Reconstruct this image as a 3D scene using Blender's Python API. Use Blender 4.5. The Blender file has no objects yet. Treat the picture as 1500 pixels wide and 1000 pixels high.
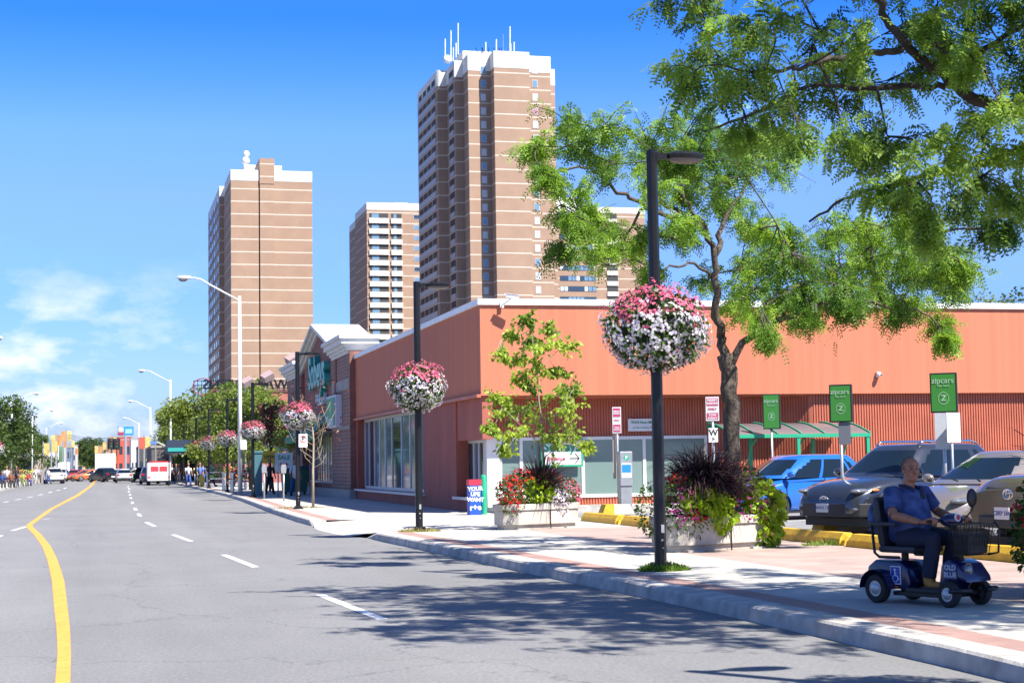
import bpy, bmesh, math, random
import numpy as np
from math import sin, cos, pi, radians, atan2, atan, hypot, sqrt
from mathutils import Vector, Matrix
R = random.Random(7)
S = bpy.context.scene
COL = S.collection
# ------------------------------------------------------------------ camera
CAM_H = 1.4; FPX = 2400.0
YAW = atan(600/2400.); PITCH = atan(176.6/2400.); ROLL = radians(0.9)
_f = np.array([sin(YAW)*cos(PITCH), cos(YAW)*cos(PITCH), sin(PITCH)])
_r0 = np.array([cos(YAW), -sin(YAW), 0.]); _u0 = np.cross(_r0, _f)
_r = _r0*cos(ROLL)-_u0*sin(ROLL); _u = np.cross(_r, _f)
cd = bpy.data.cameras.new('camera'); cam = bpy.data.objects.new('camera', cd); COL.objects.link(cam)
cam.matrix_world = Matrix(((_r[0], _u[0], -_f[0], 0), (_r[1], _u[1], -_f[1], 0), (_r[2], _u[2], -_f[2], CAM_H), (0, 0, 0, 1)))
cd.sensor_width = 36; cd.lens = FPX/1500*36; cd.clip_start = .1; cd.clip_end = 9000
cd.dof.use_dof = True; cd.dof.focus_distance = 24; cd.dof.aperture_fstop = 5.6
S.camera = cam
# ------------------------------------------------------------------ light
SUN_AZ = radians(146); SUN_EL = radians(52.5)      # azimuth from +Y towards +X
W = bpy.data.worlds.new("World"); S.world = W; W.use_nodes = True
nt = W.node_tree; nt.nodes.clear()
def wn(t, **k):
    n = nt.nodes.new(t)
    for a, b in k.items(): setattr(n, a, b)
    return n
out = wn('ShaderNodeOutputWorld'); bg = wn('ShaderNodeBackground'); sky = wn('ShaderNodeTexSky')
sky.sky_type = 'NISHITA'; sky.sun_disc = False; sky.sun_elevation = SUN_EL; sky.sun_rotation = SUN_AZ
sky.air_density = 1.0; sky.dust_density = .6; sky.ozone_density = 2.0
tc = wn('ShaderNodeTexCoord'); sep = wn('ShaderNodeSeparateXYZ'); nt.links.new(tc.outputs['Generated'], sep.inputs[0])
ramp = wn('ShaderNodeValToRGB'); nt.links.new(sep.outputs['Z'], ramp.inputs[0])
el = ramp.color_ramp.elements
el[0].position = 0.0; el[0].color = (.36, .45, .75, 1)
el[1].position = 1.0; el[1].color = (.34, .46, .70, 1)
for p, c in ((.05, (.36, .48, .82)), (.1, (.32, .475, .86)), (.16, (.40, .53, 1.0)), (.2, (.37, .57, 1.03)), (.235, (.215, .485, 1.05)), (.265, (.115, .41, 1.04)), (.45, (.29, .44, .72))):
    e = el.new(p); e.color = (*c, 1)
mul = wn('ShaderNodeMix', data_type='RGBA', blend_type='MULTIPLY'); mul.inputs[0].default_value = 1
nt.links.new(sky.outputs[0], mul.inputs[6]); nt.links.new(ramp.outputs[0], mul.inputs[7])
# clouds low in the western sky: noise over direction, masked by elevation and azimuth
mp = wn('ShaderNodeMapping'); mp.inputs['Scale'].default_value = (9, 9, 20); nt.links.new(tc.outputs['Generated'], mp.inputs[0])
nz = wn('ShaderNodeTexNoise'); nz.inputs['Scale'].default_value = 1.25; nz.inputs['Detail'].default_value = 9; nz.inputs['Roughness'].default_value = .58
nt.links.new(mp.outputs[0], nz.inputs['Vector'])
cr = wn('ShaderNodeValToRGB'); cr.color_ramp.elements[0].position = .515; cr.color_ramp.elements[1].position = .66
nt.links.new(nz.outputs[0], cr.inputs[0])
em = wn('ShaderNodeValToRGB'); nt.links.new(sep.outputs['Z'], em.inputs[0])
e_ = em.color_ramp.elements; e_[0].position = 0; e_[0].color = (1, 1, 1, 1); e_[1].position = .135; e_[1].color = (0, 0, 0, 1)
x = e_.new(.06); x.color = (.95, .95, .95, 1); x = e_.new(.105); x.color = (.45, .45, .45, 1)
am = wn('ShaderNodeMapRange'); nt.links.new(sep.outputs['X'], am.inputs[0])
am.inputs[1].default_value = -.02; am.inputs[2].default_value = .14; am.inputs[3].default_value = 1; am.inputs[4].default_value = .12
m1 = wn('ShaderNodeMath', operation='MULTIPLY'); m2 = wn('ShaderNodeMath', operation='MULTIPLY')
nt.links.new(cr.outputs[0], m1.inputs[0]); nt.links.new(em.outputs[0], m1.inputs[1]); nt.links.new(m1.outputs[0], m2.inputs[0]); nt.links.new(am.outputs[0], m2.inputs[1])
cm = wn('ShaderNodeMix', data_type='RGBA'); nt.links.new(m2.outputs[0], cm.inputs[0]); nt.links.new(mul.outputs[2], cm.inputs[6])
cm.inputs[7].default_value = (4.6, 4.75, 5.1, 1)
nt.links.new(cm.outputs[2], bg.inputs[0]); bg.inputs[1].default_value = .105
nt.links.new(bg.outputs[0], out.inputs[0])
sd = bpy.data.lights.new('sun', 'SUN'); sd.energy = 5.0; sd.angle = radians(.53); sd.color = (1, .94, .85)
sun = bpy.data.objects.new('sun', sd); COL.objects.link(sun)
_sv = Vector((sin(SUN_AZ)*cos(SUN_EL), cos(SUN_AZ)*cos(SUN_EL), sin(SUN_EL)))
sun.rotation_euler = _sv.to_track_quat('Z', 'Y').to_euler(); sun.location = (20, -20, 40)
S.view_settings.view_transform = 'Standard'; S.view_settings.look = 'None'; S.view_settings.gamma = 1
S.view_settings.use_curve_mapping = False; S.view_settings.exposure = 1.25
S.cycles.max_bounces = 6; S.cycles.transparent_max_bounces = 8; S.cycles.caustics_reflective = False; S.cycles.caustics_refractive = False
# ------------------------------------------------------------------ helpers
def _ray(px, py): return _f*FPX+_r*(px-750)-_u*(py-500)
def G(px, py, z=0.):                       # the ground point seen at a pixel of the 1500x1000 photograph
    d = _ray(px, py); t = (z-CAM_H)/d[2]; return Vector((d[0]*t, d[1]*t, z))
def at(px, py, Y):
    d = _ray(px, py); t = Y/d[1]; return Vector((d[0]*t, Y, CAM_H+d[2]*t))
def atX(px, py, X):
    d = _ray(px, py); t = X/d[0]; return Vector((X, d[1]*t, CAM_H+d[2]*t))

def lin(c):
    if isinstance(c, str):
        c = tuple(int(c[i:i+2], 16)/255 for i in (0, 2, 4))
        c = tuple(v/12.92 if v < .04045 else ((v+.055)/1.055)**2.4 for v in c)
    return c
def mat(name, col, rough=.6, metal=0., var=0., vscale=3., bump=0., bscale=40., col2=None, spec=None, coat=0., emit=None, estr=1., detail=4, vec=None, trans=0.):
    m = bpy.data.materials.new(name); m.use_nodes = True
    n = m.node_tree; b = n.nodes['Principled BSDF']
    col = lin(col); b.inputs['Base Color'].default_value = (*col, 1); b.inputs['Roughness'].default_value = rough; b.inputs['Metallic'].default_value = metal
    if spec is not None: b.inputs['Specular IOR Level'].default_value = spec
    if coat: b.inputs['Coat Weight'].default_value = coat; b.inputs['Coat Roughness'].default_value = .05
    if trans: b.inputs['Transmission Weight'].default_value = trans
    if emit: b.inputs['Emission Color'].default_value = (*lin(emit), 1); b.inputs['Emission Strength'].default_value = estr
    t = n.nodes.new('ShaderNodeTexCoord')
    if var or col2:
        z = n.nodes.new('ShaderNodeTexNoise'); z.inputs['Scale'].default_value = vscale; z.inputs['Detail'].default_value = detail
        if vec:
            mpn = n.nodes.new('ShaderNodeMapping'); mpn.inputs['Scale'].default_value = vec
            n.links.new(t.outputs['Object'], mpn.inputs[0]); n.links.new(mpn.outputs[0], z.inputs['Vector'])
        else: n.links.new(t.outputs['Object'], z.inputs['Vector'])
        r = n.nodes.new('ShaderNodeValToRGB'); r.color_ramp.elements[0].position = .32; r.color_ramp.elements[1].position = .68
        c2 = lin(col2) if col2 else tuple(min(1, v*(1+var)) for v in col)
        c1 = col if col2 else tuple(v*(1-var) for v in col)
        r.color_ramp.elements[0].color = (*c1, 1); r.color_ramp.elements[1].color = (*c2, 1)
        n.links.new(z.outputs[0], r.inputs[0]); n.links.new(r.outputs[0], b.inputs['Base Color'])
    if bump:
        z2 = n.nodes.new('ShaderNodeTexNoise'); z2.inputs['Scale'].default_value = bscale; z2.inputs['Detail'].default_value = 5
        n.links.new(t.outputs['Object'], z2.inputs['Vector'])
        bp = n.nodes.new('ShaderNodeBump'); bp.inputs['Strength'].default_value = bump; bp.inputs['Distance'].default_value = .02
        n.links.new(z2.outputs[0], bp.inputs['Height']); n.links.new(bp.outputs[0], b.inputs['Normal'])
    return m
def leafmat(name, c1, c2, trans=.35, rough=.5):
    # colour from a per-face attribute, light passing through
    m = bpy.data.materials.new(name); m.use_nodes = True; n = m.node_tree; b = n.nodes['Principled BSDF']; o = n.nodes['Material Output']
    a = n.nodes.new('ShaderNodeAttribute'); a.attribute_name = 'shade'
    r = n.nodes.new('ShaderNodeValToRGB'); r.color_ramp.elements[0].color = (*lin(c1), 1); r.color_ramp.elements[1].color = (*lin(c2), 1)
    n.links.new(a.outputs['Fac'], r.inputs[0]); n.links.new(r.outputs[0], b.inputs['Base Color']); b.inputs['Roughness'].default_value = rough
    b.inputs['Specular IOR Level'].default_value = .35
    tr = n.nodes.new('ShaderNodeBsdfTranslucent'); mx = n.nodes.new('ShaderNodeMixShader'); mx.inputs[0].default_value = trans
    hs = n.nodes.new('ShaderNodeHueSaturation'); hs.inputs['Value'].default_value = 1.6; hs.inputs['Hue'].default_value = .48
    n.links.new(r.outputs[0], hs.inputs['Color']); n.links.new(hs.outputs[0], tr.inputs[0])
    n.links.new(b.outputs[0], mx.inputs[1]); n.links.new(tr.outputs[0], mx.inputs[2]); n.links.new(mx.outputs[0], o.inputs[0])
    return m

class MB:
    def __init__(s): s.v = []; s.f = []; s.m = []; s.cur = 0
    def quad(s, a, b, c, d):
        i = len(s.v); s.v += [tuple(a), tuple(b), tuple(c), tuple(d)]; s.f.append((i, i+1, i+2, i+3)); s.m.append(s.cur)
    def poly(s, pts):
        i = len(s.v); s.v += [tuple(p) for p in pts]; s.f.append(tuple(range(i, i+len(pts)))); s.m.append(s.cur)
    def box(s, x0, x1, y0, y1, z0, z1):
        if x0 > x1: x0, x1 = x1, x0
        if y0 > y1: y0, y1 = y1, y0
        if z0 > z1: z0, z1 = z1, z0
        i = len(s.v); s.v += [(x, y, z) for z in (z0, z1) for (x, y) in ((x0, y0), (x1, y0), (x1, y1), (x0, y1))]
        for q in ((0, 3, 2, 1), (4, 5, 6, 7), (0, 1, 5, 4), (1, 2, 6, 5), (2, 3, 7, 6), (3, 0, 4, 7)): s.f.append(tuple(i+k for k in q)); s.m.append(s.cur)
        return s
    def cbox(s, cx, cy, cz, sx, sy, sz, rz=0, rx=0, ry=0):
        M = Matrix.Translation((cx, cy, cz)) @ Matrix.Rotation(rz, 4, 'Z') @ Matrix.Rotation(ry, 4, 'Y') @ Matrix.Rotation(rx, 4, 'X')
        i = len(s.v)
        s.box(-sx/2, sx/2, -sy/2, sy/2, -sz/2, sz/2)
        for k in range(i, len(s.v)): s.v[k] = tuple(M @ Vector(s.v[k]))
        return s
    def tube(s, pts, rad, n=8, caps=True, sq=1.):
        pts = [Vector(p) for p in pts]
        if not hasattr(rad, '__len__'): rad = [rad]*len(pts)
        i0 = len(s.v); up = None
        for k, p in enumerate(pts):
            t = (pts[min(k+1, len(pts)-1)]-pts[max(k-1, 0)]).normalized()
            if up is None:
                up = Vector((0, 0, 1)) if abs(t.z) < .9 else Vector((1, 0, 0))
            a = t.cross(up); a = a.normalized() if a.length > 1e-6 else Vector((1, 0, 0)); b = a.cross(t).normalized(); up = b
            for j in range(n):
                th = 2*pi*j/n+pi/n; s.v.append(tuple(p+a*cos(th)*rad[k]+b*sin(th)*rad[k]*sq))
        for k in range(len(pts)-1):
            for j in range(n):
                s.f.append((i0+k*n+j, i0+k*n+(j+1) % n, i0+(k+1)*n+(j+1) % n, i0+(k+1)*n+j)); s.m.append(s.cur)
        if caps:
            s.f.append(tuple(i0+j for j in range(n))[::-1]); s.m.append(s.cur)
            s.f.append(tuple(i0+(len(pts)-1)*n+j for j in range(n))); s.m.append(s.cur)
        return s
    def lathe(s, prof, n=16, c=(0, 0, 0), ax='z', cap=True):
        i0 = len(s.v)
        for r, z in prof:
            for j in range(n):
                th = 2*pi*j/n
                if ax == 'z': p = (c[0]+r*cos(th), c[1]+r*sin(th), c[2]+z)
                elif ax == 'y': p = (c[0]+r*cos(th), c[1]+z, c[2]+r*sin(th))
                else: p = (c[0]+z, c[1]+r*cos(th), c[2]+r*sin(th))
                s.v.append(p)
        for k in range(len(prof)-1):
            for j in range(n):
                s.f.append((i0+k*n+j, i0+k*n+(j+1) % n, i0+(k+1)*n+(j+1) % n, i0+(k+1)*n+j)); s.m.append(s.cur)
        if cap: s.f.append(tuple(i0+j for j in range(n))); s.m.append(s.cur); s.f.append(tuple(i0+(len(prof)-1)*n+j for j in range(n))); s.m.append(s.cur)
        return s
    def prism(s, poly, a0, a1, axis='z'):
        def P(u, v, w): return {'z': (u, v, w), 'y': (u, w, v), 'x': (w, u, v)}[axis]
        n = len(poly); i = len(s.v)
        s.v += [P(u, v, a0) for u, v in poly]+[P(u, v, a1) for u, v in poly]
        s.f.append(tuple(range(i, i+n))[::-1]); s.f.append(tuple(range(i+n, i+2*n))); s.m += [s.cur]*2
        for k in range(n): s.f.append((i+k, i+(k+1) % n, i+n+(k+1) % n, i+n+k)); s.m.append(s.cur)
        return s
    def ball(s, c, r, n=10, m=6):
        if not hasattr(r, '__len__'): r = (r, r, r)
        i0 = len(s.v)
        for k in range(1, m):
            ph = pi*k/m
            for j in range(n): s.v.append((c[0]+r[0]*sin(ph)*cos(2*pi*j/n), c[1]+r[1]*sin(ph)*sin(2*pi*j/n), c[2]+r[2]*cos(ph)))
        for k in range(m-2):
            for j in range(n): s.f.append((i0+k*n+j, i0+(k+1)*n+j, i0+(k+1)*n+(j+1) % n, i0+k*n+(j+1) % n)); s.m.append(s.cur)
        a = len(s.v); s.v += [(c[0], c[1], c[2]+r[2]), (c[0], c[1], c[2]-r[2])]
        for j in range(n):
            s.f.append((a, i0+j, i0+(j+1) % n)); s.f.append((a+1, i0+(m-2)*n+(j+1) % n, i0+(m-2)*n+j)); s.m += [s.cur]*2
        return s
    def build(s, name, mats, parent=None, smooth=False, bevel=0., fixn=True, loc=None, rot=None):
        me = bpy.data.meshes.new(name); me.from_pydata(s.v, [], s.f)
        if not isinstance(mats, (list, tuple)): mats = [mats]
        for m in mats: me.materials.append(m)
        if len(mats) > 1: me.polygons.foreach_set('material_index', s.m)
        if fixn:
            bm = bmesh.new(); bm.from_mesh(me); bmesh.ops.recalc_face_normals(bm, faces=bm.faces)
            if bevel: 
                bmesh.ops.remove_doubles(bm, verts=bm.verts, dist=1e-5)
                bmesh.ops.bevel(bm, geom=[e for e in bm.edges if len(e.link_faces) == 2 and e.calc_face_angle(0) > .5], offset=bevel, segments=2, affect='EDGES', profile=.6)
            bm.to_mesh(me); bm.free()
        if smooth:
            me.polygons.foreach_set('use_smooth', [True]*len(me.polygons))
            if smooth == 'auto':
                me.set_sharp_from_angle(angle=radians(38))
        o = bpy.data.objects.new(name, me); COL.objects.link(o)
        if loc is not None: o.location = loc
        if rot is not None: o.rotation_euler = rot
        if parent: o.parent = parent
        return o
def tag(o, label=None, cat=None, group=None, kind=None):
    for k, v in (('label', label), ('category', cat), ('group', group), ('kind', kind)):
        if v: o[k] = v
    return o
def thing(name, label, cat, loc=(0, 0, 0), rz=0., group=None):
    o = bpy.data.objects.new(name, None); COL.objects.link(o); o.location = loc; o.rotation_euler = (0, 0, rz); o.empty_display_size = .2
    return tag(o, label, cat, group)
def kids(o): return [c for c in bpy.data.objects if c.parent == o]
def split_islands(o, keep_name=True):
    """turn every loose piece of a part into a part of its own"""
    bm = bmesh.new(); bm.from_mesh(o.data); bm.verts.ensure_lookup_table(); seen = {}; k = 0
    for v in bm.verts:
        if v.index in seen: continue
        st = [v]; seen[v.index] = k
        while st:
            a = st.pop()
            for e in a.link_edges:
                w = e.other_vert(a)
                if w.index not in seen: seen[w.index] = k; st.append(w)
        k += 1
    base = o.name.split('.')[0]; res = []
    if k > 1:
        groups = [[] for _ in range(k)]
        for f in bm.faces: groups[seen[f.verts[0].index]].append(f)
        for g in groups:
            if not g: continue
            vm = {}; V = []; F = []
            for f in g:
                t = []
                for v in f.verts:
                    if v.index not in vm: vm[v.index] = len(V); V.append(tuple(v.co))
                    t.append(vm[v.index])
                F.append(t)
            me = bpy.data.meshes.new(base); me.from_pydata(V, [], F)
            for m in o.data.materials: me.materials.append(m)
            me.polygons.foreach_set('use_smooth', [f.smooth for f in g])
            n = bpy.data.objects.new(base, me); COL.objects.link(n); n.parent = o.parent; n.location = o.location; n.rotation_euler = o.rotation_euler; res.append(n)
        bm.free(); bpy.data.objects.remove(o); return res
    bm.free(); return [o]
def copy_tree(o, parent=None, tree=None):
    if tree is None:
        tree = {}
        for c in bpy.data.objects:
            if c.parent: tree.setdefault(c.parent.name, []).append(c)
    c = o.copy(); COL.objects.link(c); c.parent = parent
    for ch in tree.get(o.name, []): copy_tree(ch, c, tree)
    return c
def text(name, body, size, m, parent, loc, rot, ext=.004, align='CENTER', bold=0., shear=0., sx=1., mirror=False):
    cu = bpy.data.curves.new(name, 'FONT'); cu.body = body; cu.size = size; cu.extrude = ext; cu.align_x = align; cu.align_y = 'CENTER'
    cu.offset = bold; cu.shear = shear; cu.resolution_u = 3
    o = bpy.data.objects.new(name, cu); COL.objects.link(o); dg = bpy.context.evaluated_depsgraph_get()
    me = bpy.data.meshes.new_from_object(o.evaluated_get(dg)); bpy.data.objects.remove(o)
    me.name = name; me.materials.clear(); me.materials.append(m)
    n = bpy.data.objects.new(name, me); COL.objects.link(n); n.location = loc; n.rotation_euler = rot
    n.scale = (-sx if mirror else sx, 1, 1)
    if parent: n.parent = parent
    return n
FRONT = (pi/2, 0, 0)              # text facing the camera (-Y)
SIDE = (pi/2, 0, -pi/2)           # text facing the road (-X)

def quads_mesh(name, V, m, parent=None, shade=None, tri=False, matidx=None):
    """V: (n,4,3) array of separate quads; shade: one value per quad"""
    n = V.shape[0]; k = V.shape[1]
    me = bpy.data.meshes.new(name); me.vertices.add(n*k); me.vertices.foreach_set('co', V.reshape(-1).astype(np.float32))
    me.loops.add(n*k); me.loops.foreach_set('vertex_index', np.arange(n*k, dtype=np.int32))
    me.polygons.add(n); me.polygons.foreach_set('loop_start', np.arange(0, n*k, k, dtype=np.int32)); me.polygons.foreach_set('loop_total', np.full(n, k, dtype=np.int32))
    for q in (m if isinstance(m, (list, tuple)) else [m]): me.materials.append(q)
    if matidx is not None: me.polygons.foreach_set('material_index', matidx.astype(np.int32))
    me.update(calc_edges=True)
    if shade is not None:
        a = me.attributes.new('shade', 'FLOAT', 'FACE'); a.data.foreach_set('value', shade.astype(np.float32))
    o = bpy.data.objects.new(name, me); COL.objects.link(o)
    if parent: o.parent = parent
    return o
rng = np.random.default_rng(5)
def unit(a): return a/np.maximum(np.linalg.norm(a, axis=-1, keepdims=True), 1e-9)
def rdir(n): return unit(rng.normal(size=(n, 3)))
def leaf_quads(P, D, L, Wd, droop=0., N=None):
    """one diamond leaf per point P along D with random roll"""
    n = len(P); D = unit(D+np.array([0, 0, -droop])); A = unit(np.cross(D, rdir(n)))
    L = np.asarray(L).reshape(-1, 1)*np.ones((n, 1)); Wd = np.asarray(Wd).reshape(-1, 1)*np.ones((n, 1))
    B = np.cross(A, D)
    V = np.stack([P, P+D*L*.45+A*Wd*.5-B*Wd*.08, P+D*L, P+D*L*.45-A*Wd*.5-B*Wd*.08], 1)
    return V
def fronds(C, D, L, nl=5, lw=.018, ll=.05, droop=.5):
    """compound leaves: at each point C a curved stalk along D with nl pairs of leaflets"""
    n = len(C); D = unit(D); Lc = (L if hasattr(L, '__len__') else np.full(n, L)).reshape(-1, 1)
    side = unit(np.cross(D, rdir(n))); out = []
    for i in range(nl):
        t = (i+.6)/nl; pos = C+D*Lc*t+np.array([0, 0, -1])*Lc*droop*t*t; tang = unit(D+np.array([0, 0, -1])*droop*2*t)
        for sg in (-1, 1):
            d = unit(side*sg+tang*.55+rng.normal(size=(n, 3))*.15); w = unit(np.cross(d, np.cross(tang, side)))*lw
            ln = ll*(1-.35*abs(t-.4))
            out.append(np.stack([pos, pos+d*ln*.5+w*.5, pos+d*ln, pos+d*ln*.5-w*.5], 1))
    return np.concatenate(out, 0)
# ------------------------------------------------------------------ materials
M = {}
def brickmat(name, c1, c2, mortar, sc, w=.5, h=.25, ms=.02, rough=.8, rot=None, band=None):
    m = bpy.data.materials.new(name); m.use_nodes = True; n = m.node_tree; b = n.nodes['Principled BSDF']; b.inputs['Roughness'].default_value = rough
    t = n.nodes.new('ShaderNodeTexCoord'); mpn = n.nodes.new('ShaderNodeMapping'); n.links.new(t.outputs['Object'], mpn.inputs[0])
    if rot: mpn.inputs['Rotation'].default_value = rot
    br = n.nodes.new('ShaderNodeTexBrick'); br.inputs['Scale'].default_value = sc; br.inputs['Brick Width'].default_value = w; br.inputs['Row Height'].default_value = h
    br.inputs['Mortar Size'].default_value = ms; br.inputs['Color1'].default_value = (*lin(c1), 1); br.inputs['Color2'].default_value = (*lin(c2), 1); br.inputs['Mortar'].default_value = (*lin(mortar), 1)
    n.links.new(mpn.outputs[0], br.inputs['Vector'])
    z = n.nodes.new('ShaderNodeTexNoise'); z.inputs['Scale'].default_value = 1.3; z.inputs['Detail'].default_value = 8; n.links.new(t.outputs['Object'], z.inputs['Vector'])
    mr = n.nodes.new('ShaderNodeMapRange'); n.links.new(z.outputs[0], mr.inputs[0]); mr.inputs[1].default_value = .3; mr.inputs[2].default_value = .7; mr.inputs[3].default_value = .78; mr.inputs[4].default_value = 1.12
    mx = n.nodes.new('ShaderNodeMix'); mx.data_type = 'RGBA'; mx.blend_type = 'MULTIPLY'; mx.inputs[0].default_value = 1
    n.links.new(br.outputs[0], mx.inputs[6]); n.links.new(mr.outputs[0], mx.inputs[7]); n.links.new(mx.outputs[2], b.inputs['Base Color'])
    return m
def asphalt():
    m = mat('asphalt', (.17, .171, .18), rough=.85); n = m.node_tree; b = n.nodes['Principled BSDF']
    t = n.nodes.new('ShaderNodeTexCoord')
    def N(sc, det, vec=(1, 1, 1), rough=.5):
        mpn = n.nodes.new('ShaderNodeMapping'); mpn.inputs['Scale'].default_value = vec; n.links.new(t.outputs['Object'], mpn.inputs[0])
        z = n.nodes.new('ShaderNodeTexNoise'); z.inputs['Scale'].default_value = sc; z.inputs['Detail'].default_value = det; z.inputs['Roughness'].default_value = rough
        n.links.new(mpn.outputs[0], z.inputs['Vector']); return z.outputs[0]
    def MR(s, a, c, lo, hi):
        r = n.nodes.new('ShaderNodeMapRange'); n.links.new(s, r.inputs[0]); r.inputs[1].default_value = a; r.inputs[2].default_value = c; r.inputs[3].default_value = lo; r.inputs[4].default_value = hi; return r.outputs[0]
    def MUL(a, c):
        q = n.nodes.new('ShaderNodeMath'); q.operation = 'MULTIPLY'; n.links.new(a, q.inputs[0]); n.links.new(c, q.inputs[1]); return q.outputs[0]
    g = N(26, 6, rough=.95); big = N(.35, 6); lane = N(.55, 3, (1, .03, 1)); st = N(2.5, 5, (1, .25, 1))
    v = MUL(MUL(MR(g, .3, .7, .5, 1.52), MR(big, .3, .7, .93, 1.06)), MUL(MR(lane, .3, .7, .9, 1.09), MR(st, .3, .7, .97, 1.03)))
    # fine cracks
    vo = n.nodes.new('ShaderNodeTexVoronoi'); vo.feature = 'DISTANCE_TO_EDGE'; vo.inputs['Scale'].default_value = .28
    dm = n.nodes.new('ShaderNodeVectorMath'); dm.operation = 'ADD'; dn = n.nodes.new('ShaderNodeTexNoise'); dn.inputs['Scale'].default_value = 1.5; dn.inputs['Detail'].default_value = 5
    n.links.new(t.outputs['Object'], dn.inputs['Vector']); n.links.new(t.outputs['Object'], dm.inputs[0]); n.links.new(dn.outputs[1], dm.inputs[1]); n.links.new(dm.outputs[0], vo.inputs['Vector'])
    ck = MR(vo.outputs['Distance'], .0, .006, .62, 1.)
    v = MUL(v, ck)
    mx = n.nodes.new('ShaderNodeMix'); mx.data_type = 'RGBA'; mx.blend_type = 'MULTIPLY'; mx.inputs[0].default_value = 1
    mx.inputs[6].default_value = (.170, .169, .169, 1); n.links.new(v, mx.inputs[7]); n.links.new(mx.outputs[2], b.inputs['Base Color'])
    bp = n.nodes.new('ShaderNodeBump'); bp.inputs['Strength'].default_value = .25; bp.inputs['Distance'].default_value = .01; n.links.new(g, bp.inputs['Height']); n.links.new(bp.outputs[0], b.inputs['Normal'])
    return m
M['asphalt'] = asphalt()
M['lot'] = mat('lot_asphalt', (.2, .2, .2), .9, var=.15, vscale=2, bump=.2, bscale=60)
M['earth'] = mat('earth', (.12, .12, .1), .95, var=.3, vscale=.05)
M['walk'] = brickmat('walk_concrete', (.45, .43, .385), (.42, .40, .36), (.27, .25, .22), 1, w=1.5, h=1.5, ms=.008, rough=.85)
M['paver'] = brickmat('paver', (.36, .225, .19), (.32, .19, .16), (.25, .19, .165), 5, w=1.0, h=.5, ms=.03, rough=.85)
M['paverpale'] = brickmat('paver_pale', (.38, .285, .25), (.35, .25, .215), (.29, .24, .21), 5, w=1.0, h=.5, ms=.03, rough=.85)
M['kerb'] = mat('kerb_concrete', (.40, .38, .345), .85, var=.25, vscale=4, bump=.4, bscale=25)
M['white_line'] = mat('line_white', (.62, .62, .62), .7, var=.2, vscale=9)
M['yellow_line'] = mat('line_yellow', (.64, .29, .045), .7, var=.14, vscale=9)
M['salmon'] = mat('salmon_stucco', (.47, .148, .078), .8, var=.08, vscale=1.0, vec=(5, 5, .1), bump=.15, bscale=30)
M['salmon_corr'] = mat('salmon_metal', (.41, .115, .062), .55, var=.12, vscale=1.3)
M['coping'] = mat('white_metal', (.74, .74, .73), .45, var=.05)
M['white'] = mat('white_paint', (.72, .72, .71), .5, var=.06)
M['cream'] = mat('cream_stucco', (.62, .62, .59), .7, var=.08)
M['brick'] = brickmat('entry_brick', (.26, .09, .06), (.2, .07, .05), (.22, .17, .14), 4, w=.9, h=.3, ms=.02, rot=(pi/2, 0, 0))
M['stone'] = mat('stone', (.3, .27, .25), .8, var=.15)
M['glass'] = mat('window_glass', (.03, .045, .055), .04, spec=.9)
M['film'] = mat('frosted_window', (.15, .22, .205), .12, spec=.8, var=.06, vscale=.8)
M['filmd'] = mat('clear_blue_window', (.10, .17, .24), .05, spec=1.)
M['frame'] = mat('window_frame', (.5, .52, .54), .4, metal=.1)
M['green'] = mat('green_metal', (.015, .30, .16), .45, var=.08)
M['awning'] = mat('green_canvas', (.01, .2, .09), .7)
M['teal'] = mat('teal_sign', (.03, .30, .27), .4)
M['black'] = mat('black_metal', (.012, .013, .016), .35, metal=.3, var=.2, vscale=2)
M['blackpl'] = mat('black_plastic', (.015, .015, .017), .5)
M['grey'] = mat('grey_metal', (.32, .33, .34), .45, metal=.5, var=.12, vscale=5)
M['galv'] = mat('galvanised', (.45, .46, .47), .4, metal=.6, var=.12, vscale=8)
M['roofgrey'] = mat('roof_grey', (.25, .25, .25), .9)
# ------------------------------------------------------------------ setting: ground, road, pavements
def sheet(name, pts, m, kind='structure', z=None):
    b = MB(); b.poly(pts); o = b.build(name, m, fixn=False); tag(o, kind=kind); return o
sheet('ground', [(-3500, -200, -.32), (3500, -200, -.32), (3500, 6500, -.32), (-3500, 6500, -.32)], M['earth'])
sheet('road', [(-7.5, -40, -.15), (6.9, -40, -.15), (7.0, 60, -.15), (7.4, 1300, -.15), (-8.0, 1300, -.15), (-7.5, 130, -.15)], M['asphalt'])
KN = [(-20, 6.0), (5, 6.02), (10, 6.03), (13.3, 6.05), (16.1, 6.0), (21.5, 5.81), (27.5, 5.63), (34.6, 5.42)]
KF = [(41.9, 5.21), (47, 5.25), (54, 5.39), (65, 5.75), (75, 6.05), (88, 6.28), (110, 6.42), (145, 6.53), (400, 6.6), (1300, 7.0)]
def kx(y):
    K = KN+KF
    for (a, x), (b_, x2) in zip(K, K[1:]):
        if a <= y <= b_: return x+(x2-x)*(y-a)/(b_-a)
    return 6
def dens(K, step=.9):
    o = []
    for (a, x), (c, x2) in zip(K, K[1:]):
        n = max(1, int((min(c, 130)-a)/step)) if a < 130 else 1
        for i in range(n): o.append((a+(c-a)*i/n, x+(x2-x)*i/n))
    o.append(K[-1]); return o
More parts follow.
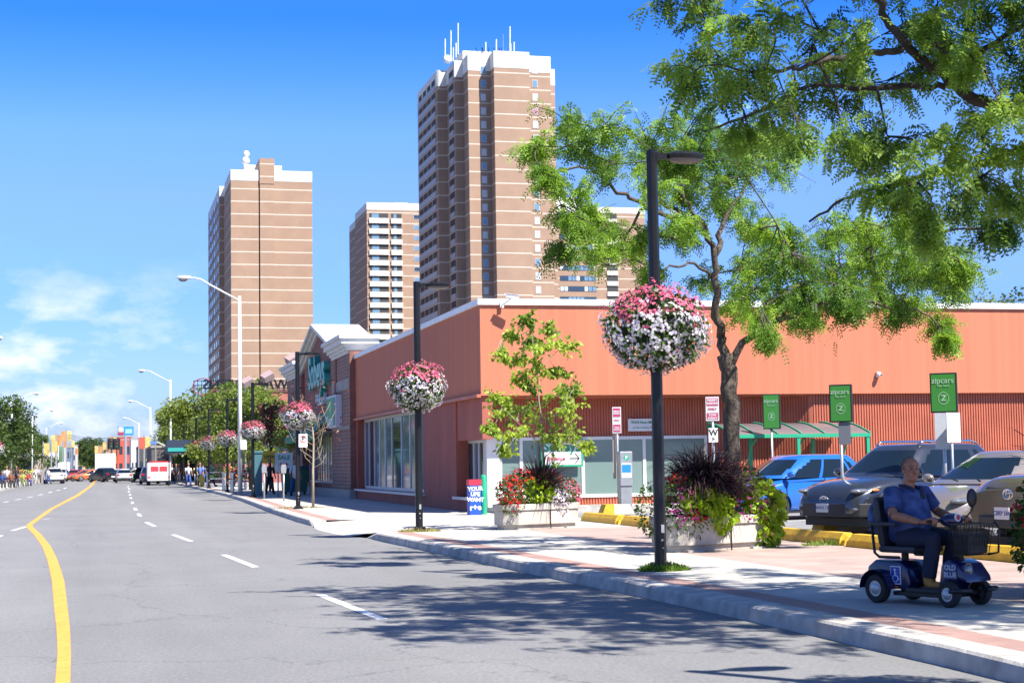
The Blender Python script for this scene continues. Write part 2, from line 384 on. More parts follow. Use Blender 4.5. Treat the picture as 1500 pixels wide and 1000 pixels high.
def kerb(name, K, endlow=None, sgn=1):
    b = MB(); st = dens(K); rr = random.Random(3); rows = []
    for i, (y, x) in enumerate(st):
        j = rr.uniform(-.012, .012) if y < 60 else 0; jz = rr.uniform(-.008, .003) if y < 60 else 0
        dz = 0
        if endlow == 'end': dz = -.13*max(0, (y-(st[-1][0]-1.1))/1.1)
        if endlow == 'start': dz = -.13*max(0, ((st[0][0]+1.1)-y)/1.1)
        rows.append([(x-sgn*.03+j*sgn, y, -.17), (x-sgn*.005+j*sgn, y, -.022+dz+jz), (x+sgn*.02+j*sgn, y, .0+dz+jz), (x+sgn*.31, y, .002), (x+sgn*.31, y, -.17)])
    for p, q in zip(rows, rows[1:]):
        for a in range(4): b.quad(p[a], p[a+1], q[a+1], q[a])
    b.poly(rows[0]); b.poly(rows[-1]); o = b.build(name, M['kerb']); tag(o, kind='structure'); return o
kerb('kerb', KN, 'end'); kerb('kerb', KF, 'start')
kerb('kerb', [(-20, -7.5), (130, -7.5), (1300, -8)], None, -1)
def strip(name, fy, lo, hi, m, z=0., zl=None):
    b = MB()
    for y0, y1 in zip(fy, fy[1:]):
        a0, a1 = lo(y0), lo(y1); c0, c1 = hi(y0), hi(y1)
        za, zb = (zl(y0), zl(y1)) if zl else (z, z)
        b.quad((a0, y0, za), (c0, y0, z), (c1, y1, z), (a1, y1, zb))
    o = b.build(name, m, fixn=False); tag(o, kind='structure'); return o
YN = [-20, 0, 10, 13.3, 16.1, 21.5, 27.5, 33.5]
strip('brick_band', YN, lambda y: kx(y)+.31, lambda y: kx(y)+.68, M['paver'])
strip('sidewalk', YN, lambda y: kx(y)+.68, lambda y: 8.45, M['walk'])
strip('brick_paving', [-20, 33.5], lambda y: 8.45, lambda y: 11.4, M['paverpale'])
strip('sidewalk', [33.5, 34.6], lambda y: kx(y)+.31, lambda y: 11.4, M['walk'])
# dropped crossing: slopes down to the road between the two kerbs
b = MB(); ys = [34.6, 35.6, 37, 39.5, 40.8, 41.9]; zs = [-.06, -.146, -.146, -.146, -.146, -.06]; xs = [5.42, 5.2, 5.05, 5.0, 5.08, 5.21]
for i in range(5):
    b.quad((xs[i], ys[i], zs[i]), (6.5, ys[i], 0 if i else 0), (6.5, ys[i+1], 0), (xs[i+1], ys[i+1], zs[i+1]))
b.quad((6.5, 34.6, 0), (11.4, 34.6, 0), (11.4, 41.9, 0), (6.5, 41.9, 0))
tag(b.build('driveway_apron', mat('apron_concrete', (.45, .43, .385), .85, var=.1, vscale=1.2), fixn=False), kind='structure')
YF = [41.9, 47, 54, 65, 75, 88, 110, 145, 400]
strip('brick_band', YF, lambda y: kx(y)+.31, lambda y: kx(y)+.68, M['paver'], z=.0)
strip('sidewalk', YF, lambda y: kx(y)+.68, lambda y: 12.0 if y < 92 else 16.0, M['walk'], z=.0)
strip('sidewalk', [400, 1300], lambda y: 6.9, lambda y: 16, M['walk'])
strip('sidewalk', [-20, 130, 1300], lambda y: -14, lambda y: -7.8-(.5*max(0, y-130)/1170), M['walk'])
strip('parking_lot', [-20, 44], lambda y: 11.4, lambda y: 60, M['lot'], z=-.03)
b = MB(); b.box(10.5, 60, 43.75, 45.6, -.1, .15); tag(b.build('store_walkway', M['kerb']), kind='structure')
# markings
def mark(name, pts2, m):
    b = MB()
    for (a, c), (a2, c2) in zip(pts2, pts2[1:]): b.quad((a[0], a[1], -.146), (c[0], c[1], -.146), (c2[0], c2[1], -.146), (a2[0], a2[1], -.146))
    return tag(b.build(name, m, fixn=False), kind='structure')
yl = [(-.33, 9.0), (-.335, 11), (-.335, 12.5), (-.37, 14.5), (-.44, 16.8), (-.55, 19.8), (-.69, 23.9), (-.92, 29.3), (-1.19, 34.6), (-1.6, 41), (-2.02, 46.6), (-2.1, 48.5)]
w = lambda y: .105+.06*max(0, min(1, (y-14)/8))
mark('yellow_line', [((x, y), (x+w(y), y)) for x, y in yl], M['yellow_line'])
yf = [(-2.1, 48.5), (-2.05, 67.4), (-1.6, 100), (-1.24, 150), (-1.1, 230)]
mark('yellow_line', [((x, y), (x+.16+.1*(y > 90), y)) for x, y in yf], M['yellow_line'])
def dashes(L):
    for (x0, y0, x1, y1) in L: mark('lane_dash', [((x0-.06, y0), (x0+.06, y0)), ((x1-.06, y1), (x1+.06, y1))], M['white_line'])
dashes([(2.72, 16.39, 2.53, 19.8), (2.28, 25.6, 2.07, 29.5), (1.79, 35.2, 1.58, 38.9), (1.33, 44.8, 1.2, 48.2), (1.17, 54.5, 1.16, 57.6), (1.17, 62, 1.2, 66), (1.25, 74, 1.3, 78), (1.38, 86, 1.42, 90), (1.5, 97, 1.55, 101), (1.6, 110, 1.7, 114), (1.85, 124, 1.95, 130), (2, 140, 2.1, 146), (2.75, 6.5, 2.73, 10)])
dashes([(G(p[0], p[1], -.15).x, G(p[0], p[1], -.15).y, G(p[2], p[3], -.15).x, G(p[2], p[3], -.15).y) for p in
        [(18, 777, 38, 771), (-6, 787, 2, 784), (5, 735.5, 13, 734), (22, 732, 31, 730.5), (40, 728.5, 48, 727), (56, 725, 63, 723.5), (71, 721.5, 76, 720), (82, 718.5, 88, 717), (93, 715.5, 97, 714), (63, 760, 74, 759)]])
# ------------------------------------------------------------------ the grocery store
st = thing('grocery_store', 'long low salmon red grocery store with white coping and brick gabled entrance', 'shop building', (10.14, 44.19, 0))
st.location = (0, 0, 0)
b = MB()   # side wall with openings (towards the road)
X0, X1 = 10.14, 10.5
b.box(X0, X1, 47.6, 52.7, -.1, 3.24); b.box(X0, X1, 52.7, 67.0, -.1, .42); b.box(X0, X1, 67.0, 69.3, -.1, 3.24)
b.box(X0+.05, X1, 44.3, 47.6, 2.05, 3.24)
b.box(X0, X1, 45.6, 47.6, -.1, .42)
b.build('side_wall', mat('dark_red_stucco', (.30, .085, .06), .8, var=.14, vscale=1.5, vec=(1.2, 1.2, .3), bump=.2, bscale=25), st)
b = MB(); b.box(X0, X0+.3, 44.49, 69.3, 3.25, 5.77); b.box(X0, 60, 44.19, 44.49, 3.25, 5.77); b.build('fascia', M['salmon'], st)
b = MB(); b.box(X0+.3, 60, 44.49, 45.7, 3.2, 3.3); b.box(10.02, 10.139, 44.19, 69.2, 3.2, 3.29); b.build('soffit', M['salmon_corr'], st)
b = MB(); b.box(X0-.07, X0+.4, 44.12, 69.35, 5.77, 5.94); b.box(X0+.4, 60, 44.12, 44.6, 5.77, 5.94); b.build('coping', M['coping'], st)
b = MB(); b.box(X0+.3, 60, 44.49, 69, 5.5, 5.6); b.build('roof', M['roofgrey'], st)
# corrugated lower wall along its plan line, with real ribs
def ribs(path, z0, z1, pitch=.085, dep=.03):
    b = MB()
    for (ax, ay), (bx, by) in zip(path, path[1:]):
        L = hypot(bx-ax, by-ay); n = int(L/pitch); ux, uy = (bx-ax)/L, (by-ay)/L; nx, ny = uy, -ux
        pts = []
        for i in range(n):
            s0 = i*pitch
            for s_, d in ((s0, 0), (s0+.024, 0), (s0+.034, dep), (s0+.075, dep)): pts.append((ax+ux*s_+nx*d, ay+uy*s_+ny*d))
        pts.append((bx, by))
        for p, q in zip(pts, pts[1:]): b.quad((*p, z0), (*q, z0), (*q, z1), (*p, z1))
    return b
ribs([(10.2, 45.42), (17.2, 45.42)], 2.1, 3.25).build('corrugated_wall', M['salmon_corr'], st)
ribs([(10.5, 45.42), (17.2, 45.42)], .1, .4).build('corrugated_wall', M['salmon_corr'], st)
ribs([(17.2, 45.42), (19.1, 45.42), (20.13, 44.42), (60, 44.42)], .1, 3.25).build('corrugated_wall', M['salmon_corr'], st)
b = MB(); b.box(17.15, 60, 45.6, 45.8, 0, 3.3); b.build('back_wall', M['salmon_corr'], st)
# front windows: frame with panes
def window(parent, x0, x1, y, z0, z1, mull, fm, gm, t=.09, dep=.08, pane='pane', side=False, name='window', back=.02):
    """framed window in a plane of constant y (or constant x when side)"""
    fb = MB()
    def bx(a0, a1, c0, c1, d0, d1):
        if side: fb.box(y+d0, y+d1, a0, a1, c0, c1)
        else: fb.box(a0, a1, y+d0, y+d1, c0, c1)
    bx(x0, x1, z0, z0+t, 0, dep); bx(x0, x1, z1-t, z1, 0, dep)
    edges = [x0]+list(mull)+[x1]
    for k, e in enumerate(edges):
        a = e if k == 0 else (e-t if k == len(edges)-1 else e-t/2); bx(a, a+t, z0+t, z1-t, 0, dep)
    f = fb.build(name, fm, parent)
    for k in range(len(edges)-1):
        a = edges[k]+(t if k == 0 else t/2); c = edges[k+1]-(t if k == len(edges)-2 else t/2); pb = MB()
        if side: pb.box(y+back+.01, y+back+.03, a, c, z0+t, z1-t)
        else: pb.box(a, c, y+back+.01, y+back+.03, z0+t, z1-t)
        pb.build(pane, gm[k % len(gm)] if isinstance(gm, list) else gm, f)
    return f
window(st, 10.9, 17.2, 45.36, .36, 2.1, [11.56, 13.39, 15.25], M['white'], M['film'])
b = MB(); b.box(10.55, 10.9, 45.3, 45.5, .15, 2.1); b.build('corner_column', M['white'], st)
window(st, 45.5, 49.9, 10.5, .42, 2.05, [46.2, 46.9, 47.7, 48.4, 49.1], M['frame'], [M['glass'], M['filmd']], side=True, t=.08)
window(st, 52.7, 67.0, 10.42, .42, 3.24, [54.5, 56.7, 58.4, 60.4, 61.9, 63.2, 64.5, 65.8], M['frame'], [M['filmd'], M['film'], M['filmd'], M['glass']], side=True, t=.12)
b = MB(); b.box(10.02, 10.14, 52.4, 67.3, .34, .42); b.box(10.02, 10.14, 45.4, 47.7, .34, .42); b.box(9.98, 10.139, 44.4, 67.2, -.1, -.02); split_islands(b.build('sill', M['frame'], st))
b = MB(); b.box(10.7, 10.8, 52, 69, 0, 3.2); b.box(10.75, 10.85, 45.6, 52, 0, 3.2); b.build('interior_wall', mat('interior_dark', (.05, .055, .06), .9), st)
# small sign on the corrugated wall
def board(name, label, cat, c, w_, h_, m, txts=(), face=FRONT, th=.03, border=None, group=None, parent=None):
    t = thing(name, label, cat, c, 0, group) if not parent else parent
    b = MB(); 
    if face is FRONT: b.box(-w_/2, w_/2, 0, th, -h_/2, h_/2)
    else: b.box(0, th, -w_/2, w_/2, -h_/2, h_/2)
    b.build('panel', m, t)
    if border:
        b = MB(); e = .05*h_+.01
        for a in ((-w_/2, w_/2, h_/2-e, h_/2), (-w_/2, w_/2, -h_/2, -h_/2+e), (-w_/2, -w_/2+e, -h_/2+e, h_/2-e), (w_/2-e, w_/2, -h_/2+e, h_/2-e)): b.box(a[0], a[1], -.008, -.001, a[2], a[3])
        b.build('border', border, t)
    for (tx, sz, mm, dx, dz, bold) in txts:
        o = text('lettering', tx, sz, mm, t, ((dx, -.006, dz) if face is FRONT else (-.006, -dx, dz)), face, ext=.003, bold=bold)
    return t
M['ink'] = mat('ink_black', (.02, .02, .02), .6); M['inkred'] = mat('ink_red', (.5, .03, .05), .6); M['inkgreen'] = mat('ink_green', (.01, .28, .14), .6); M['inkwhite'] = mat('ink_white', (.75, .75, .75), .6)
board('wall_sign', 'small white sign with green words on ribbed red wall above windows', 'sign', (15.23, 45.3, 2.42), .95, .36, M['white'], [("We'll Have More", .11, M['inkgreen'], 0, .07, .001), ('In Store Every Day', .085, M['inkgreen'], 0, -.08, 0)])
s_ = board('window_sign', 'white store sign with green border and black arrow in front window', 'sign', (12.72, 45.2, 1.68), 1.25, .86, M['white'], [('Sobeys', .40, M['inkgreen'], 0, .13, .012), ('Entrance', .15, M['inkred'], -.18, -.2, .003)], border=M['green'])
b = MB(); b.box(.22, .48, -.008, -.002, -.215, -.185); b.poly([(.38, -.006, -.33), (.40, -.006, -.35), (.53, -.006, -.2), (.40, -.006, -.05), (.38, -.006, -.07), (.49, -.006, -.2)]); b.build('arrow', M['ink'], s_, fixn=False)
# entrance block in brick with a gable
ex = 9.9
eb = MB()
def gab(y): return 6.55+max(0, 1.5*(1-abs(y-78.1)/6.5))
eb.box(ex, ex+.85, 67.4, 73.0, .35, 6.1); eb.box(ex, ex+.85, 84.2, 91, .35, 6.1)
eb.prism([(71.6, 3.0), (84.6, 3.0), (84.6, 6.4), (78.1, 7.9), (71.6, 6.4)], ex+.12, ex+1.5, 'x')
eb.box(ex+.12, 12, 73.0, 84.2, .35, .55); eb.box(ex+.9, 13, 67.5, 91, .35, 5.6)
eb.build('entrance_brickwork', M['brick'], st)
b = MB(); b.box(ex-.06, ex+.2, 67.34, 73.05, -.1, .36); b.box(ex-.04, ex+.2, 73.05, 84.2, -.1, .36); b.box(ex-.06, ex+.2, 84.2, 91.05, -.1, .36); b.box(ex+.2, 10.13, 67.34, 67.5, -.1, .36); b.build('stone_base', M['stone'], st)
# cornices (stepped) on both shoulders
def cornice(y0, y1):
    b = MB(); 
    for i, (pr, z0, z1) in enumerate(((.06, 6.02, 6.14), (.14, 6.14, 6.26), (.24, 6.26, 6.40), (.36, 6.40, 6.62), (.46, 6.62, 6.78))):
        b.box(ex-pr, ex+.85+pr, y0-pr, y1+pr, z0, z1)
    return b.build('cornice', M['cream'], st)
cornice(67.6, 72.6); cornice(85.0, 90.8)
b = MB()   # gable coping, thick
for (ya, za, yb, zb) in ((71.2, 6.55, 78.1, 8.08), (85.0, 6.55, 78.1, 8.08)):
    for pr, dz, th in ((.12, -.42, .16), (.26, -.26, .14), (.42, -.12, .16)):
        b.prism([(ya, za+dz), (yb, zb+dz), (yb, zb+dz+th), (ya, za+dz+th)], ex-pr+.12, ex+1.6+pr, 'x')
b.build('gable_coping', M['cream'], st)
b = MB(); b.prism([(71.3, 3.0), (71.9, 3.0), (71.9, 6.0), (71.3, 6.0)], ex-.05, ex, 'x'); b.prism([(84.3, 3.0), (84.9, 3.0), (84.9, 6.0), (84.3, 6.0)], ex-.05, ex, 'x'); split_islands(b.build('pilaster', M['brick'], st))
b = MB(); b.box(ex-.03, ex+.02, 67.45, 72.8, 4.55, 5.0); b.box(ex-.03, ex+.02, 67.45, 72.8, 2.9, 3.0); b.build('stone_band', M['stone'], st)
window(st, 73.0, 84.2, ex+.35, .55, 3.0, [73.9, 74.8, 75.7, 76.6, 77.5, 78.4, 79.3, 80.2, 81.1, 82, 82.9], M['frame'], [M['glass'], M['film'], M['glass']], side=True, t=.1)
b = MB(); 
b.prism([(ex-.9, 2.78), (ex-.86, 2.78), (ex+.1, 3.75), (ex+.1, 3.8)], 72.9, 84.3, 'y'); b.box(ex-.9, ex-.86, 72.9, 84.3, 2.5, 2.78)
b.build('awning', M['awning'], st)
text('store_lettering', 'Sobeys', 2.15, M['teal'], st, (ex-.02, 77.3, 5.75), SIDE, ext=.14, bold=.06, sx=1.0)
text('store_lettering', 'FRESH', .75, mat('sign_pale', (.5, .55, .6), .5), st, (ex+.02, 76.8, 4.45), SIDE, ext=.06, bold=.015, sx=1.6)
# pole lights over the entrance roof and box sign on the wall
bs = thing('box_sign', 'white box sign with green front fixed to the brick entrance', 'sign', (9.75, 71.2, 3.0))
b = MB(); b.box(-.14, .149, -1.45, 1.45, 0, 1.4); b.build('box', mat('lav_white', (.55, .56, .62), .5), bs, bevel=.02)
b = MB(); b.box(-.17, -.141, -1.3, 1.3, .1, 1.3); b.build('panel', mat('sign_green', (.02, .25, .14), .5), bs)
text('lettering', 'Sobeys', .62, M['inkwhite'], bs, (-.175, 0, .3), SIDE, ext=.003, bold=.008)
b = MB(); b.poly([(-.176, -.1, .55), (-.176, -.5, .8), (-.176, -.2, 1.2), (-.176, 0, 1.05), (-.176, .35, 1.22), (-.176, .3, .8)]); b.build('leaf_mark', mat('leaf_green', (.25, .5, .1), .5), bs, fixn=False)
# camera on the coping with its bracket
c = thing('security_camera', 'white box security camera on bracket at the corner of the coping', 'camera', (10.75, 44.1, 5.86))
b = MB(); b.cbox(.22, -.35, .1, .36, .1, .1, rz=-.2, ry=.13); b.cbox(.2, -.35, .16, .42, .13, .015, rz=-.2, ry=.13); b.build('housing', mat('camwhite', (.7, .66, .66), .4), c, bevel=.01)
b = MB(); b.tube([(0, 0, -.1), (.0, -.2, -.1), (.12, -.33, .0), (.18, -.35, .06)], .02, 8); b.box(-.05, .05, -.03, .02, -.18, -.0); b.build('bracket', M['coping'], c)
c = thing('dome_camera', 'small white dome camera on the sunlit salmon wall', 'camera', at(1287, 549, 44.1))
b = MB(); b.ball((0, -.06, 0), .07); b.build('housing', M['white'], c, smooth=True); b = MB(); b.ball((.02, -.11, 0), .032); b.build('lens', M['blackpl'], c, smooth=True); b = MB(); b.box(-.05, .05, -.02, .085, -.06, .09); b.build('bracket', M['white'], c)
# ------------------------------------------------------------------ shelter (trolley canopy)
sh = thing('trolley_shelter', 'green framed shelter with curved clear roof against ribbed red wall', 'shelter', (0, 0, .0))
g = MB()
xs_ = [16.75, 18.72, 20.82]
for i, x in enumerate([16.8, 18.0, 18.72, 19.92, 20.82]):
    yy = 42.3 if i in (0, 2, 4) else 44.0
    g.box(x-.045, x+.045, yy-.045, yy+.045, 0, 1.96)
for x in (20.82, 19.35, 17.9): g.tube([(x, 44.05, 1.2), (x, 43.7, 1.75), (x, 43.3, 1.95)], .03, 6)
g.box(16.7, 20.9, 42.24, 42.34, 1.96, 2.06); g.box(16.7, 20.9, 44.0, 44.1, 2.28, 2.36); g.box(20.79, 20.88, 42.34, 44.0, 1.97, 2.05)
g.build('frame', M['green'], sh)
def arch(y): t = (y-42.26)/(44.1-42.26); return 2.06+.34*sin(t*pi/2)
rb = MB(); ysr = [42.26+i*.23 for i in range(9)]
for x in [16.72, 17.4, 18.1, 18.8, 19.5, 20.2, 20.88]:
    rb.tube([(x, y, arch(y)+.02) for y in ysr], .025, 6)
rb.build('rib', M['green'], sh, smooth=True)
rp = MB()
for y0, y1 in zip(ysr, ysr[1:]): rp.quad((16.72, y0, arch(y0)), (20.88, y0, arch(y0)), (20.88, y1, arch(y1)), (16.72, y1, arch(y1)))
m = mat('shelter_sheet', (.17, .15, .16), .15, spec=.7); rp.build('roof_sheet', m, sh, smooth=True)
# ------------------------------------------------------------------ apartment towers
def towermat(name, z0, step, brick=(.325, .215, .15), bandc=(.62, .55, .47), bw=.065, top=None):
    m = bpy.data.materials.new(name); m.use_nodes = True; n = m.node_tree; b = n.nodes['Principled BSDF']; b.inputs['Roughness'].default_value = .85
    t = n.nodes.new('ShaderNodeTexCoord'); s = n.nodes.new('ShaderNodeSeparateXYZ'); n.links.new(t.outputs['Object'], s.inputs[0])
    a = n.nodes.new('ShaderNodeMath'); a.operation = 'SUBTRACT'; n.links.new(s.outputs[2], a.inputs[0]); a.inputs[1].default_value = z0
    d = n.nodes.new('ShaderNodeMath'); d.operation = 'DIVIDE'; n.links.new(a.outputs[0], d.inputs[0]); d.inputs[1].default_value = step
    fr = n.nodes.new('ShaderNodeMath'); fr.operation = 'FRACT'; n.links.new(d.outputs[0], fr.inputs[0])
    lt = n.nodes.new('ShaderNodeMath'); lt.operation = 'LESS_THAN'; n.links.new(fr.outputs[0], lt.inputs[0]); lt.inputs[1].default_value = bw
    z = n.nodes.new('ShaderNodeTexNoise'); z.inputs['Scale'].default_value = .25; z.inputs['Detail'].default_value = 10; z.inputs['Roughness'].default_value = .7; n.links.new(t.outputs['Object'], z.inputs['Vector'])
    r = n.nodes.new('ShaderNodeValToRGB'); r.color_ramp.elements[0].position = .3; r.color_ramp.elements[1].position = .7
    r.color_ramp.elements[0].color = (*[v*.87 for v in brick], 1); r.color_ramp.elements[1].color = (*[v*1.1 for v in brick], 1); n.links.new(z.outputs[0], r.inputs[0])
    mx = n.nodes.new('ShaderNodeMix'); mx.data_type = 'RGBA'; n.links.new(lt.outputs[0], mx.inputs[0]); n.links.new(r.outputs[0], mx.inputs[6]); mx.inputs[7].default_value = (*bandc, 1)
    n.links.new(mx.outputs[2], b.inputs['Base Color']); return m
M['parapet'] = mat('tower_parapet', (.66, .65, .61), .7, var=.06, vscale=.3)
M['balc'] = mat('balcony_panel', (.34, .37, .42), .6); M['balclit'] = mat('balcony_cream_lit', (.62, .59, .53), .7, var=.1, vscale=.4)  # balcony tone for the shaded side, and a lighter one for sunlit fronts
M['shadeglass'] = mat('tower_glass_shaded', (.03, .05, .08), .15, spec=.8); M['litglass'] = mat('tower_glass_lit', (.15, .25, .36), .2, spec=.6); M['curtain'] = mat('curtain_white', (.5, .54, .58), .6)  # tower glass in a shaded and a lit tone, light put into the colour
M['deepshade'] = mat('balcony_deep_shade', (.05, .05, .055), .9); M['tframe'] = mat('tower_window_frame', (.42, .44, .46), .5)  # flat dark colour standing in for the shade inside the balconies
M['pink'] = mat('curtain_pink', (.45, .2, .3), .6)
WM = [M['litglass'], M['curtain'], M['shadeglass'], M['litglass'], M['curtain']]
def plan_tower(root, blocks, wm, pz, ph=3.4):
    """blocks: (x0,x1,y0,y1,ztop)"""
    for i, (x0, x1, y0, y1, zt) in enumerate(blocks):
        b = MB(); b.box(x0, x1, y0, y1, -.3, zt-ph); b.build('wall', wm, root)
        b = MB(); b.box(x0-.02, x1+.02, y0-.05, y1, zt-ph, zt); b.build('parapet', M['parapet'], root)
def twin(root, x, y, z, w_, h_, m, sidef=False):
    f = MB(); g = MB()
    if not sidef: f.box(x, x+w_, y-.06, y, z, z+h_); g.box(x+.12, x+w_-.12, y-.08, y-.061, z+.12, z+h_-.12); g2 = (x+w_*.5-.05, x+w_*.5+.05, y-.1, y-.081, z+.1, z+h_-.1)
    else: f.box(x-.06, x, y, y+w_, z, z+h_); g.box(x-.08, x-.061, y+.1, y+w_-.1, z+.1, z+h_-.1)
    o = f.build('window', M['tframe'], root); g.build('pane', m, o); return o
# tall tower (right of centre)
tt = thing('apartment_tower', 'tallest brown brick apartment tower with cream bands and rooftop antennas', 'apartment tower')
q = lambda px, py, Y: at(px, py, Y)
FL = 2.80
zb0 = at(690, 109.8, 318).z
tm = towermat('tall_tower_brick', zb0-.2, FL)
ZC = at(685, 79, 318).z
YC, YD, YB, YA = 318., 314.6, 322.8, 331.
xa0 = at(612, 125, 351).x; xa1 = at(650, 97, YA).x; xb1 = at(672, 83, YB).x
xA = at(640, 97, YA).x; xB = at(665.5, 83, YB).x
xC = at(685, 79, YC).x; xD = at(723, 77, YD).x; xD2 = at(775, 80, YD).x; xE = at(806, 82, YD+2).x; xF = at(812, 90, YD+5).x
blocks = [(xC, xD+.5, YC, YC+30, ZC), (xD, xD2, YD, YC+28, ZC), (xD2, xE, YD+2, YC+28, ZC-.2), (xE, xF, YD+5, YC+26, ZC-2), (xB, xC+.01, YB, YB+30, ZC-.3), (xA, xB+.01, YA, 353, ZC-.4)]
plan_tower(tt, blocks, tm, ZC)
b = MB(); b.box(xC+.1, xD2-2.0, YC+5, YC+12, ZC-.5, ZC+1.9); b.build('penthouse', M['parapet'], tt)
rw = random.Random(11)
nfl = 21
for k in range(nfl):
    zz = zb0+2.8-.35-FL*k
    twin(tt, at(703.3, 100, YC).x, YC, zz-2.15, 1.15, 1.55, rw.choice(WM), False)
    twin(tt, at(779, 100, YD+2).x, YD+2, zz-2.05, 1.15, 1.55, M['pink'] if k == 3 else rw.choice(WM), False)
# shaded side: balconies on the A and B faces, recess shade painted as dark panels
for k in range(20):
    zz = zb0+.15-FL*k
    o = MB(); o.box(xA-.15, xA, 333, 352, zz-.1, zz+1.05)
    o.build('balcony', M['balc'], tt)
    for y0 in (333.3, 338.2, 343.0, 347.8): o = MB(); o.box(xA-.05, xA-.01, y0, y0+3.6, zz+1.05, zz+2.35); o.build('balcony_shade_panel', M['deepshade'], tt)
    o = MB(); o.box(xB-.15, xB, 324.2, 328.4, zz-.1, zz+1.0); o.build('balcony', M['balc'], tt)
    o = MB(); o.box(xB-.05, xB-.01, 324.2, 328.4, zz+1.0, zz+2.35); o.build('balcony_shade_panel', M['deepshade'], tt)
# antennas
al = MB()
for px, y1, y0, Y in ((652, 57, 88, 330), (660.5, 45, 84, 330), (671, 34, 76, 326), (664, 70, 86, 326), (668, 63, 80, 326), (711.5, 62, 74, 322), (727, 58, 74, 322), (737, 50, 74, 322), (747, 39, 72, 322), (753, 62, 76, 322), (748, 64, 76, 322)):
    p = at(px, y0+4, Y); p2 = at(px, y1, Y); o = MB(); o.tube([p, p2], .11 if px not in (737,) else .05, 5); o.build('antenna', M['white'] if px != 737 else M['galv'], tt)
o = MB()
for px in (707, 709, 715, 726, 731, 735, 749, 753, 700): 
    p = at(px, 78, 322); o.tube([p, at(px+R.uniform(-4, 4), 70, 322)], .07, 5)
o.build('antenna_brace', M['black'], tt)
o = MB(); p = at(656, 87, 330); o.ball((p.x, p.y, p.z), (1., .5, .9)); o.build('dish', M['white'], tt, smooth=True)
# left tower
lt = thing('apartment_tower', 'brown brick slab tower left of the others with blank banded front', 'apartment tower')
YL = 355.
zl0 = at(345, 275.5, YL).z
FLL = 18.14/2400*at(400, 400, YL).y*1.023
lm = towermat('left_tower_brick', zl0-.2, FLL, bw=.065)
ZL = at(400, 250, YL).z
x0 = at(338, 250, YL).x; x1 = at(379, 250, YL).x; x2 = at(382, 250, YL-2.5).x; x3 = at(403, 250, YL-2.5).x; x4 = at(457, 250, YL).x
xs0 = at(322, 250, 372).x
plan_tower(lt, [(x0, x1-.05, YL, YL+18, ZL), (x2, x3, YL-.35, YL+14, ZL-.3), (x3, x4, YL, YL+18, ZL), (x1-.5, x2, YL+4.5, YL+14, ZL-.2)], lm, ZL, ph=2.35)
YS = 378.
xs0 = at(332, 250, YL+18).x
plan_tower(lt, [(at(321.5, 255, YS).x, xs0+8, YS, YS+42, ZL+.2)], lm, ZL, ph=2.4)
b = MB(); b.box(xs0-.3, xs0+6, YL+17.9, YS+.1, -.3, ZL-2.4); b.build('wall', lm, lt)
b = MB(); b.box(xs0-.3, xs0+6, YL+17.9, YS, ZL-2.4, ZL-.1); b.build('parapet', M['parapet'], lt)
b = MB(); b.box(x2-.05, x3+.05, YL-.45, YL+8, ZL-3, ZL+2.6); b.build('lift_shaft', lm, lt)
b = MB(); b.box(at(357, 230, YL+9).x, at(412, 230, YL+9).x, YL+8.01, YL+12, ZL-.5, ZL+2.6); b.build('penthouse', M['parapet'], lt)
b = MB(); p = at(360, 236, YL+3); b.ball(p, (.9, .9, .9)); b.ball(at(361, 226, YL+3), (.7, .5, .8)); b.tube([p+Vector((0, 0, -2)), p+Vector((0, 0, 2))], .08); b.build('dish', M['white'], lt, smooth=True)
xsl = at(321.5, 255, YS).x
rest = MB(); nw = 0
for k in range(22):
    zz = zl0-FLL*k-.1
    if zz < 6: break
    for y0_ in (380, 386.5, 393, 399.5, 406, 412.5):
        cur = y0_ in (380, 386.5, 399.5, 412.5) and (k*7+int(y0_)) % 5 != 0
        if nw >= 96: rest.box(xsl-.08, xsl-.01, y0_, y0_+3.9, zz+.95, zz+2.3); continue
        nw += 1; o = MB(); o.box(xsl-.08, xsl-.01, y0_, y0_+3.9, zz+.95, zz+2.3); f = o.build('window', M['shadeglass'], lt)
        if cur: o = MB(); o.box(xsl-.11, xsl-.085, y0_+1.1, y0_+2.7, zz+1.0, zz+2.25); o.build('curtain', M['curtain'], f)
o = rest.build('lower_windows', M['shadeglass'], lt); o['kind'] = 'stuff'
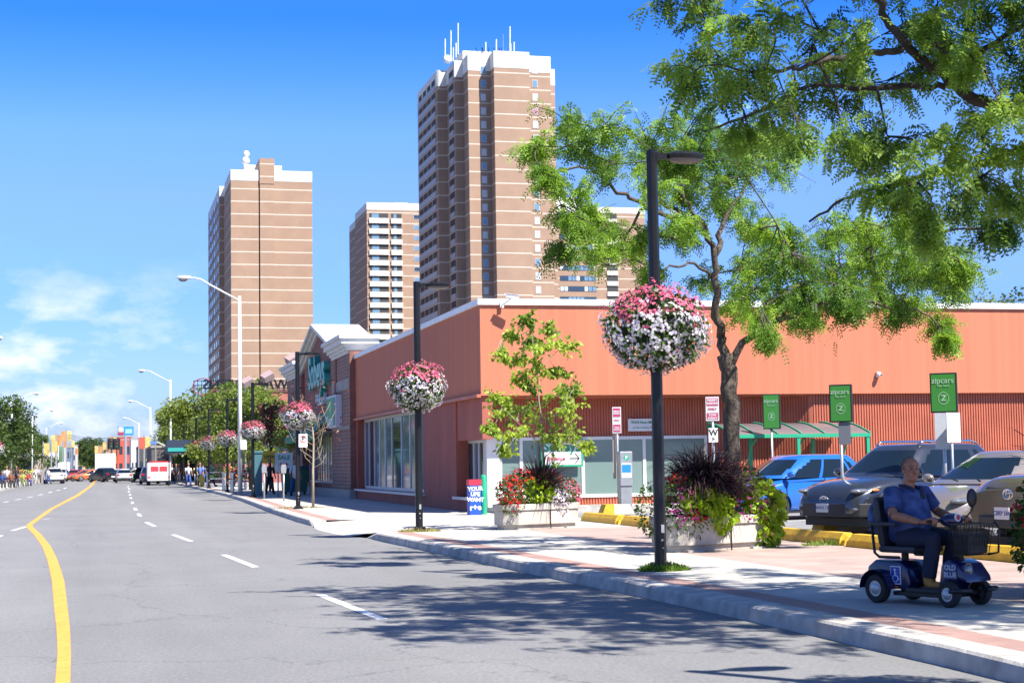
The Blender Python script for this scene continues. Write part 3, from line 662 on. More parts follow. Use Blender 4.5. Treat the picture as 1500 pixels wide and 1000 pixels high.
# far middle tower with white balconies
mt = thing('apartment_tower', 'shorter tower in the gap with two columns of white balconies', 'apartment tower')
YM = 418.; zm0 = at(560, 312.5, YM).z
FLM = 15.55/2400*at(560, 400, YM).y*1.015
mm_ = towermat('middle_tower_brick', zm0+.1, FLM, bw=.07)
ZM = at(560, 297, YM).z; a0 = at(537, 297, YM).x
plan_tower(mt, [(a0, at(640, 297, YM).x, YM, YM+20, ZM), (at(530, 300, YM+22).x, a0+1, YM+9, YM+22, ZM-.3), (at(520.5, 300, YM+38).x, a0+1, YM+22, YM+38, ZM-.8)], mm_, ZM, ph=1.9)
b = MB(); b.box(at(577, 292, YM+6).x, at(596, 292, YM+6).x, YM+5, YM+10, ZM-1, ZM+.9); b.build('penthouse', M['parapet'], mt)
for k in range(14):
    zz = zm0-FLM*k
    for pa, pc in ((541, 568.5), (573, 588)):
        xa, xc = at(pa, 310, YM).x, at(pc, 310, YM).x
        o = MB(); o.box(xa, xc, YM-.07, YM-.01, zz-1.3, zz); o.build('balcony_shade_panel', M['deepshade'], mt)
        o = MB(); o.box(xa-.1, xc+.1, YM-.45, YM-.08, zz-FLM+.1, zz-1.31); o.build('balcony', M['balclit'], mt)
        g_ = MB(); g_.box(xa+.6, xa+(xc-xa)*.5, YM-.09, YM-.071, zz-1.2, zz-.15); g_.build('balcony_glass', M['litglass'], mt)
    twin(mt, at(605.5, 310, YM).x, YM, zz-1.35, 2.3, 1.2, rw.choice(WM))
# right far tower behind the tall one
rt = thing('apartment_tower', 'wide brown tower half hidden behind tree boughs and the tallest tower', 'apartment tower')
YR = 425.; zr0 = at(850, 312, YR).z; FLR = 15.35/2400*at(850, 400, YR).y*1.05
rm = towermat('right_tower_brick', zr0-.9, FLR, bw=.07)
ZR = at(860, 303, YR).z
plan_tower(rt, [(at(800, 303, YR).x, at(944, 303, YR).x, YR, YR+25, ZR)], rm, ZR, ph=1.6)
b = MB(); b.box(at(805, 290, YR+6).x, at(842, 290, YR+6).x, YR+5, YR+10, ZR-1, at(830, 288, YR+5).z); b.build('penthouse', M['parapet'], rt)
for k in range(12):
    zz = zr0-FLR*k
    xa, xc = at(820, 400, YR).x, at(873, 400, YR).x
    o = MB(); o.box(xa, xc, YR-.06, YR-.01, zz-1.5, zz-.1); f = o.build('window', M['shadeglass'], rt)
    n_ = 9
    for j in range(n_):
        if rw.random() < .62:
            w_ = (xc-xa)/n_; o = MB(); o.box(xa+w_*j+.1, xa+w_*(j+1)-.1, YR-.09, YR-.061, zz-1.4, zz-.2); o.build('pane', rw.choice([M['litglass'], M['curtain'], M['litglass'], M['pink'] if k < 2 else M['litglass']]), f)
    o = MB(); o.box(at(889, 400, YR).x, at(905, 400, YR).x, YR-.06, YR-.01, zz-1.5, zz); o.build('balcony_shade_panel', M['deepshade'], rt)
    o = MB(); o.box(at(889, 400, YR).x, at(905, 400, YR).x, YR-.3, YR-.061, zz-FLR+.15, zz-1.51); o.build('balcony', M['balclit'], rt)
# ------------------------------------------------------------------ lamp posts with flower balls
def lamp_post(label, loc, h=5.2, group='black street lamps along the near pavement'):
    t = thing('street_lamp', label, 'street lamp', loc, 0, group)
    b = MB(); b.tube([(0, 0, .0), (0, 0, h)], [.078, .07], 8); 
    for k in range(4): a = pi/2*k; b.tube([(cos(a)*.066, sin(a)*.066, .05), (cos(a)*.06, sin(a)*.06, h-.02)], .012, 4)
    b.build('pole', M['black'], t)
    b = MB(); b.box(-.15, .15, -.15, .15, -.005, .05); b.box(-.11, .11, -.11, .11, .05, .1); b.build('base_plate', M['black'], t, bevel=.008)
    b = MB(); b.prism([(.05, h-.13), (.24, h-.1), (.3, h-.06), (.24, h-.035), (.05, h-.03)], -.025, .025, 'y'); b.build('arm', M['black'], t)
    b = MB(); n = 14; pr = []
    for i in range(n): a = 2*pi*i/n; pr.append((.46+.27*cos(a), .13*sin(a)))
    for z0, z1, s0, s1 in ((h-.1, h-.05, .92, 1.), (h-.05, h-.015, 1, .7)):
        for i in range(n):
            j = (i+1) % n; f = lambda p, s_: (.46+(p[0]-.46)*s_, p[1]*s_)
            b.quad((*f(pr[i], s0), z0), (*f(pr[j], s0), z0), (*f(pr[j], s1), z1), (*f(pr[i], s1), z1))
    b.poly([(.46+(x-.46)*.7, y*.7, h-.015) for x, y in pr]); b.build('lamp_head', M['black'], t)
    b = MB(); b.ball((.46, 0, h-.1), (.24, .11, .065), 14, 6); b.build('lens', mat('lamp_lens', (.2, .17, .15), .3) if 'll' not in M else M['ll'], t, smooth=True)
    b = MB(); b.box(-.012, .03, -.086, -.078, .46, .56); b.box(-.015, .015, -.085, -.078, .36, .385); b.box(.0, .02, -.085, -.078, .27, .285); split_islands(b.build('tag', M['galv'], t))
    b = MB(); b.tube([(0, 0, 3.42), (0, 0, 3.46)], .085, 8); b.build('collar', M['galv'], t)
    return t
M['ll'] = mat('lamp_lens', (.2, .17, .15), .3)
M['leafdk'] = leafmat('basket_leaf', (.02, .055, .012), (.10, .19, .03), .25)
M['pinkf'] = leafmat('pink_petal', (.55, .05, .17), (.85, .30, .42), .3); M['whitef'] = leafmat('white_petal', (.48, .42, .58), (.9, .88, .84), .3)
M['redf'] = leafmat('red_petal', (.45, .01, .01), (.75, .05, .03), .25); M['magf'] = leafmat('magenta_petal', (.35, .02, .2), (.65, .12, .42), .3)
M['lime'] = leafmat('lime_leaf', (.14, .26, .01), (.40, .55, .03), .4); M['purple'] = leafmat('purple_blade', (.008, .005, .008), (.075, .04, .045), .1, .35)
M['grass'] = leafmat('grass_blade', (.05, .13, .01), (.2, .32, .04), .4)
M['drygrass'] = leafmat('dry_blade', (.2, .2, .05), (.4, .36, .12), .3)
def flowers(P, Nn, size):
    """each flower: two crossed four-petal quads facing outward along Nn"""
    n = len(P); A = unit(np.cross(Nn, rdir(n))); B = np.cross(Nn, A); s = size.reshape(-1, 1)
    out = []
    for th in (0, pi/4):
        a = (A*cos(th)+B*sin(th))*s*.5; c = (-A*sin(th)+B*cos(th))*s*.5; up = Nn*s*.16
        out.append(np.stack([P+a+up, P+c+up, P-a+up, P-c+up], 1)+0*P[:, None])
    return np.concatenate(out, 0)
def ell(n, rx, rz, ztop=1., lump=.11, seed=0, zpow=1.):
    d = rdir(n); az = np.arctan2(d[:, 1], d[:, 0]); 
    f = 1+lump*np.sin(az*3+seed)*np.cos(d[:, 2]*4+seed)+lump*.6*np.sin(az*7+seed*2+d[:, 2]*6)
    P = d*np.array([rx, rx, rz])*f[:, None]; return P, unit(d/np.array([rx, rx, rz]))
def flower_ball(label, loc, rx, rz, dens=1., seed=1, group='flower balls on the lamp posts'):
    t = thing('flower_ball', label, 'flower basket', loc, 0, group)
    b = MB(); b.lathe([(.05, -rz*.55), (rx*.6, -rz*.35), (rx*.7, 0), (rx*.62, rz*.35), (.05, rz*.4)], 14); b.build('basket', mat('coco_liner', (.02, .025, .012), .95) if 'coco' not in M else M['coco'], t)
    n = int(2600*dens); P, Nn = ell(n, rx*.95, rz*.95, seed=seed); P = P*rng.uniform(.8, 1.0, (n, 1)); D = unit(Nn+rdir(n)*.9+np.array([0, 0, -.5]))
    quads_mesh('foliage', leaf_quads(P, D, rng.uniform(.05, .1, n), rng.uniform(.03, .055, n), .3), M['leafdk'], t, rng.random(n))
    # blossom patches: pink over the top, white below, lumps of both between
    n = int(4800*dens); P, Nn = ell(n, rx, rz, seed=seed); P = P*rng.uniform(.93, 1.06, (n, 1))
    zz = P[:, 2]/rz; az = np.arctan2(P[:, 1], P[:, 0])
    pn = .5*np.sin(az*4+seed)+.4*np.sin(az*9+zz*5+seed); isp = zz > .32+.28*pn; dark = (np.sin(az*11+zz*13+seed*3)+np.sin(az*5-zz*17) > .95)
    isp = isp | ((np.sin(az*6+seed)*np.sin(zz*9+seed) > .82) & (zz > -.3))
    for nm, sel, mm in (('pink_blossoms', isp & ~dark, M['pinkf']), ('white_blossoms', ~isp & ~dark, M['whitef'])):
        p, q = P[sel], Nn[sel]; q = unit(q+rdir(len(q))*.45); k = len(p); s = rng.uniform(.03, .048, k)
        sh = np.clip(rng.normal(.62, .28, k), 0, 1); quads_mesh(nm, flowers(p, q, s), mm, t, np.concatenate([sh, sh]))
    return t
M['coco'] = mat('coco_liner', (.02, .025, .012), .95)
ORD = ['nearest', 'second', 'third', 'fourth', 'fifth', 'sixth', 'seventh', 'eighth', 'ninth', 'tenth', 'eleventh']
spots = [(6.5, 8.1), (6.88, 19.91), (6.36, 33.61), (6.13, 53.43), (6.58, 75.13), (6.73, 92.94), (6.72, 109.4), (6.9, 128), (6.9, 148), (7.0, 172), (7.0, 200)]
LL = ['black street lamp out of frame beyond the planter at the right edge', 'tall black street lamp closest to the kerb planters, tuft of grass at its foot', 'black street lamp with small green weeds at foot, left of the maple sapling planter',
      'black street lamp beside the bare young tree by the brick entrance', 'black street lamp behind the teal pillar near the parking meters', 'black street lamp just past the pale cobra light pole',
      'black street lamp beside the yellow fire hydrant, nearer one', 'black street lamp just behind the yellow fire hydrant', 'thin distant black street lamp above the white emergency van', 'thin distant black street lamp against the dense green trees', 'farthest thin black street lamp of the row']
BL = ['flower ball on the lamp post out of frame at right', 'huge ball of pink and white flowers on the closest lamp post', 'pink topped white flower ball in front of the dark red store wall', 'pink and white flower ball by the brick gabled entrance',
      'round flower ball over the teal pillar and parking meters', 'flower ball just left of the pale cobra light pole', 'pink flower ball above the pavement left of the shop awnings', 'pink flower ball above the yellow hydrant', 'small distant flower ball right of the white emergency van', 'small distant flower ball among the hazy lamps', 'farthest small pink flower ball in the row']
L0 = None
BS = [(.66, .5), (.66, .54), (.56, .49), (.53, .45), (.54, .44), (.55, .45), (.55, .45), (.6, .42), (.6, .4), (.6, .4), (.6, .4)]
far_ball = None
for i, (x, y) in enumerate(spots):
    if L0 is None: L0 = lamp_post(LL[i], (x, y, 0)); lp = L0
    else: lp = copy_tree(L0); lp.location = (x, y, 0); lp['label'] = LL[i]
    zc = 3.08 if i < 2 else 3.0
    if i == 1: lp.scale = (1, 1, 1.038)
    if i in (3,): lp.scale = (1, 1, .98)
    if i < 5: flower_ball(BL[i], (x, y, zc), *BS[i], dens=1.0 if i == 1 else .7, seed=i*1.7)
    elif far_ball is None: far_ball = flower_ball(BL[i], (x, y, 2.95), *BS[i], dens=.5, seed=9)
    else: c = copy_tree(far_ball); c.location = (x, y, 2.95); c['label'] = BL[i]; c.rotation_euler = (0, 0, i*1.3)
for i, (x, y, hh) in enumerate([(-7.9, 127.5, 5.6), (-7.9, 172, 5.2), (-7.9, 205, 5.2)]):
    lp = copy_tree(L0); lp.location = (x, y, 0); lp.rotation_euler = (0, 0, pi); lp['group'] = 'black street lamps on the far side of the road'; lp['label'] = ['black street lamp at the left edge under the dark trees', 'black street lamp beside the pavement stalls across the road', 'farther black street lamp across the road near the waiting pickup'][i]
    c = copy_tree(far_ball); c.location = (x, y, 3.0); c.scale = (1.35, 1.35, 1.2); c['group'] = 'flower balls across the road'; c['label'] = ['pink and white flower ball at left edge under dark trees', 'dark pink flower ball under the trees across the road', 'pale pink flower ball across the road near the banners'][i]
# weeds round the lamp feet
def tuft(name, label, loc, r, n, h, mm, flat=.4):
    a = rng.uniform(0, 2*pi, n); rr_ = r*np.sqrt(rng.random(n)); P = np.stack([np.cos(a)*rr_*1.5, np.sin(a)*rr_, np.zeros(n)], 1)
    D = unit(rdir(n)*flat+np.array([0, 0, .5])+P*1.2); hh = h*rng.uniform(.4, 1.2, n)*(1-.5*rr_/r)
    o = quads_mesh(name, leaf_quads(P, D, hh, .018*np.ones(n)+hh*.08, .0), mm, None, rng.random(n)); o.location = loc
    tag(o, label, 'grass tuft', kind='stuff'); return o
tuft('grass', 'green weeds round the foot of the closest street lamp', (6.9, 19.85, 0), .2, 900, .15, M['grass'])
tuft('grass', 'pale weeds round the foot of the second street lamp', (6.36, 33.55, 0), .28, 500, .12, M['drygrass'])
tuft('grass', 'sparse dry weeds round the bare young tree', (6.4, 54.6, 0), .6, 220, .12, M['drygrass'])
tuft('grass', 'small weeds at the joint of the yellow parking blocks', (11.25, 24.3, 0), .3, 160, .16, M['grass'])
# ------------------------------------------------------------------ cobra street lights
def cobra(label, loc, sx=1, h=10.45, rise=.95, reach=3.1, group='pale cobra head road lights'):
    t = thing('road_light', label, 'street light', loc, 0, group)
    b = MB(); b.tube([(0, 0, 0), (0, 0, h)], [.13, .075], 10); b.build('pole', M['white'], t, smooth=True)
    b = MB(); b.tube([(0, 0, h-.25), (-sx*reach*.5, 0, h+rise*.62), (-sx*reach*.65, 0, h+rise*.92), (-sx*reach*.78, 0, h+rise)], [.05, .045, .04, .04], 6); b.build('arm', M['white'], t, smooth=True)
    b = MB(); b.ball((-sx*reach*.92, 0, h+rise), (.42, .17, .11), 12, 6); b.build('lamp_head', M['white'], t, smooth=True)
    b = MB(); b.ball((-sx*reach*.95, 0, h+rise-.09), (.24, .13, .13), 10, 6); b.build('lens', M['ll'], t, smooth=True)
    return t
C0 = cobra('nearest tall pale cobra road light rising in front of the left tower', (6.99, 87.4, 0), h=10.4)
for i, (x, y, lab) in enumerate([(6.7, 172, 'second pale cobra road light on the right side'), (6.8, 250, 'third pale cobra road light on the right side'), (6.9, 335, 'fourth pale cobra road light on the right side'), (6.9, 430, 'farthest pale cobra road light on the right side')]):
    c = copy_tree(C0); c.location = (x, y, 0); c['label'] = lab
for i, (x, y, sc, lab) in enumerate([(-7.7, 92, .75, 'pale cobra road light whose head enters at the left edge'), (-7.9, 152, .72, 'pale cobra road light in front of the dark trees across the road'), (-7.9, 196, .72, 'pale cobra road light beyond the trees across the road'), (-8.1, 250, .72, 'farther pale cobra road light across the road'), (-8.2, 320, .72, 'farthest pale cobra road light across the road')]):
    c = copy_tree(C0); c.location = (x, y, 0); c.rotation_euler = (0, 0, pi); c['label'] = lab; c['group'] = 'pale cobra lights across the road'; c.scale = (sc, sc, sc)
# ------------------------------------------------------------------ planters
M['planter'] = mat('planter_concrete', (.40, .375, .33), .85, var=.18, vscale=3, bump=.35, bscale=30)
M['soil'] = mat('soil', (.04, .03, .02), .95)
def planter(label, loc, rz, L=2.15, Wd=1.5, h=.53, m=None, group=None):
    t = thing('planter', label, 'planter', loc, rz, group)
    def oct_(dx, dy, c): return [(-dx+c, -dy), (dx-c, -dy), (dx, -dy+c), (dx, dy-c), (dx-c, dy), (-dx+c, dy), (-dx, dy-c), (-dx, -dy+c)]
    b = MB(); b.prism(oct_(L/2-.09, Wd/2-.09, .2), 0, .1); b.prism(oct_(L/2-.03, Wd/2-.03, .24), .1, h-.13); b.prism(oct_(L/2, Wd/2, .25), h-.13, h)
    o = b.build('body', m or M['planter'], t, bevel=.012)
    b = MB(); b.box(.05, .058, -Wd/2-.004, -Wd/2+.02, .0, h); b.build('joint', M['soil'], t)
    b = MB(); b.prism(oct_(L/2-.1, Wd/2-.1, .2), h, h+.02); b.build('soil', M['soil'], t)
    for sx in (-1, 1): b = MB(); b.box(sx*L/2*.62-.16, sx*L/2*.62+.16, -Wd/2+.01, Wd/2-.01, -.0, .03); b.build('foot', m or M['planter'], t)
    return t
RP = radians(22)
PW, PC = .85, .25
def pcentre(ax, ay, L): return (ax+(L/2-PC)*cos(RP)-PW/2*sin(RP), ay+(L/2-PC)*sin(RP)+PW/2*cos(RP), 0)
P1 = pcentre(8.34, 33.0, 2.05); P2 = pcentre(8.56, 23.49, 2.2); P3 = (10.0, 14.3, 0)
planter('clean octagonal concrete planter under the young maple', P1, RP, 2.05, PW)
planter('shaded concrete planter under the big locust tree', P2, RP, 2.2, PW)
M['planterdk'] = mat('planter_dark', (.06, .075, .085), .6, var=.2)
planter('dark planter at the right edge behind the scooter', P3, radians(8), 2.0, 1.5, .58, M['planterdk'])
def R2(p, rz): return np.array([p[0]*cos(rz)-p[1]*sin(rz), p[0]*sin(rz)+p[1]*cos(rz)])
def clump(c, r, n, kind):
    """leafy mound made of leaf quads; returns list of (quads, shade, mat)"""
    c = np.array(c); r = np.array(r if hasattr(r, '__len__') else (r, r, r)); d = rdir(n); P = c+d*r*rng.uniform(.75, 1.03, (n, 1)); keep = P[:, 2] > c[2]-r[2]*.95
    P, d = P[keep], d[keep]; k = len(P)
    if kind == 'lime':
        D = unit(d*.6+rdir(k)*.5+np.array([0, 0, -.45])); return leaf_quads(P, D, rng.uniform(.08, .15, k), rng.uniform(.07, .12, k), .2), rng.random(k)
    if kind == 'green':
        D = unit(d+rdir(k)*.8); return leaf_quads(P, D, rng.uniform(.04, .08, k), rng.uniform(.03, .05, k), .1), rng.random(k)
    s = rng.uniform(.035, .065, k); q = unit(d+rdir(k)*.4); sh = np.clip(rng.normal(.6, .3, k), 0, 1); return flowers(P, q, s), np.concatenate([sh, sh])
def spiky(n, L, base=.12, droop=.9, wd=.016):
    """arching blades from the centre"""
    seg = 5; a = rng.uniform(0, 2*pi, n); tilt = rng.uniform(.05, 1.0, n); ln = L*rng.uniform(.6, 1.1, n)
    P = np.stack([np.cos(a)*base*rng.random(n), np.sin(a)*base*rng.random(n), np.zeros(n)], 1)
    d = np.stack([np.cos(a)*np.sin(tilt), np.sin(a)*np.sin(tilt), np.cos(tilt)], 1); sd_ = unit(np.cross(d, np.array([0, 0, 1.]))+rdir(n)*.3); out = []
    prev = P; 
    for k in range(seg):
        d = unit(d+np.array([0, 0, -1])*droop*(k+1)/seg*.42); nxt = prev+d*(ln/seg)[:, None]; w0 = wd*(1-k/seg)**.7; w1 = wd*(1-(k+1)/seg)**.7+.0008
        out.append(np.stack([prev-sd_*w0, prev+sd_*w0, nxt+sd_*w1, nxt-sd_*w1], 1)); prev = nxt
    return np.concatenate(out), np.tile(rng.random(n), seg)
def planting(label, loc, rz, spec, blades, name='flower_bed', cat='flowers', ys=.62, xs=.93):
    t = thing(name, label, cat, (loc[0], loc[1], .54), rz)
    acc = {}
    for kind, c, r, n in spec:
        if ys != 1: c = (c[0]*xs, c[1]*ys+.02, c[2]); r = tuple(np.array(r)*np.array([1, .72, 1]))
        q, sh = clump(c, r, n, kind); acc.setdefault(kind, []).append((q, sh))
    names = dict(lime='lime_leaves', green='green_leaves', red='red_blossoms', pink='pink_blossoms', white='white_blossoms', mag='magenta_blossoms')
    mats = dict(lime=M['lime'], green=M['leafdk'], red=M['redf'], pink=M['pinkf'], white=M['whitef'], mag=M['magf'])
    for k, v in acc.items(): quads_mesh(names[k], np.concatenate([a for a, _ in v]), mats[k], t, np.concatenate([s for _, s in v]))
    for (c, n, L, dr) in blades:
        q, sh = spiky(n, L, droop=dr); o = quads_mesh('dark_grass_blades', q+np.array(c), M['purple'], t, sh)
    return t
# local x runs along the planter face towards the right, -y towards the viewer
planting('red, lime and white flowers round purple grass under the maple sapling', P1, RP,
 [('green', (-.6, -.2, .25), (.5, .5, .35), 900), ('green', (.6, -.2, .22), (.45, .5, .3), 700), ('green', (0, .2, .3), (.7, .5, .4), 900), ('lime', (-.12, -.5, .22), (.3, .25, .24), 260), ('lime', (-.45, -.45, .35), (.2, .2, .15), 60),
  ('red', (-.85, -.3, .2), (.33, .4, .42), 230), ('red', (-.5, -.2, .45), (.4, .4, .3), 170), ('red', (.35, .0, .45), (.45, .3, .25), 120), ('red', (-.9, -.5, -.02), (.2, .25, .2), 60), ('green', (-.9, -.5, .0), (.26, .3, .25), 250),
  ('white', (.3, -.62, .1), (.32, .22, .22), 260), ('white', (.45, -.7, -.1), (.13, .1, .12), 50), ('pink', (.8, -.3, .2), (.32, .35, .3), 220), ('pink', (.95, -.2, .1), (.2, .3, .28), 90), ('green', (.5, -.5, .1), (.3, .25, .2), 250)],
 [((.05, -.1, .2), 520, .95, .8)])
planting('lime vine, red geraniums and dark drooping grass in the shaded planter', P2, RP,
 [('green', (-.75, -.3, .1), (.45, .55, .5), 1100), ('green', (.75, -.2, .2), (.5, .55, .5), 1100), ('green', (0, .2, .3), (.7, .5, .4), 900), ('green', (-1.25, .0, .1), (.25, .35, .4), 400),
  ('lime', (-.45, -.6, .2), (.42, .25, .24), 420), ('lime', (-.1, -.68, .05), (.22, .16, .3), 160), ('lime', (.95, -.55, .1), (.36, .28, .36), 420), ('lime', (.95, -.62, -.25), (.25, .2, .25), 240), ('lime', (.6, -.5, .45), (.25, .25, .14), 100),
  ('red', (-.8, -.2, .55), (.2, .3, .12), 60), ('red', (-.3, -.4, .52), (.15, .2, .1), 30), ('red', (.1, -.6, .3), (.3, .15, .12), 24), ('red', (.5, .0, .6), (.3, .3, .14), 60), ('red', (-.65, -.68, .02), (.22, .15, .12), 50),
  ('mag', (-.95, -.55, .1), (.22, .25, .25), 70), ('mag', (-.75, -.7, -.02), (.25, .15, .1), 50), ('mag', (.5, -.62, .08), (.3, .15, .25), 60), ('mag', (1.2, -.25, .15), (.18, .3, .32), 170), ('mag', (1.15, -.4, -.1), (.16, .2, .22), 80), ('pink', (-.8, -.55, .35), (.2, .2, .12), 50), ('pink', (.85, -.3, .4), (.3, .3, .15), 40), ('pink', (1., -.6, .1), (.3, .2, .4), 50)],
 [((-.15, -.15, .3), 900, .92, 1.35), ((.2, -.2, .22), 520, .7, .7), ((-.4, -.05, .35), 420, .85, 1.5)])
planting('red geraniums and trailing leaves spilling from the right edge planter', P3, radians(8),
 [('green', (-.7, .1, .35), (.55, .6, .5), 2600), ('green', (-.95, .2, .05), (.35, .5, .45), 1600), ('green', (.2, -.1, .3), (.7, .5, .5), 1000), ('red', (-.95, .15, .25), (.4, .5, .5), 220), ('red', (-.5, -.4, .3), (.4, .25, .4), 90), ('lime', (-.8, -.2, .2), (.4, .35, .3), 60)],
 [((-.6, .2, .4), 150, 1.1, .9)], ys=1)
# ------------------------------------------------------------------ trees
M['bark'] = mat('bark', (.075, .06, .048), .95, var=.5, vscale=9, bump=.9, bscale=22, vec=(3, 3, .5))
M['barkdk'] = mat('bark_dark', (.045, .036, .03), .95, var=.4, vscale=9, bump=.8, bscale=22)
M['locust'] = leafmat('locust_leaf', (.04, .12, .012), (.25, .43, .04), .45)
M['locust2'] = leafmat('locust_leaf_near', (.02, .072, .012), (.23, .38, .045), .42)
M['maple'] = leafmat('maple_leaf', (.09, .18, .02), (.38, .50, .06), .42)
M['street'] = leafmat('street_leaf', (.05, .10, .012), (.24, .30, .05), .35)
M['darkleaf'] = leafmat('dark_leaf', (.015, .04, .008), (.09, .14, .025), .3)
M['russet'] = leafmat('russet_leaf', (.07, .02, .02), (.2, .07, .06), .3)
def catmull(pts, k=4):
    P = [Vector(p) for p in pts]; P = [P[0]*2-P[1]]+P+[P[-1]*2-P[-2]]; out = []
    for i in range(1, len(P)-2):
        for j in range(k):
            t = j/k; a, b_, c, d = P[i-1:i+3]
            out.append(.5*((2*b_)+(-a+c)*t+(2*a-5*b_+4*c-d)*t*t+(-a+3*b_-3*c+d)*t**3))
    out.append(P[-2]); return out
def traced_tree(name, label, root, limbs, clumps, leafm, barkm, per, lsize, nl, ls=1., twig_r=.012, leafkind='frond', extra=(), wob=.05, rr=3, dense=1.0, trunk_name='trunk'):
    """limbs: list of (points as (px,py,Y), r0, r1); clumps: (px,py,rpx,Y or None)"""
    rd = random.Random(rr); t = thing(name, label, 'tree', root)
    ro = Vector(root); nodes = []; b = MB()
    for i, (pts, r0, r1) in enumerate(limbs):
        r0 *= ls; r1 *= ls**.5
        P = catmull([at(*p) if len(p) == 3 else Vector(p[:3]) for p in pts], 5)
        P = [p-ro+Vector((rd.gauss(0, wob), rd.gauss(0, wob), rd.gauss(0, wob)))*(.5 if 0 < j < len(P)-1 else 0)*(r0 < .15) for j, p in enumerate(P)]
        n = len(P); rad = [r0+(r1-r0)*(j/(n-1))**.8 for j in range(n)]
        if i == 0 : rad[0] *= 1.35; rad[1] *= 1.12
        b.tube(P, rad, 10 if r0 > .08 else 6)
        nodes += [(P[j], rad[j]) for j in range(2 if i else n//2, n)]
    quadsV, sh = [], []
    for (c, r, n) in [(at(px, py, Y)-ro, rp*at(px, py, Y).y*1.05/FPX, per) for (px, py, rp, Y) in clumps]+[(Vector(c)-ro, r, n) for (c, r, n) in extra]:
        # a twig from the closest limb point, then side twigs carrying the leaves
        nb, nr = min(nodes, key=lambda q: (q[0]-c).length+.0*q[1]); mid = (nb+c)/2+Vector((rd.gauss(0, .12), rd.gauss(0, .12), rd.gauss(.05, .1)))*min(1, (nb-c).length)
        tw = catmull([nb, mid, c], 4); b.tube(tw, [max(.006, min(nr*.6, .008+.022*(nb-c).length)*(1-j/len(tw)*.75)) for j in range(len(tw))], 5)
        if (c-nb).length < 2.2: nodes.append((c, .02)); nodes.append((mid, .025))
        n = int(n*dense*(.75+rd.random()*.5)); nt_ = max(5, n//14); st_ = []
        for j in range(nt_):
            a = tw[rd.randrange(len(tw)//2, len(tw))]; dv = Vector((rd.gauss(0, 1), rd.gauss(0, 1), rd.gauss(0, .55))); dv.normalize(); e = c+dv*r*rd.uniform(.35, 1.55)
            m_ = (a+e)/2+Vector((0, 0, .12*r)); b.tube([a, m_, e], [twig_r, twig_r*.7, twig_r*.35], 3, caps=False); st_.append((a, m_, e))
        k = n; idx = rng.integers(0, nt_, k); tt_ = rng.uniform(.25, 1.05, k)[:, None]
        A = np.array([st_[i_][0] for i_ in idx]); Mi = np.array([st_[i_][1] for i_ in idx]); E = np.array([st_[i_][2] for i_ in idx])
        Pp = A*(1-tt_)**2+2*Mi*tt_*(1-tt_)+E*tt_**2+rng.normal(size=(k, 3))*lsize*.25
        D = unit(unit(E-Mi)*.6+rdir(k)*.9+np.array([0, 0, -.25])); base = rng.uniform(.15, .85); s_ = np.clip(rng.normal(base, .22, k), 0, 1)
        if leafkind == 'frond': q = fronds(Pp, D, rng.uniform(.7, 1.2, k)*lsize, nl, lw=lsize*.13, ll=lsize*.36, droop=.35); s_ = np.tile(s_, nl*2)
        else: q = leaf_quads(Pp, D, rng.uniform(.6, 1.2, k)*lsize, rng.uniform(.45, .8, k)*lsize, .4)
        quadsV.append(q); sh.append(s_)
    b.build(trunk_name, barkm, t, smooth=True)
    quads_mesh('crown', np.concatenate(quadsV), leafm, t, np.concatenate(sh)); return t
Y2 = 24.4
limbs2 = [([(1063, 770, Y2), (1067, 700, Y2), (1073, 620, Y2), (1067, 560, Y2), (1062, 520, Y2)], .21, .17),
 ([(1062, 525, Y2), (1055, 480, Y2), (1048, 430, Y2-.1), (1046, 375, Y2-.1), (1032, 335, Y2-.2), (1008, 300, Y2-.3), (990, 250, Y2-.4)], .135, .03),
 ([(1046, 375, Y2-.1), (1058, 325, Y2+.2), (1085, 285, Y2+.4), (1115, 230, Y2+.8)], .09, .02), ([(1030, 333, Y2-.2), (960, 312, Y2-.6), (905, 278, Y2-1), (862, 245, Y2-1.2), (812, 250, Y2-1.4), (775, 222, Y2-1.5)], .075, .012),
 ([(1040, 350, Y2-.1), (990, 305, Y2+.5), (940, 312, Y2+.9), (905, 365, Y2+1.1), (860, 385, Y2+1), (822, 372, Y2+1)], .06, .012), ([(1050, 405, Y2), (1010, 385, Y2-.3), (965, 398, Y2-.6), (930, 380, Y2-.9)], .05, .012),
 ([(1067, 535, Y2), (1098, 492, Y2-.2), (1150, 465, Y2-.5), (1215, 442, Y2-.7), (1290, 447, Y2-1), (1345, 455, Y2-1.1), (1382, 492, Y2-1.2)], .12, .015),
 ([(1105, 483, Y2-.2), (1093, 440, Y2+.2), (1078, 415, Y2+.4)], .05, .012), ([(1150, 465, Y2-.5), (1140, 410, Y2-.2), (1160, 360, Y2)], .05, .012), ([(1215, 442, Y2-.7), (1250, 390, Y2-.2), (1300, 350, Y2+.2)], .05, .012),
 ([(985, 255, Y2-.4), (930, 200, Y2-.8), (880, 175, Y2-1)], .03, .01)]
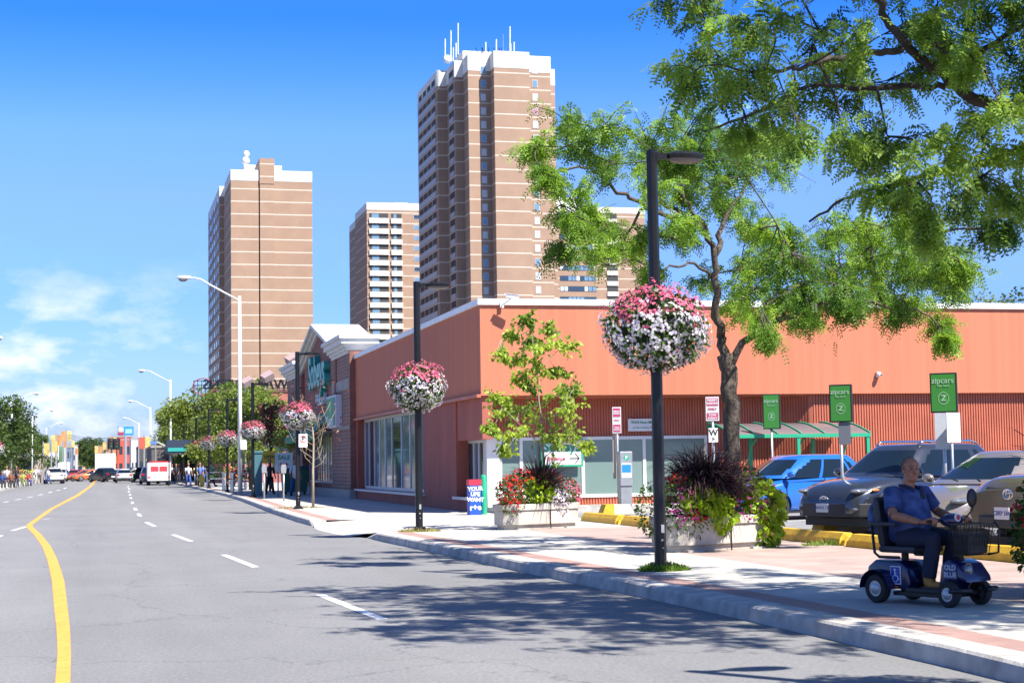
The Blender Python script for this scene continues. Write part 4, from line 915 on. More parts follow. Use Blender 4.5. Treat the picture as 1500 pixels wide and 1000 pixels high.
cl2 = [(785, 215, 20), (803, 262, 15), (832, 178, 32), (852, 218, 34), (885, 188, 34), (905, 240, 38), (940, 200, 38), (985, 190, 38), (990, 245, 42), (1040, 230, 44), (1045, 180, 30), (1052, 280, 40), (962, 285, 34), (1092, 258, 42), (1120, 205, 44), (1080, 200, 40), (1140, 250, 38),
 (842, 280, 26), (872, 312, 22), (838, 330, 24), (815, 372, 17), (855, 362, 24), (890, 340, 26), (922, 368, 20), (942, 345, 24), (1000, 330, 20), (1100, 425, 34), (1128, 380, 42), (1175, 355, 40), (1180, 412, 48), (1230, 380, 48), (1240, 428, 40), (1288, 362, 42), (1300, 405, 44), (1340, 352, 40), (1350, 402, 44), (1390, 372, 32), (1402, 418, 25), (1290, 440, 32), (1340, 448, 28), (1372, 478, 18), (1386, 500, 11), (1140, 445, 36), (955, 402, 12), (1330, 320, 25), (1265, 340, 35), (1210, 340, 30), (1410, 395, 22), (1130, 500, 12), (1200, 445, 28), (1120, 345, 26), (1160, 390, 38), (1210, 410, 38), (1270, 400, 42), (1320, 380, 42), (1370, 400, 38), (1110, 462, 22), (1160, 440, 32), (1060, 222, 34), (1010, 220, 38), (970, 242, 34), (1002, 282, 28), (1150, 212, 32), (1090, 225, 34), (1260, 345, 34), (1395, 400, 26), (1240, 455, 18), (1320, 462, 18)]
rd = random.Random(4)
cl2 = [(a, b_, c*1.2, Y2+rd.uniform(-3.2, 1.6)) for a, b_, c in cl2]
extra2 = [((9.9+rd.uniform(-2.6, 2.8), Y2+rd.uniform(-2.6, 2.8), rd.uniform(5.4, 7.2)), .5, 90) for _ in range(0)]
cl2 += [(1085, 385, 30, Y2+1.2), (1100, 330, 28, Y2+1.4), (1030, 420, 22, Y2+1.3), (1080, 450, 32, Y2+1.0), (1180, 470, 20, Y2+.8), (1000, 350, 26, Y2+1.2), (1070, 300, 34, Y2+.6)]
traced_tree('locust_tree', 'spreading honey locust growing from the shaded planter, trunk forking low', (at(1063, 770, Y2).x, Y2, .5), limbs2, cl2, M['locust'], M['bark'], 200, .17, 5, ls=.62, rr=4)
t_ = bpy.data.objects['locust_tree']
Y3 = 13.2
limbs3 = [([(10.0, 14.3, .5, 0), (9.95, 14.3, 1.8, 0), (9.8, 14.1, 3.0, 0), (9.5, 13.8, 3.9, 0)], .2, .16),
 ([(9.5, 13.8, 3.9, 0), (1600, 172, 13.6), (1500, 165, Y3), (1440, 152, Y3), (1400, 125, Y3-.1), (1355, 90, Y3-.2), (1320, 58, Y3-.3), (1295, 20, Y3-.3), (1272, -40, Y3-.5), (1230, -130, Y3-.7)], .11, .03)]
def L3(pts, r0, r1): limbs3.append((pts, r0, r1))
L3([(1322, 72, Y3-.3), (1280, 80, Y3-.3), (1220, 85, Y3-.5), (1170, 100, Y3-.6), (1110, 105, Y3-.7), (1050, 95, Y3-.8)], .05, .01)
L3([(1385, 128, Y3), (1330, 125, Y3+.1), (1250, 130, Y3+.2), (1200, 124, Y3+.3), (1160, 137, Y3+.4), (1110, 165, Y3+.5), (1060, 182, Y3+.6), (1030, 192, Y3+.7)], .045, .01)
L3([(1690, 230, 13.8), (1500, 222, Y3+.3), (1440, 240, Y3+.3), (1340, 262, Y3+.4), (1250, 286, Y3+.5), (1185, 325, Y3+.6)], .055, .012)
L3([(1400, 125, Y3), (1445, 72, Y3+.2), (1490, 42, Y3+.3), (1540, 0, Y3+.4), (1600, -80, Y3+.4)], .05, .015)
L3([(1640, 160, 13.7), (1700, 0, 13.2), (1720, -200, 12.8), (1690, -350, 12.4)], .1, .03); L3([(1700, 0, 13.2), (1560, -150, 12.2), (1450, -300, 11.2)], .07, .02); L3([(1700, -50, 13.2), (1850, -200, 12.0), (1900, -350, 10.8)], .07, .02)
cl3 = [(1020, 18, 40), (1042, 68, 48), (1012, 118, 32), (1080, 40, 52), (1100, 100, 46), (1062, 145, 40), (1140, 28, 52), (1160, 95, 46), (1200, 45, 46), (1192, 150, 46), (1240, 98, 40), (1122, 178, 30), (1180, 198, 28), (1230, 226, 26), (1250, 168, 40), (1282, 238, 34), (1300, 200, 44), (1300, 118, 46), (1322, 36, 46), (1352, 100, 38), (1372, 26, 46), (1382, 78, 44), (1412, 48, 46), (1442, 98, 42), (1460, 26, 46), (1482, 88, 40), (1342, 208, 46), (1372, 256, 42), (1320, 278, 30), (1402, 215, 40), (1432, 178, 40), (1442, 256, 46), (1402, 296, 34), (1352, 312, 28), (1432, 318, 24), (1482, 285, 38), (1482, 220, 40), (1472, 160, 32), (1255, 50, 40), (1290, 285, 28), (1500, 318, 28), (1360, 345, 14), (1460, 340, 12), (1080, 200, 22),
       (1520, 130, 45), (1540, 230, 45), (1560, 50, 50), (1600, 180, 50), (1620, 80, 50)]
cl3 = [(a, b_, c*1.12, Y3+rd.uniform(-1.1, 1.1)) for a, b_, c in cl3]
shade_ex3 = []  # out-of-view crown clumps added to cast shade on road and pavement
for _ in range(62):
    x_, y_, z_ = rd.uniform(5.6, 11.8), rd.uniform(8.6, 15.8), rd.uniform(5.9, 8.2); shade_ex3.append(((x_, y_, z_), rd.uniform(.35, .55), 95))
for _ in range(14):
    shade_ex3.append(((rd.uniform(9.0, 12.5), rd.uniform(8.6, 12.8), rd.uniform(4.2, 6)), rd.uniform(.35, .55), 110))
for _ in range(60):  # added overhead, above the view, to deepen the shade round the rider
    shade_ex3.append(((rd.uniform(6.6, 9.6), rd.uniform(11.2, 15.6), rd.uniform(6.5, 7.8)), rd.uniform(.45, .6), 115))
for _ in range(70):  # added along the sun ray to shade the rider
    tt_ = rd.uniform(4.6, 7.6); shade_ex3.append(((7.5+.34*tt_+rd.uniform(-1.1, 1.1), 14.1-.505*tt_+rd.uniform(-1.1, 1.1), .9+.793*tt_), .42, 130))
for _ in range(48):
    shade_ex3.append(((rd.uniform(7.2, 12.0), rd.uniform(8.4, 12.9), rd.uniform(5.0, 7.4)), rd.uniform(.4, .6), 120))
traced_tree('locust_tree', 'honey locust whose dark boughs hang in from the upper right corner', (10.0, 14.3, .5), limbs3, cl3, M['locust2'], M['barkdk'], 64, .16, 7, ls=.72, rr=8, twig_r=.007, wob=.02, extra=shade_ex3)
Ym = 33.55
limbs1 = [([(795, 735, Ym), (797, 680, Ym), (792, 620, Ym), (788, 560, Ym), (780, 500, Ym), (772, 462, Ym)], .035, .008),
 ([(795, 655, Ym), (770, 630, Ym-.2), (740, 600, Ym-.3)], .012, .006), ([(793, 625, Ym), (820, 600, Ym-.2), (840, 570, Ym-.2)], .012, .006), ([(797, 670, Ym), (825, 650, Ym-.3), (850, 655, Ym-.4)], .012, .006), ([(786, 545, Ym), (810, 520, Ym), (830, 505, Ym)], .01, .005)]
cl1 = [(770, 468, 13), (806, 482, 9), (747, 492, 9), (775, 503, 20), (735, 526, 9), (800, 505, 14), (790, 540, 21), (832, 506, 14), (765, 556, 13), (812, 580, 24), (760, 600, 27), (735, 602, 21), (716, 630, 15), (750, 638, 24), (790, 615, 30), (830, 600, 20), (838, 640, 20), (808, 645, 22), (862, 656, 8), (740, 662, 12), (775, 572, 18), (836, 573, 13), (820, 545, 12), (725, 580, 10), (760, 530, 10)]
cl1 = [(a, b_, c*1.15, Ym+rd.uniform(-.5, .5)) for a, b_, c in cl1]
traced_tree('maple_sapling', 'slender yellow green maple sapling in the clean concrete planter', (at(795, 735, Ym).x, Ym, .5), limbs1, cl1, M['maple'], mat('pale_bark', (.28, .22, .18), .9, var=.3), 190, .115, 1, leafkind='leaf', rr=5, twig_r=.004, wob=.01)
# bare young tree by the third lamp
bt = thing('bare_tree', 'almost bare pale young tree beside the lamp at the brick entrance', 'tree', (6.75, 54.5, 0))
b = MB(); pb = mat('bare_bark', (.36, .30, .22), .9, var=.2)
b.tube([(0, 0, 0), (0, 0, 1.2), (.03, 0, 2.2), (-.02, 0, 2.9)], [.05, .04, .03, .02], 7)
for k in range(16):
    z = 1.3+k*.11; a = R.uniform(-1.2, 1.2)+(pi if k % 2 else 0); l = R.uniform(.6, 1.5); e = (cos(a)*l*.7, sin(a)*l*.2, z+l*.75); b.tube([(0, 0, z), (cos(a)*l*.45, 0, z+l*.25), e], [.012, .008, .003], 5)
    b.tube([(cos(a)*l*.45, 0, z+l*.25), (cos(a)*l*.3, .2, z+l*.8)], [.009, .003], 4)
b.build('trunk', pb, bt, smooth=True)
n = 160; P = np.stack([rng.normal(-.1, .55, n), rng.normal(0, .4, n), rng.uniform(2.2, 4.2, n)], 1); quads_mesh('crown', leaf_quads(P, rdir(n), rng.uniform(.08, .16, n), .07*np.ones(n)), M['russet'], bt, rng.random(n))
# ------------------------------------------------------------------ generic street trees (dense crowns)
def bushy(name, label, loc, h, r, leafm, n=5200, leaf=.2, trunk=.14, low=.32, seed=0, group=None, cat='tree'):
    rs = random.Random(seed); t = thing(name, label, cat, loc, 0, group); b = MB()
    b.tube([(0, 0, 0), (rs.uniform(-.1, .1), 0, h*.25), (rs.uniform(-.2, .2), rs.uniform(-.2, .2), h*.5)], [trunk*1.25, trunk, trunk*.8], 8)
    V, sh = [], []; nc = 26
    for k in range(nc):
        u = rs.random(); z = h*(low+(1-low)*.92*rs.random()**.85); rz_ = r*sqrt(max(.08, 1-((z/h-.62)/.5)**2)); a = rs.uniform(0, 2*pi); d = rz_*sqrt(rs.random())*.85
        c = Vector((cos(a)*d, sin(a)*d, z)); b.tube([(0, 0, min(z*.7, h*.5)), (c.x*.5, c.y*.5, z*.85), c], [trunk*.4, trunk*.22, .015], 4)
        cr_ = r*rs.uniform(.22, .42); m_ = n//nc; D = rdir(m_); P = np.array(c)+D*np.array([cr_, cr_, cr_*.7])*rng.uniform(.35, 1.1, (m_, 1)); 
        V.append(leaf_quads(P, unit(D+rdir(m_)*.9), rng.uniform(.6, 1.3, m_)*leaf, rng.uniform(.4, .8, m_)*leaf, .35)); sh.append(np.clip(rng.normal(rs.uniform(.2, .8), .22, m_), 0, 1))
    b.build('trunk', M['barkdk'], t, smooth=True); quads_mesh('crown', np.concatenate(V), leafm, t, np.concatenate(sh)); return t
S1 = bushy('street_tree', 'bright green street tree behind the pale road light', (8.6, 99, 0), 5.9, 2.3, M['street'], 7000, .2, seed=1, group='street trees along the shops')
S2 = bushy('street_tree', 'tallest rounded street tree left of the pale road light', (10.2, 116, 0), 7.3, 3.4, M['street'], 9000, .26, seed=2, group='street trees along the shops')
for i, (x, y, s_, src, lab) in enumerate([(9.6, 128, 1.05, 1, 'dense street tree left of the tallest one'), (8.8, 141, 1.0, 0, 'street tree over the yellow hydrant'), (9.4, 156, 1.2, 1, 'street tree beyond the hydrant, domed'), (9.2, 176, 1.2, 0, 'lower street tree over the distant walkers'), (9.8, 196, 1.2, 1, 'distant street tree right of the white van'), (9.8, 222, 1.25, 1, 'farther street tree above the white van'), (10.2, 255, 1.2, 1, 'farthest street tree of the row'), (10.6, 88, .82, 0, 'small yellow green tree by the sale posters')]):
    c = copy_tree((S1, S2)[src]); c.location = (x, y, 0); c.scale = (s_, s_, s_*(.92+.05*(i % 3))); c.rotation_euler = (0, 0, i*1.1+.4); c['label'] = lab
bushy('russet_tree', 'small dark red leaved tree between the lamp and the brick entrance', (9.0, 92, 0), 4.9, 1.0, M['russet'], 900, .2, trunk=.06, low=.55, seed=5)
D1 = bushy('dark_tree', 'dark dense tree at the left edge across the road', (-10.2, 150, 0), 7.7, 4.0, M['darkleaf'], 11000, .3, seed=8, group='dark trees across the road')
for i, (x, y, s_, lab) in enumerate([(-10.2, 172, 1.0, 'second dark tree from the left edge across the road'), (-10.0, 200, .95, 'airy dark tree with boughs reaching over the stalls'), (-9.6, 245, .85, 'smaller dark tree across the road near the banners'), (-10.8, 128, .95, 'dark tree half out of the left edge')]):
    c = copy_tree(D1); c.location = (x, y, 0); c.scale = (s_,)*3; c.rotation_euler = (0, 0, 1+i*1.7); c['label'] = lab
B1 = bushy('roofline_tree', 'tall dark tree rising over the salmon parapet at the right edge', (at(1505, 440, 75).x+1.2, 75, 0), 10.7, 2.6, M['darkleaf'], 5000, .22, seed=12, low=.5)
bushy('roofline_tree', 'light green treetop just showing over the right parapet', (at(1430, 440, 78).x, 78, 0), 9.6, 3.2, M['street'], 5000, .2, seed=13, low=.5)
bushy('roofline_tree', 'low bright treetop peeking over the parapet left of the dark tree', (at(1470, 440, 80).x, 82, 0), 10.2, 2.6, M['street'], 4000, .2, seed=14, low=.5)
# ------------------------------------------------------------------ parking blocks, signs and street furniture
M['yellow'] = mat('yellow_paint', (.62, .36, .02), .65, var=.16, vscale=6, bump=.3, bscale=30)
M['block'] = mat('block_concrete', (.52, .47, .38), .8, var=.12)
def pblock(lab, x, y0, y1, x2):
    c = Vector(((x+x2)/2, (y0+y1)/2, 0)); L = hypot(x2-x, y1-y0)-.06; t = thing('parking_block', lab, 'parking block', c, -atan2(x2-x, y1-y0), 'yellow concrete parking blocks')
    b = MB(); b.prism([(-.14, 0), (.16, 0), (.15, .1), (.08, .2), (-.07, .2), (-.13, .1)], -L/2+.12, L/2-.12, 'y')
    for s in (-1, 1): b.prism([(-.12, 0), (.14, 0), (.12, .08), (.05, .15), (-.05, .15), (-.11, .08)], s*(L/2-.12), s*L/2, 'y')
    b.build('body', M['yellow'], t, bevel=.012); return t
pblock('yellow parking block nearest the clean planter', 11.05, 37.3, 34.5, 11.1); pblock('yellow parking block between the two planters', 11.1, 34.4, 31.6, 11.17)
pblock('yellow parking block behind the shaded planter, mostly hidden', 11.2, 31.5, 28.7, 11.3); pblock('yellow parking block at the foot of the blue car', 11.33, 28.6, 27.1, 11.4)
pblock('striped shadow yellow parking block in front of the dark grey car', 11.42, 27.0, 24.0, 11.5); pblock('yellow parking block behind the scooter seat', 11.45, 23.9, 21.1, 11.5); pblock('yellow parking block right of the scooter basket', 11.5, 20.8, 17.4, 11.75)
def post_base(name, lab, loc, rz=0, w=.9):
    t = thing(name, lab, 'concrete base', loc, rz); b = MB(); b.prism([(-w/2-.06, 0), (w/2+.06, 0), (w/2-.05, .26), (-w/2+.05, .26)], -.2, .2, 'y'); b.build('body', M['block'], t, bevel=.015)
    b = MB(); b.prism([(-w/2-.068, .0), (-w/2+.26, 0), (-w/2+.26, .268), (-w/2+.04, .268)], -.208, .208, 'y'); b.build('painted_end', M['yellow'], t); return t
SB = G(1231, 777); SB.z = 0
post_base('concrete_base', 'cream concrete base with ochre end under the middle green sign', (SB.x, SB.y, 0), .1)
MBp = G(908, 753); post_base('concrete_base', 'low cream concrete base at the foot of the pay machine', (MBp.x-.1, MBp.y, 0), 0, .75)
M['zgreen'] = mat('sign_leaf_green', (.045, .24, .035), .45); M['zpale'] = mat('sign_pale_green', (.35, .55, .35), .5); M['postbk'] = mat('sign_back_white', (.62, .64, .68), .5, var=.08)
def gsign(lab, base, scale_px, ytop, ybot, xl, xr, h_extra=None, rz=0., back=True):
    Y = base.y; tl = at(xl, ytop, Y); br = at(xr, ybot, Y); w = br.x-tl.x; z1, z0 = tl.z, br.z; cx = (tl.x+br.x)/2
    t = thing('car_share_sign', lab, 'sign', (cx, Y, 0), rz, 'green car share signs')
    b = MB(); b.box(-w/2, w/2, -.05, .05, z0, z1); b.build('case', M['blackpl'], t, bevel=.012)
    b = MB(); b.box(-w/2+.025, w/2-.03, -.056, -.051, z0+.025, z1-.03); b.build('panel', M['zgreen'], t)
    W_ = w; H_ = z1-z0; zc = (z0+z1)/2
    text('lettering', 'zipcars', W_*.30, M['zpale'], t, (-.01, -.06, z1-H_*.2), FRONT, ext=.002, bold=.001)
    text('lettering', 'live here', W_*.13, M['zpale'], t, (.0, -.06, z1-H_*.33), FRONT, ext=.002)
    b = MB(); n = 28; ro, ri = W_*.2, W_*.18
    for i in range(n):
        a0, a1 = 2*pi*i/n, 2*pi*(i+1)/n; b.quad((ro*cos(a0), -.06, zc-H_*.14+ro*1.2*sin(a0)), (ro*cos(a1), -.06, zc-H_*.14+ro*1.2*sin(a1)), (ri*cos(a1), -.06, zc-H_*.14+ri*1.2*sin(a1)), (ri*cos(a0), -.06, zc-H_*.14+ri*1.2*sin(a0)))
    b.build('ring_emblem', M['zpale'], t, fixn=False)
    text('lettering', 'Z', W_*.3, M['zpale'], t, (0, -.06, zc-H_*.14), FRONT, ext=.002, bold=.003)
    b = MB(); b.tube([(-.02, 0, 0), (-.02, 0, z0+.01)], .03, 8); b.build('post', M['galv'], t, smooth=True); return t, w, z0, z1, cx
g1 = G(1130, 742); g1, *_ = gsign('smallest green car share sign, in front of the shelter roof', G(1131, 746), 0, 577, 628, 1118, 1143, rz=-.62)
(g2, w2, a2, b2, c2) = gsign('middle green car share sign with narrow grey plate below', Vector((SB.x, SB.y, 0)), 0, 563, 618, 1216, 1248, rz=-.62)
b = MB(); b.box(-.06, .17, -.03, -.015, a2-.42, a2-.01); b.build('plate', mat('plate_dark', (.16, .17, .2), .6), g2)
g3b = G(1384, 780)
(g3, w3, a3, b3, c3) = gsign('largest green car share sign over two blank white plate backs', g3b, 0, 546, 604, 1364, 1401, rz=-.62)
b = MB(); dd = at(1371, 604, g3b.y).x-c3; b.box(dd, dd+.24, -.075, -.06, a3-.66, a3-.005); b.build('plate', M['postbk'], g3)
o = thing('blank_sign', 'white backed sign plate on its own post at the right of the big green sign', 'sign', (at(1398, 700, g3b.y-.3).x, g3b.y-.3, 0), .35)
b = MB(); b.box(-.16, .2, -.01, .005, at(0, 604, g3b.y).z-.05-.66+.03, a3-.01); b.build('plate', M['postbk'], o, bevel=.004)
b = MB(); b.tube([(0, .03, 0), (0, .03, 2.08)], .026, 8); b.build('post', M['galv'], o, smooth=True)
# red and white notice signs on posts
def notice(lab, base, xl, xr, yt, yb, rz=-.45, body=('NO', 'PARKING')):
    Y = base.y; tl, br = at(xl, yt, Y), at(xr, yb, Y); w = br.x-tl.x; z1, z0 = tl.z, br.z; t = thing('notice_sign', lab, 'sign', ((tl.x+br.x)/2, Y, 0), rz)
    b = MB(); b.box(-w/2, w/2, -.012, 0, z0, z1); b.build('panel', M['white'], t); H = z1-z0
    pk = mat('notice_red', (.45, .06, .14), .5); b = MB(); b.box(-w/2+.02, w/2-.02, -.016, -.0125, z1-H*.38, z1-.03); b.build('band', pk, t); b = MB(); b.box(-w/2+.02, w/2-.02, -.016, -.0125, z0+.03, z0+H*.33); b.build('band', pk, t)
    text('lettering', 'PERMIT\nPARKING', w*.24, M['inkwhite'], t, (0, -.018, z1-H*.21), FRONT, ext=.001, bold=.002)
    text('lettering', 'ONLY', w*.26, pk, t, (0, -.018, z0+H*.49), FRONT, ext=.001, bold=.002); text('lettering', 'TOW\nAWAY', w*.24, M['inkwhite'], t, (0, -.018, z0+H*.17), FRONT, ext=.001, bold=.002)
    b = MB(); b.tube([(0, .03, 0), (0, .03, z1-.02)], .032, 8); b.build('post', M['galv'], t, smooth=True); return t
nm = notice('narrow red and white notice sign in front of the pay machine', G(905, 748), 897, 910, 596, 634)
b = MB(); b.box(-.14, -.06, .06, .14, .9, 2.25); b.build('timber_post', mat('timber_grey', (.38, .33, .27), .9), nm)
notice('red and white notice sign half behind the locust trunk', G(1045, 762), 1034, 1053, 581, 616)
b = MB()
o = board('small_sign', 'small white hand lettered plate under the notice sign by the trunk', 'sign', at(1045, 637, G(1045, 762).y-.06), .22, .32, M['white'], [('W', .2, M['ink'], 0, .05, .006), ('>', .12, M['ink'], 0, -.09, .004)])
b.tube([(0, .05, -.2), (0, .05, .2)], .025, 6); b.build('post', M['galv'], o)
# pay machine
pm = thing('pay_machine', 'grey parking pay machine with green P and blue instructions', 'pay machine', (at(915, 740, G(908, 750).y+.8).x+.02, G(908, 750).y+.8, 0))
Yp = pm.location.y; zt = at(915, 661, Yp).z; b = MB(); b.box(-.16, .16, -.14, .14, 0, zt-.95); b.build('pedestal', M['grey'], pm, bevel=.01)
b = MB(); b.box(-.18, .18, -.17, .14, zt-.95, zt); b.build('cabinet', M['grey'], pm, bevel=.02)
b = MB(); n = 20; b.poly([(.0+.08*cos(2*pi*i/n), -.172, zt-.17+.08*sin(2*pi*i/n)) for i in range(n)]); b.build('badge', M['green'], pm, fixn=False); text('lettering', 'P', .13, M['inkwhite'], pm, (0, -.176, zt-.17), FRONT, ext=.001, bold=.003)
b = MB(); b.box(-.14, .14, -.174, -.171, zt-.72, zt-.32); b.build('panel', M['white'], pm); b = MB(); b.box(-.13, .13, -.178, -.1745, zt-.58, zt-.36); b.build('display', mat('blue_print', (.02, .2, .6), .4), pm)
# news box wrapped in posters and green bollard
nb = thing('poster_box', 'blue street box with red top and white scrawled writing', 'street box', (at(695, 748, 46.0).x, 44.9+.7, 0)); nb.location = (at(694.5, 740, 43.4).x, 43.4, 0)
b = MB(); b.box(-.16, .16, -.17, .17, 0, .93); b.build('body', mat('poster_blue', (.01, .07, .42), .5), nb, bevel=.01); b = MB(); b.box(-.168, .168, -.178, .178, .8, .95); b.build('top', mat('poster_red', (.5, .02, .05), .5), nb)
for tx, z, s in (('YOUR', .7, .15), ("LIFE", .56, .15), ('WANT', .41, .15), ('r+e', .2, .22)): text('lettering', tx, s, M['inkwhite'], nb, (0, -.176, z), (pi/2, R.uniform(-.1, .1), 0), ext=.001, bold=.006)
gp = thing('bollard', 'round green steel bollard beside the blue poster box', 'bollard', (at(708, 740, 43.6).x, 43.55, 0)); b = MB(); b.lathe([(.09, 0), (.09, 1.0), (.075, 1.05), (.03, 1.075)], 18); b.build('post', M['green'], gp, smooth='auto')
# hydrant
hy = thing('fire_hydrant', 'yellow fire hydrant by the kerb among distant walkers', 'fire hydrant', (6.75, 118, 0)); M['hyd'] = mat('hydrant_yellow', (.62, .42, .02), .5)
b = MB(); b.lathe([(.2, 0), (.2, .06), (.14, .07), (.13, .62), (.17, .64), (.17, .7), (.13, .78), (.05, .86), (.04, .92)], 14); b.build('barrel', M['hyd'], hy, smooth='auto')
b = MB(); b.lathe([(.07, -.24), (.07, .24)], 10, (0, 0, .5), 'x'); b.build('outlet', M['hyd'], hy, smooth='auto')
# parking meters, teal pillar, green kiosk box, posters
def meter(lab, x, y):
    t = thing('parking_meter', lab, 'parking meter', (x, y, 0), 0, 'parking meters by the kerb'); b = MB(); b.tube([(0, 0, 0), (0, 0, 1.1)], .035, 8); b.build('post', M['galv'], t, smooth=True)
    b = MB(); b.prism([(-.09, 1.1), (.09, 1.1), (.11, 1.3), (.08, 1.45), (-.08, 1.45), (-.11, 1.3)], -.06, .06, 'y'); b.build('head', M['galv'], t, bevel=.01); return t
meter('pale parking meter standing in sun, right of the teal pillar', 7.0, 66); meter('dark parking meter next to the teal pillar', 6.7, 71); meter('parking meter in shade left of the sale posters', 7.6, 74)
tp = thing('utility_pillar', 'tall teal utility pillar beside the fifth street lamp', 'utility pillar', (7.05, 78, 0)); b = MB(); b.box(-.2, .2, -.2, .2, 0, 2.0); b.box(-.24, .24, -.24, .24, 2.0, 2.12); b.build('body', mat('pillar_teal', (.05, .14, .17), .5), tp, bevel=.02)
gb = thing('rubbish_container', 'dark green wheeled container in the shade under the posters', 'container', (9.0, 80, 0)); b = MB(); b.prism([(-.55, .12), (.55, .12), (.62, 1.25), (-.62, 1.25)], -.5, .5, 'y'); b.build('body', mat('container_green', (.01, .10, .06), .5), gb, bevel=.02)
b = MB(); b.prism([(-.66, 1.25), (.66, 1.25), (.6, 1.38), (-.6, 1.38)], -.55, .55, 'y'); b.build('lid', mat('container_blue', (.01, .05, .12), .5), gb)
b = MB(); b.lathe([(.1, -.05), (.1, .05)], 10, (-.45, -.3, .1), 'x'); b.lathe([(.1, -.05), (.1, .05)], 10, (.45, -.3, .1), 'x'); b.build('wheel', M['blackpl'], gb)
board('sale_poster', 'large white poster with green print above the green container', 'poster', at(416, 674, 79.2), .85, .75, M['white'], [('SALE', .28, M['inkgreen'], 0, .14, .008), ('fresh', .2, M['inkred'], 0, -.18, .006)])
board('sale_poster', 'small yellow poster beside the white sale poster', 'poster', at(395, 669, 84), .8, .62, mat('poster_yellow', (.6, .4, .03), .6), [('OPEN', .22, M['ink'], 0, 0, .006)])
pp = board('parking_plate', 'small white plate with red ring hanging under the flower ball at the entrance', 'sign', at(444, 645, 53.2), .28, .42, M['white'], [('P', .2, M['ink'], 0, .05, .004)])
b = MB(); n = 20
for i in range(n):
    a0, a1 = 2*pi*i/n, 2*pi*(i+1)/n; b.quad((.11*cos(a0), -.012, .05+.11*sin(a0)), (.11*cos(a1), -.012, .05+.11*sin(a1)), (.09*cos(a1), -.012, .05+.09*sin(a1)), (.09*cos(a0), -.012, .05+.09*sin(a0)))
b.build('ring', M['inkred'], pp, fixn=False); b = MB(); b.box(-.3, -.12, .01, .02, .1, .13); b.build('bracket', M['black'], pp)
board('parking_plate', 'small blank white plate fixed to the pale road light', 'sign', at(357, 651, 87.0), .32, .5, M['white'], [])
# floodlights standing above the entrance roof side
for i, (px, py, Y, zb) in enumerate(((436, 522, 93, 0), (400, 548, 100, 0), (370, 556, 106, 0))):
    p = at(px, py, Y); t = thing('floodlight', ['largest floodlight on a thin mast left of the gable', 'middle faint floodlight on a thin mast', 'leftmost faint floodlight behind the lamp arm'][i], 'floodlight', (at(px-11, py, Y).x, Y, 0), 0, 'floodlights on thin masts')
    zt = p.z; b = MB(); b.tube([(0, 0, 0), (0, 0, zt-.5)], [.06, .04], 6); b.build('mast', M['galv'], t); b = MB(); b.cbox(.1, -.1, zt-.15, .7, .5, .42, .3, .5, -.5); b.build('head', mat('flood_pink', (.3, .22, .22), .5), t, bevel=.02)
# rooftop letter frame seen from behind, on the red brick block past the store
rb_ = thing('brick_block', 'low red brick block behind the trees left of the grocery store', 'building'); Yb = 150
x0, x1 = at(318, 600, Yb).x, at(440, 600, Yb).x; zt = at(400, 574, Yb).z
b = MB(); b.box(x0, x1+10, Yb, Yb+25, -.2, zt); b.build('wall', brickmat('block_brick', (.42, .14, .10), (.36, .11, .08), (.3, .15, .12), 2, w=.9, h=.3, rot=(pi/2, 0, 0)), rb_)
b = MB(); b.box(x0-.1, x1+10, Yb-.1, Yb+25, zt, zt+.25); b.build('coping', mat('coping_dark', (.12, .06, .05), .8), rb_)
for k in range(6): 
    b = MB(); xx = x0+1.2+k*1.5; b.box(xx, xx+.9, Yb-.03, Yb-.005, 1, 2.4); b.build('window', M['glass'], rb_)
fr = thing('rooftop_sign', 'black steel rooftop letter frame seen from behind, letters reversed', 'rooftop sign', (0, 0, 0)); Yf = 151
b = MB(); xa, xb_ = at(284, 560, Yf).x, at(432, 560, Yf).x; z0, z1 = at(350, 574, Yf).z+.25, at(350, 559, Yf).z+.1
n = 26
for k in range(n+1): x = xa+(xb_-xa)*k/n; b.box(x-.03, x+.03, Yf, Yf+.06, (z0 if x > x0 else 3.5), z1+.05)
for z in (z0+.1, (z0+z1)/2, z1): b.box(xa, xb_, Yf+.06, Yf+.11, z-.03, z+.03)
b.build('frame', M['black'], fr)
text('lettering', 'PARKWAY GREENS', 1.25, M['black'], fr, ((xa+xb_)/2+1.6, Yf-.05, (z0+z1)/2), FRONT, ext=.05, bold=.03, mirror=True)
b = MB(); b.tube([(at(298, 566, Yf).x+.95*cos(a), Yf-.05, at(298, 566, Yf).z+.75*sin(a)) for a in [2*pi*i/20 for i in range(21)]], .05, 5); b.build('ring', mat('ring_red', (.25, .04, .05), .6), fr)
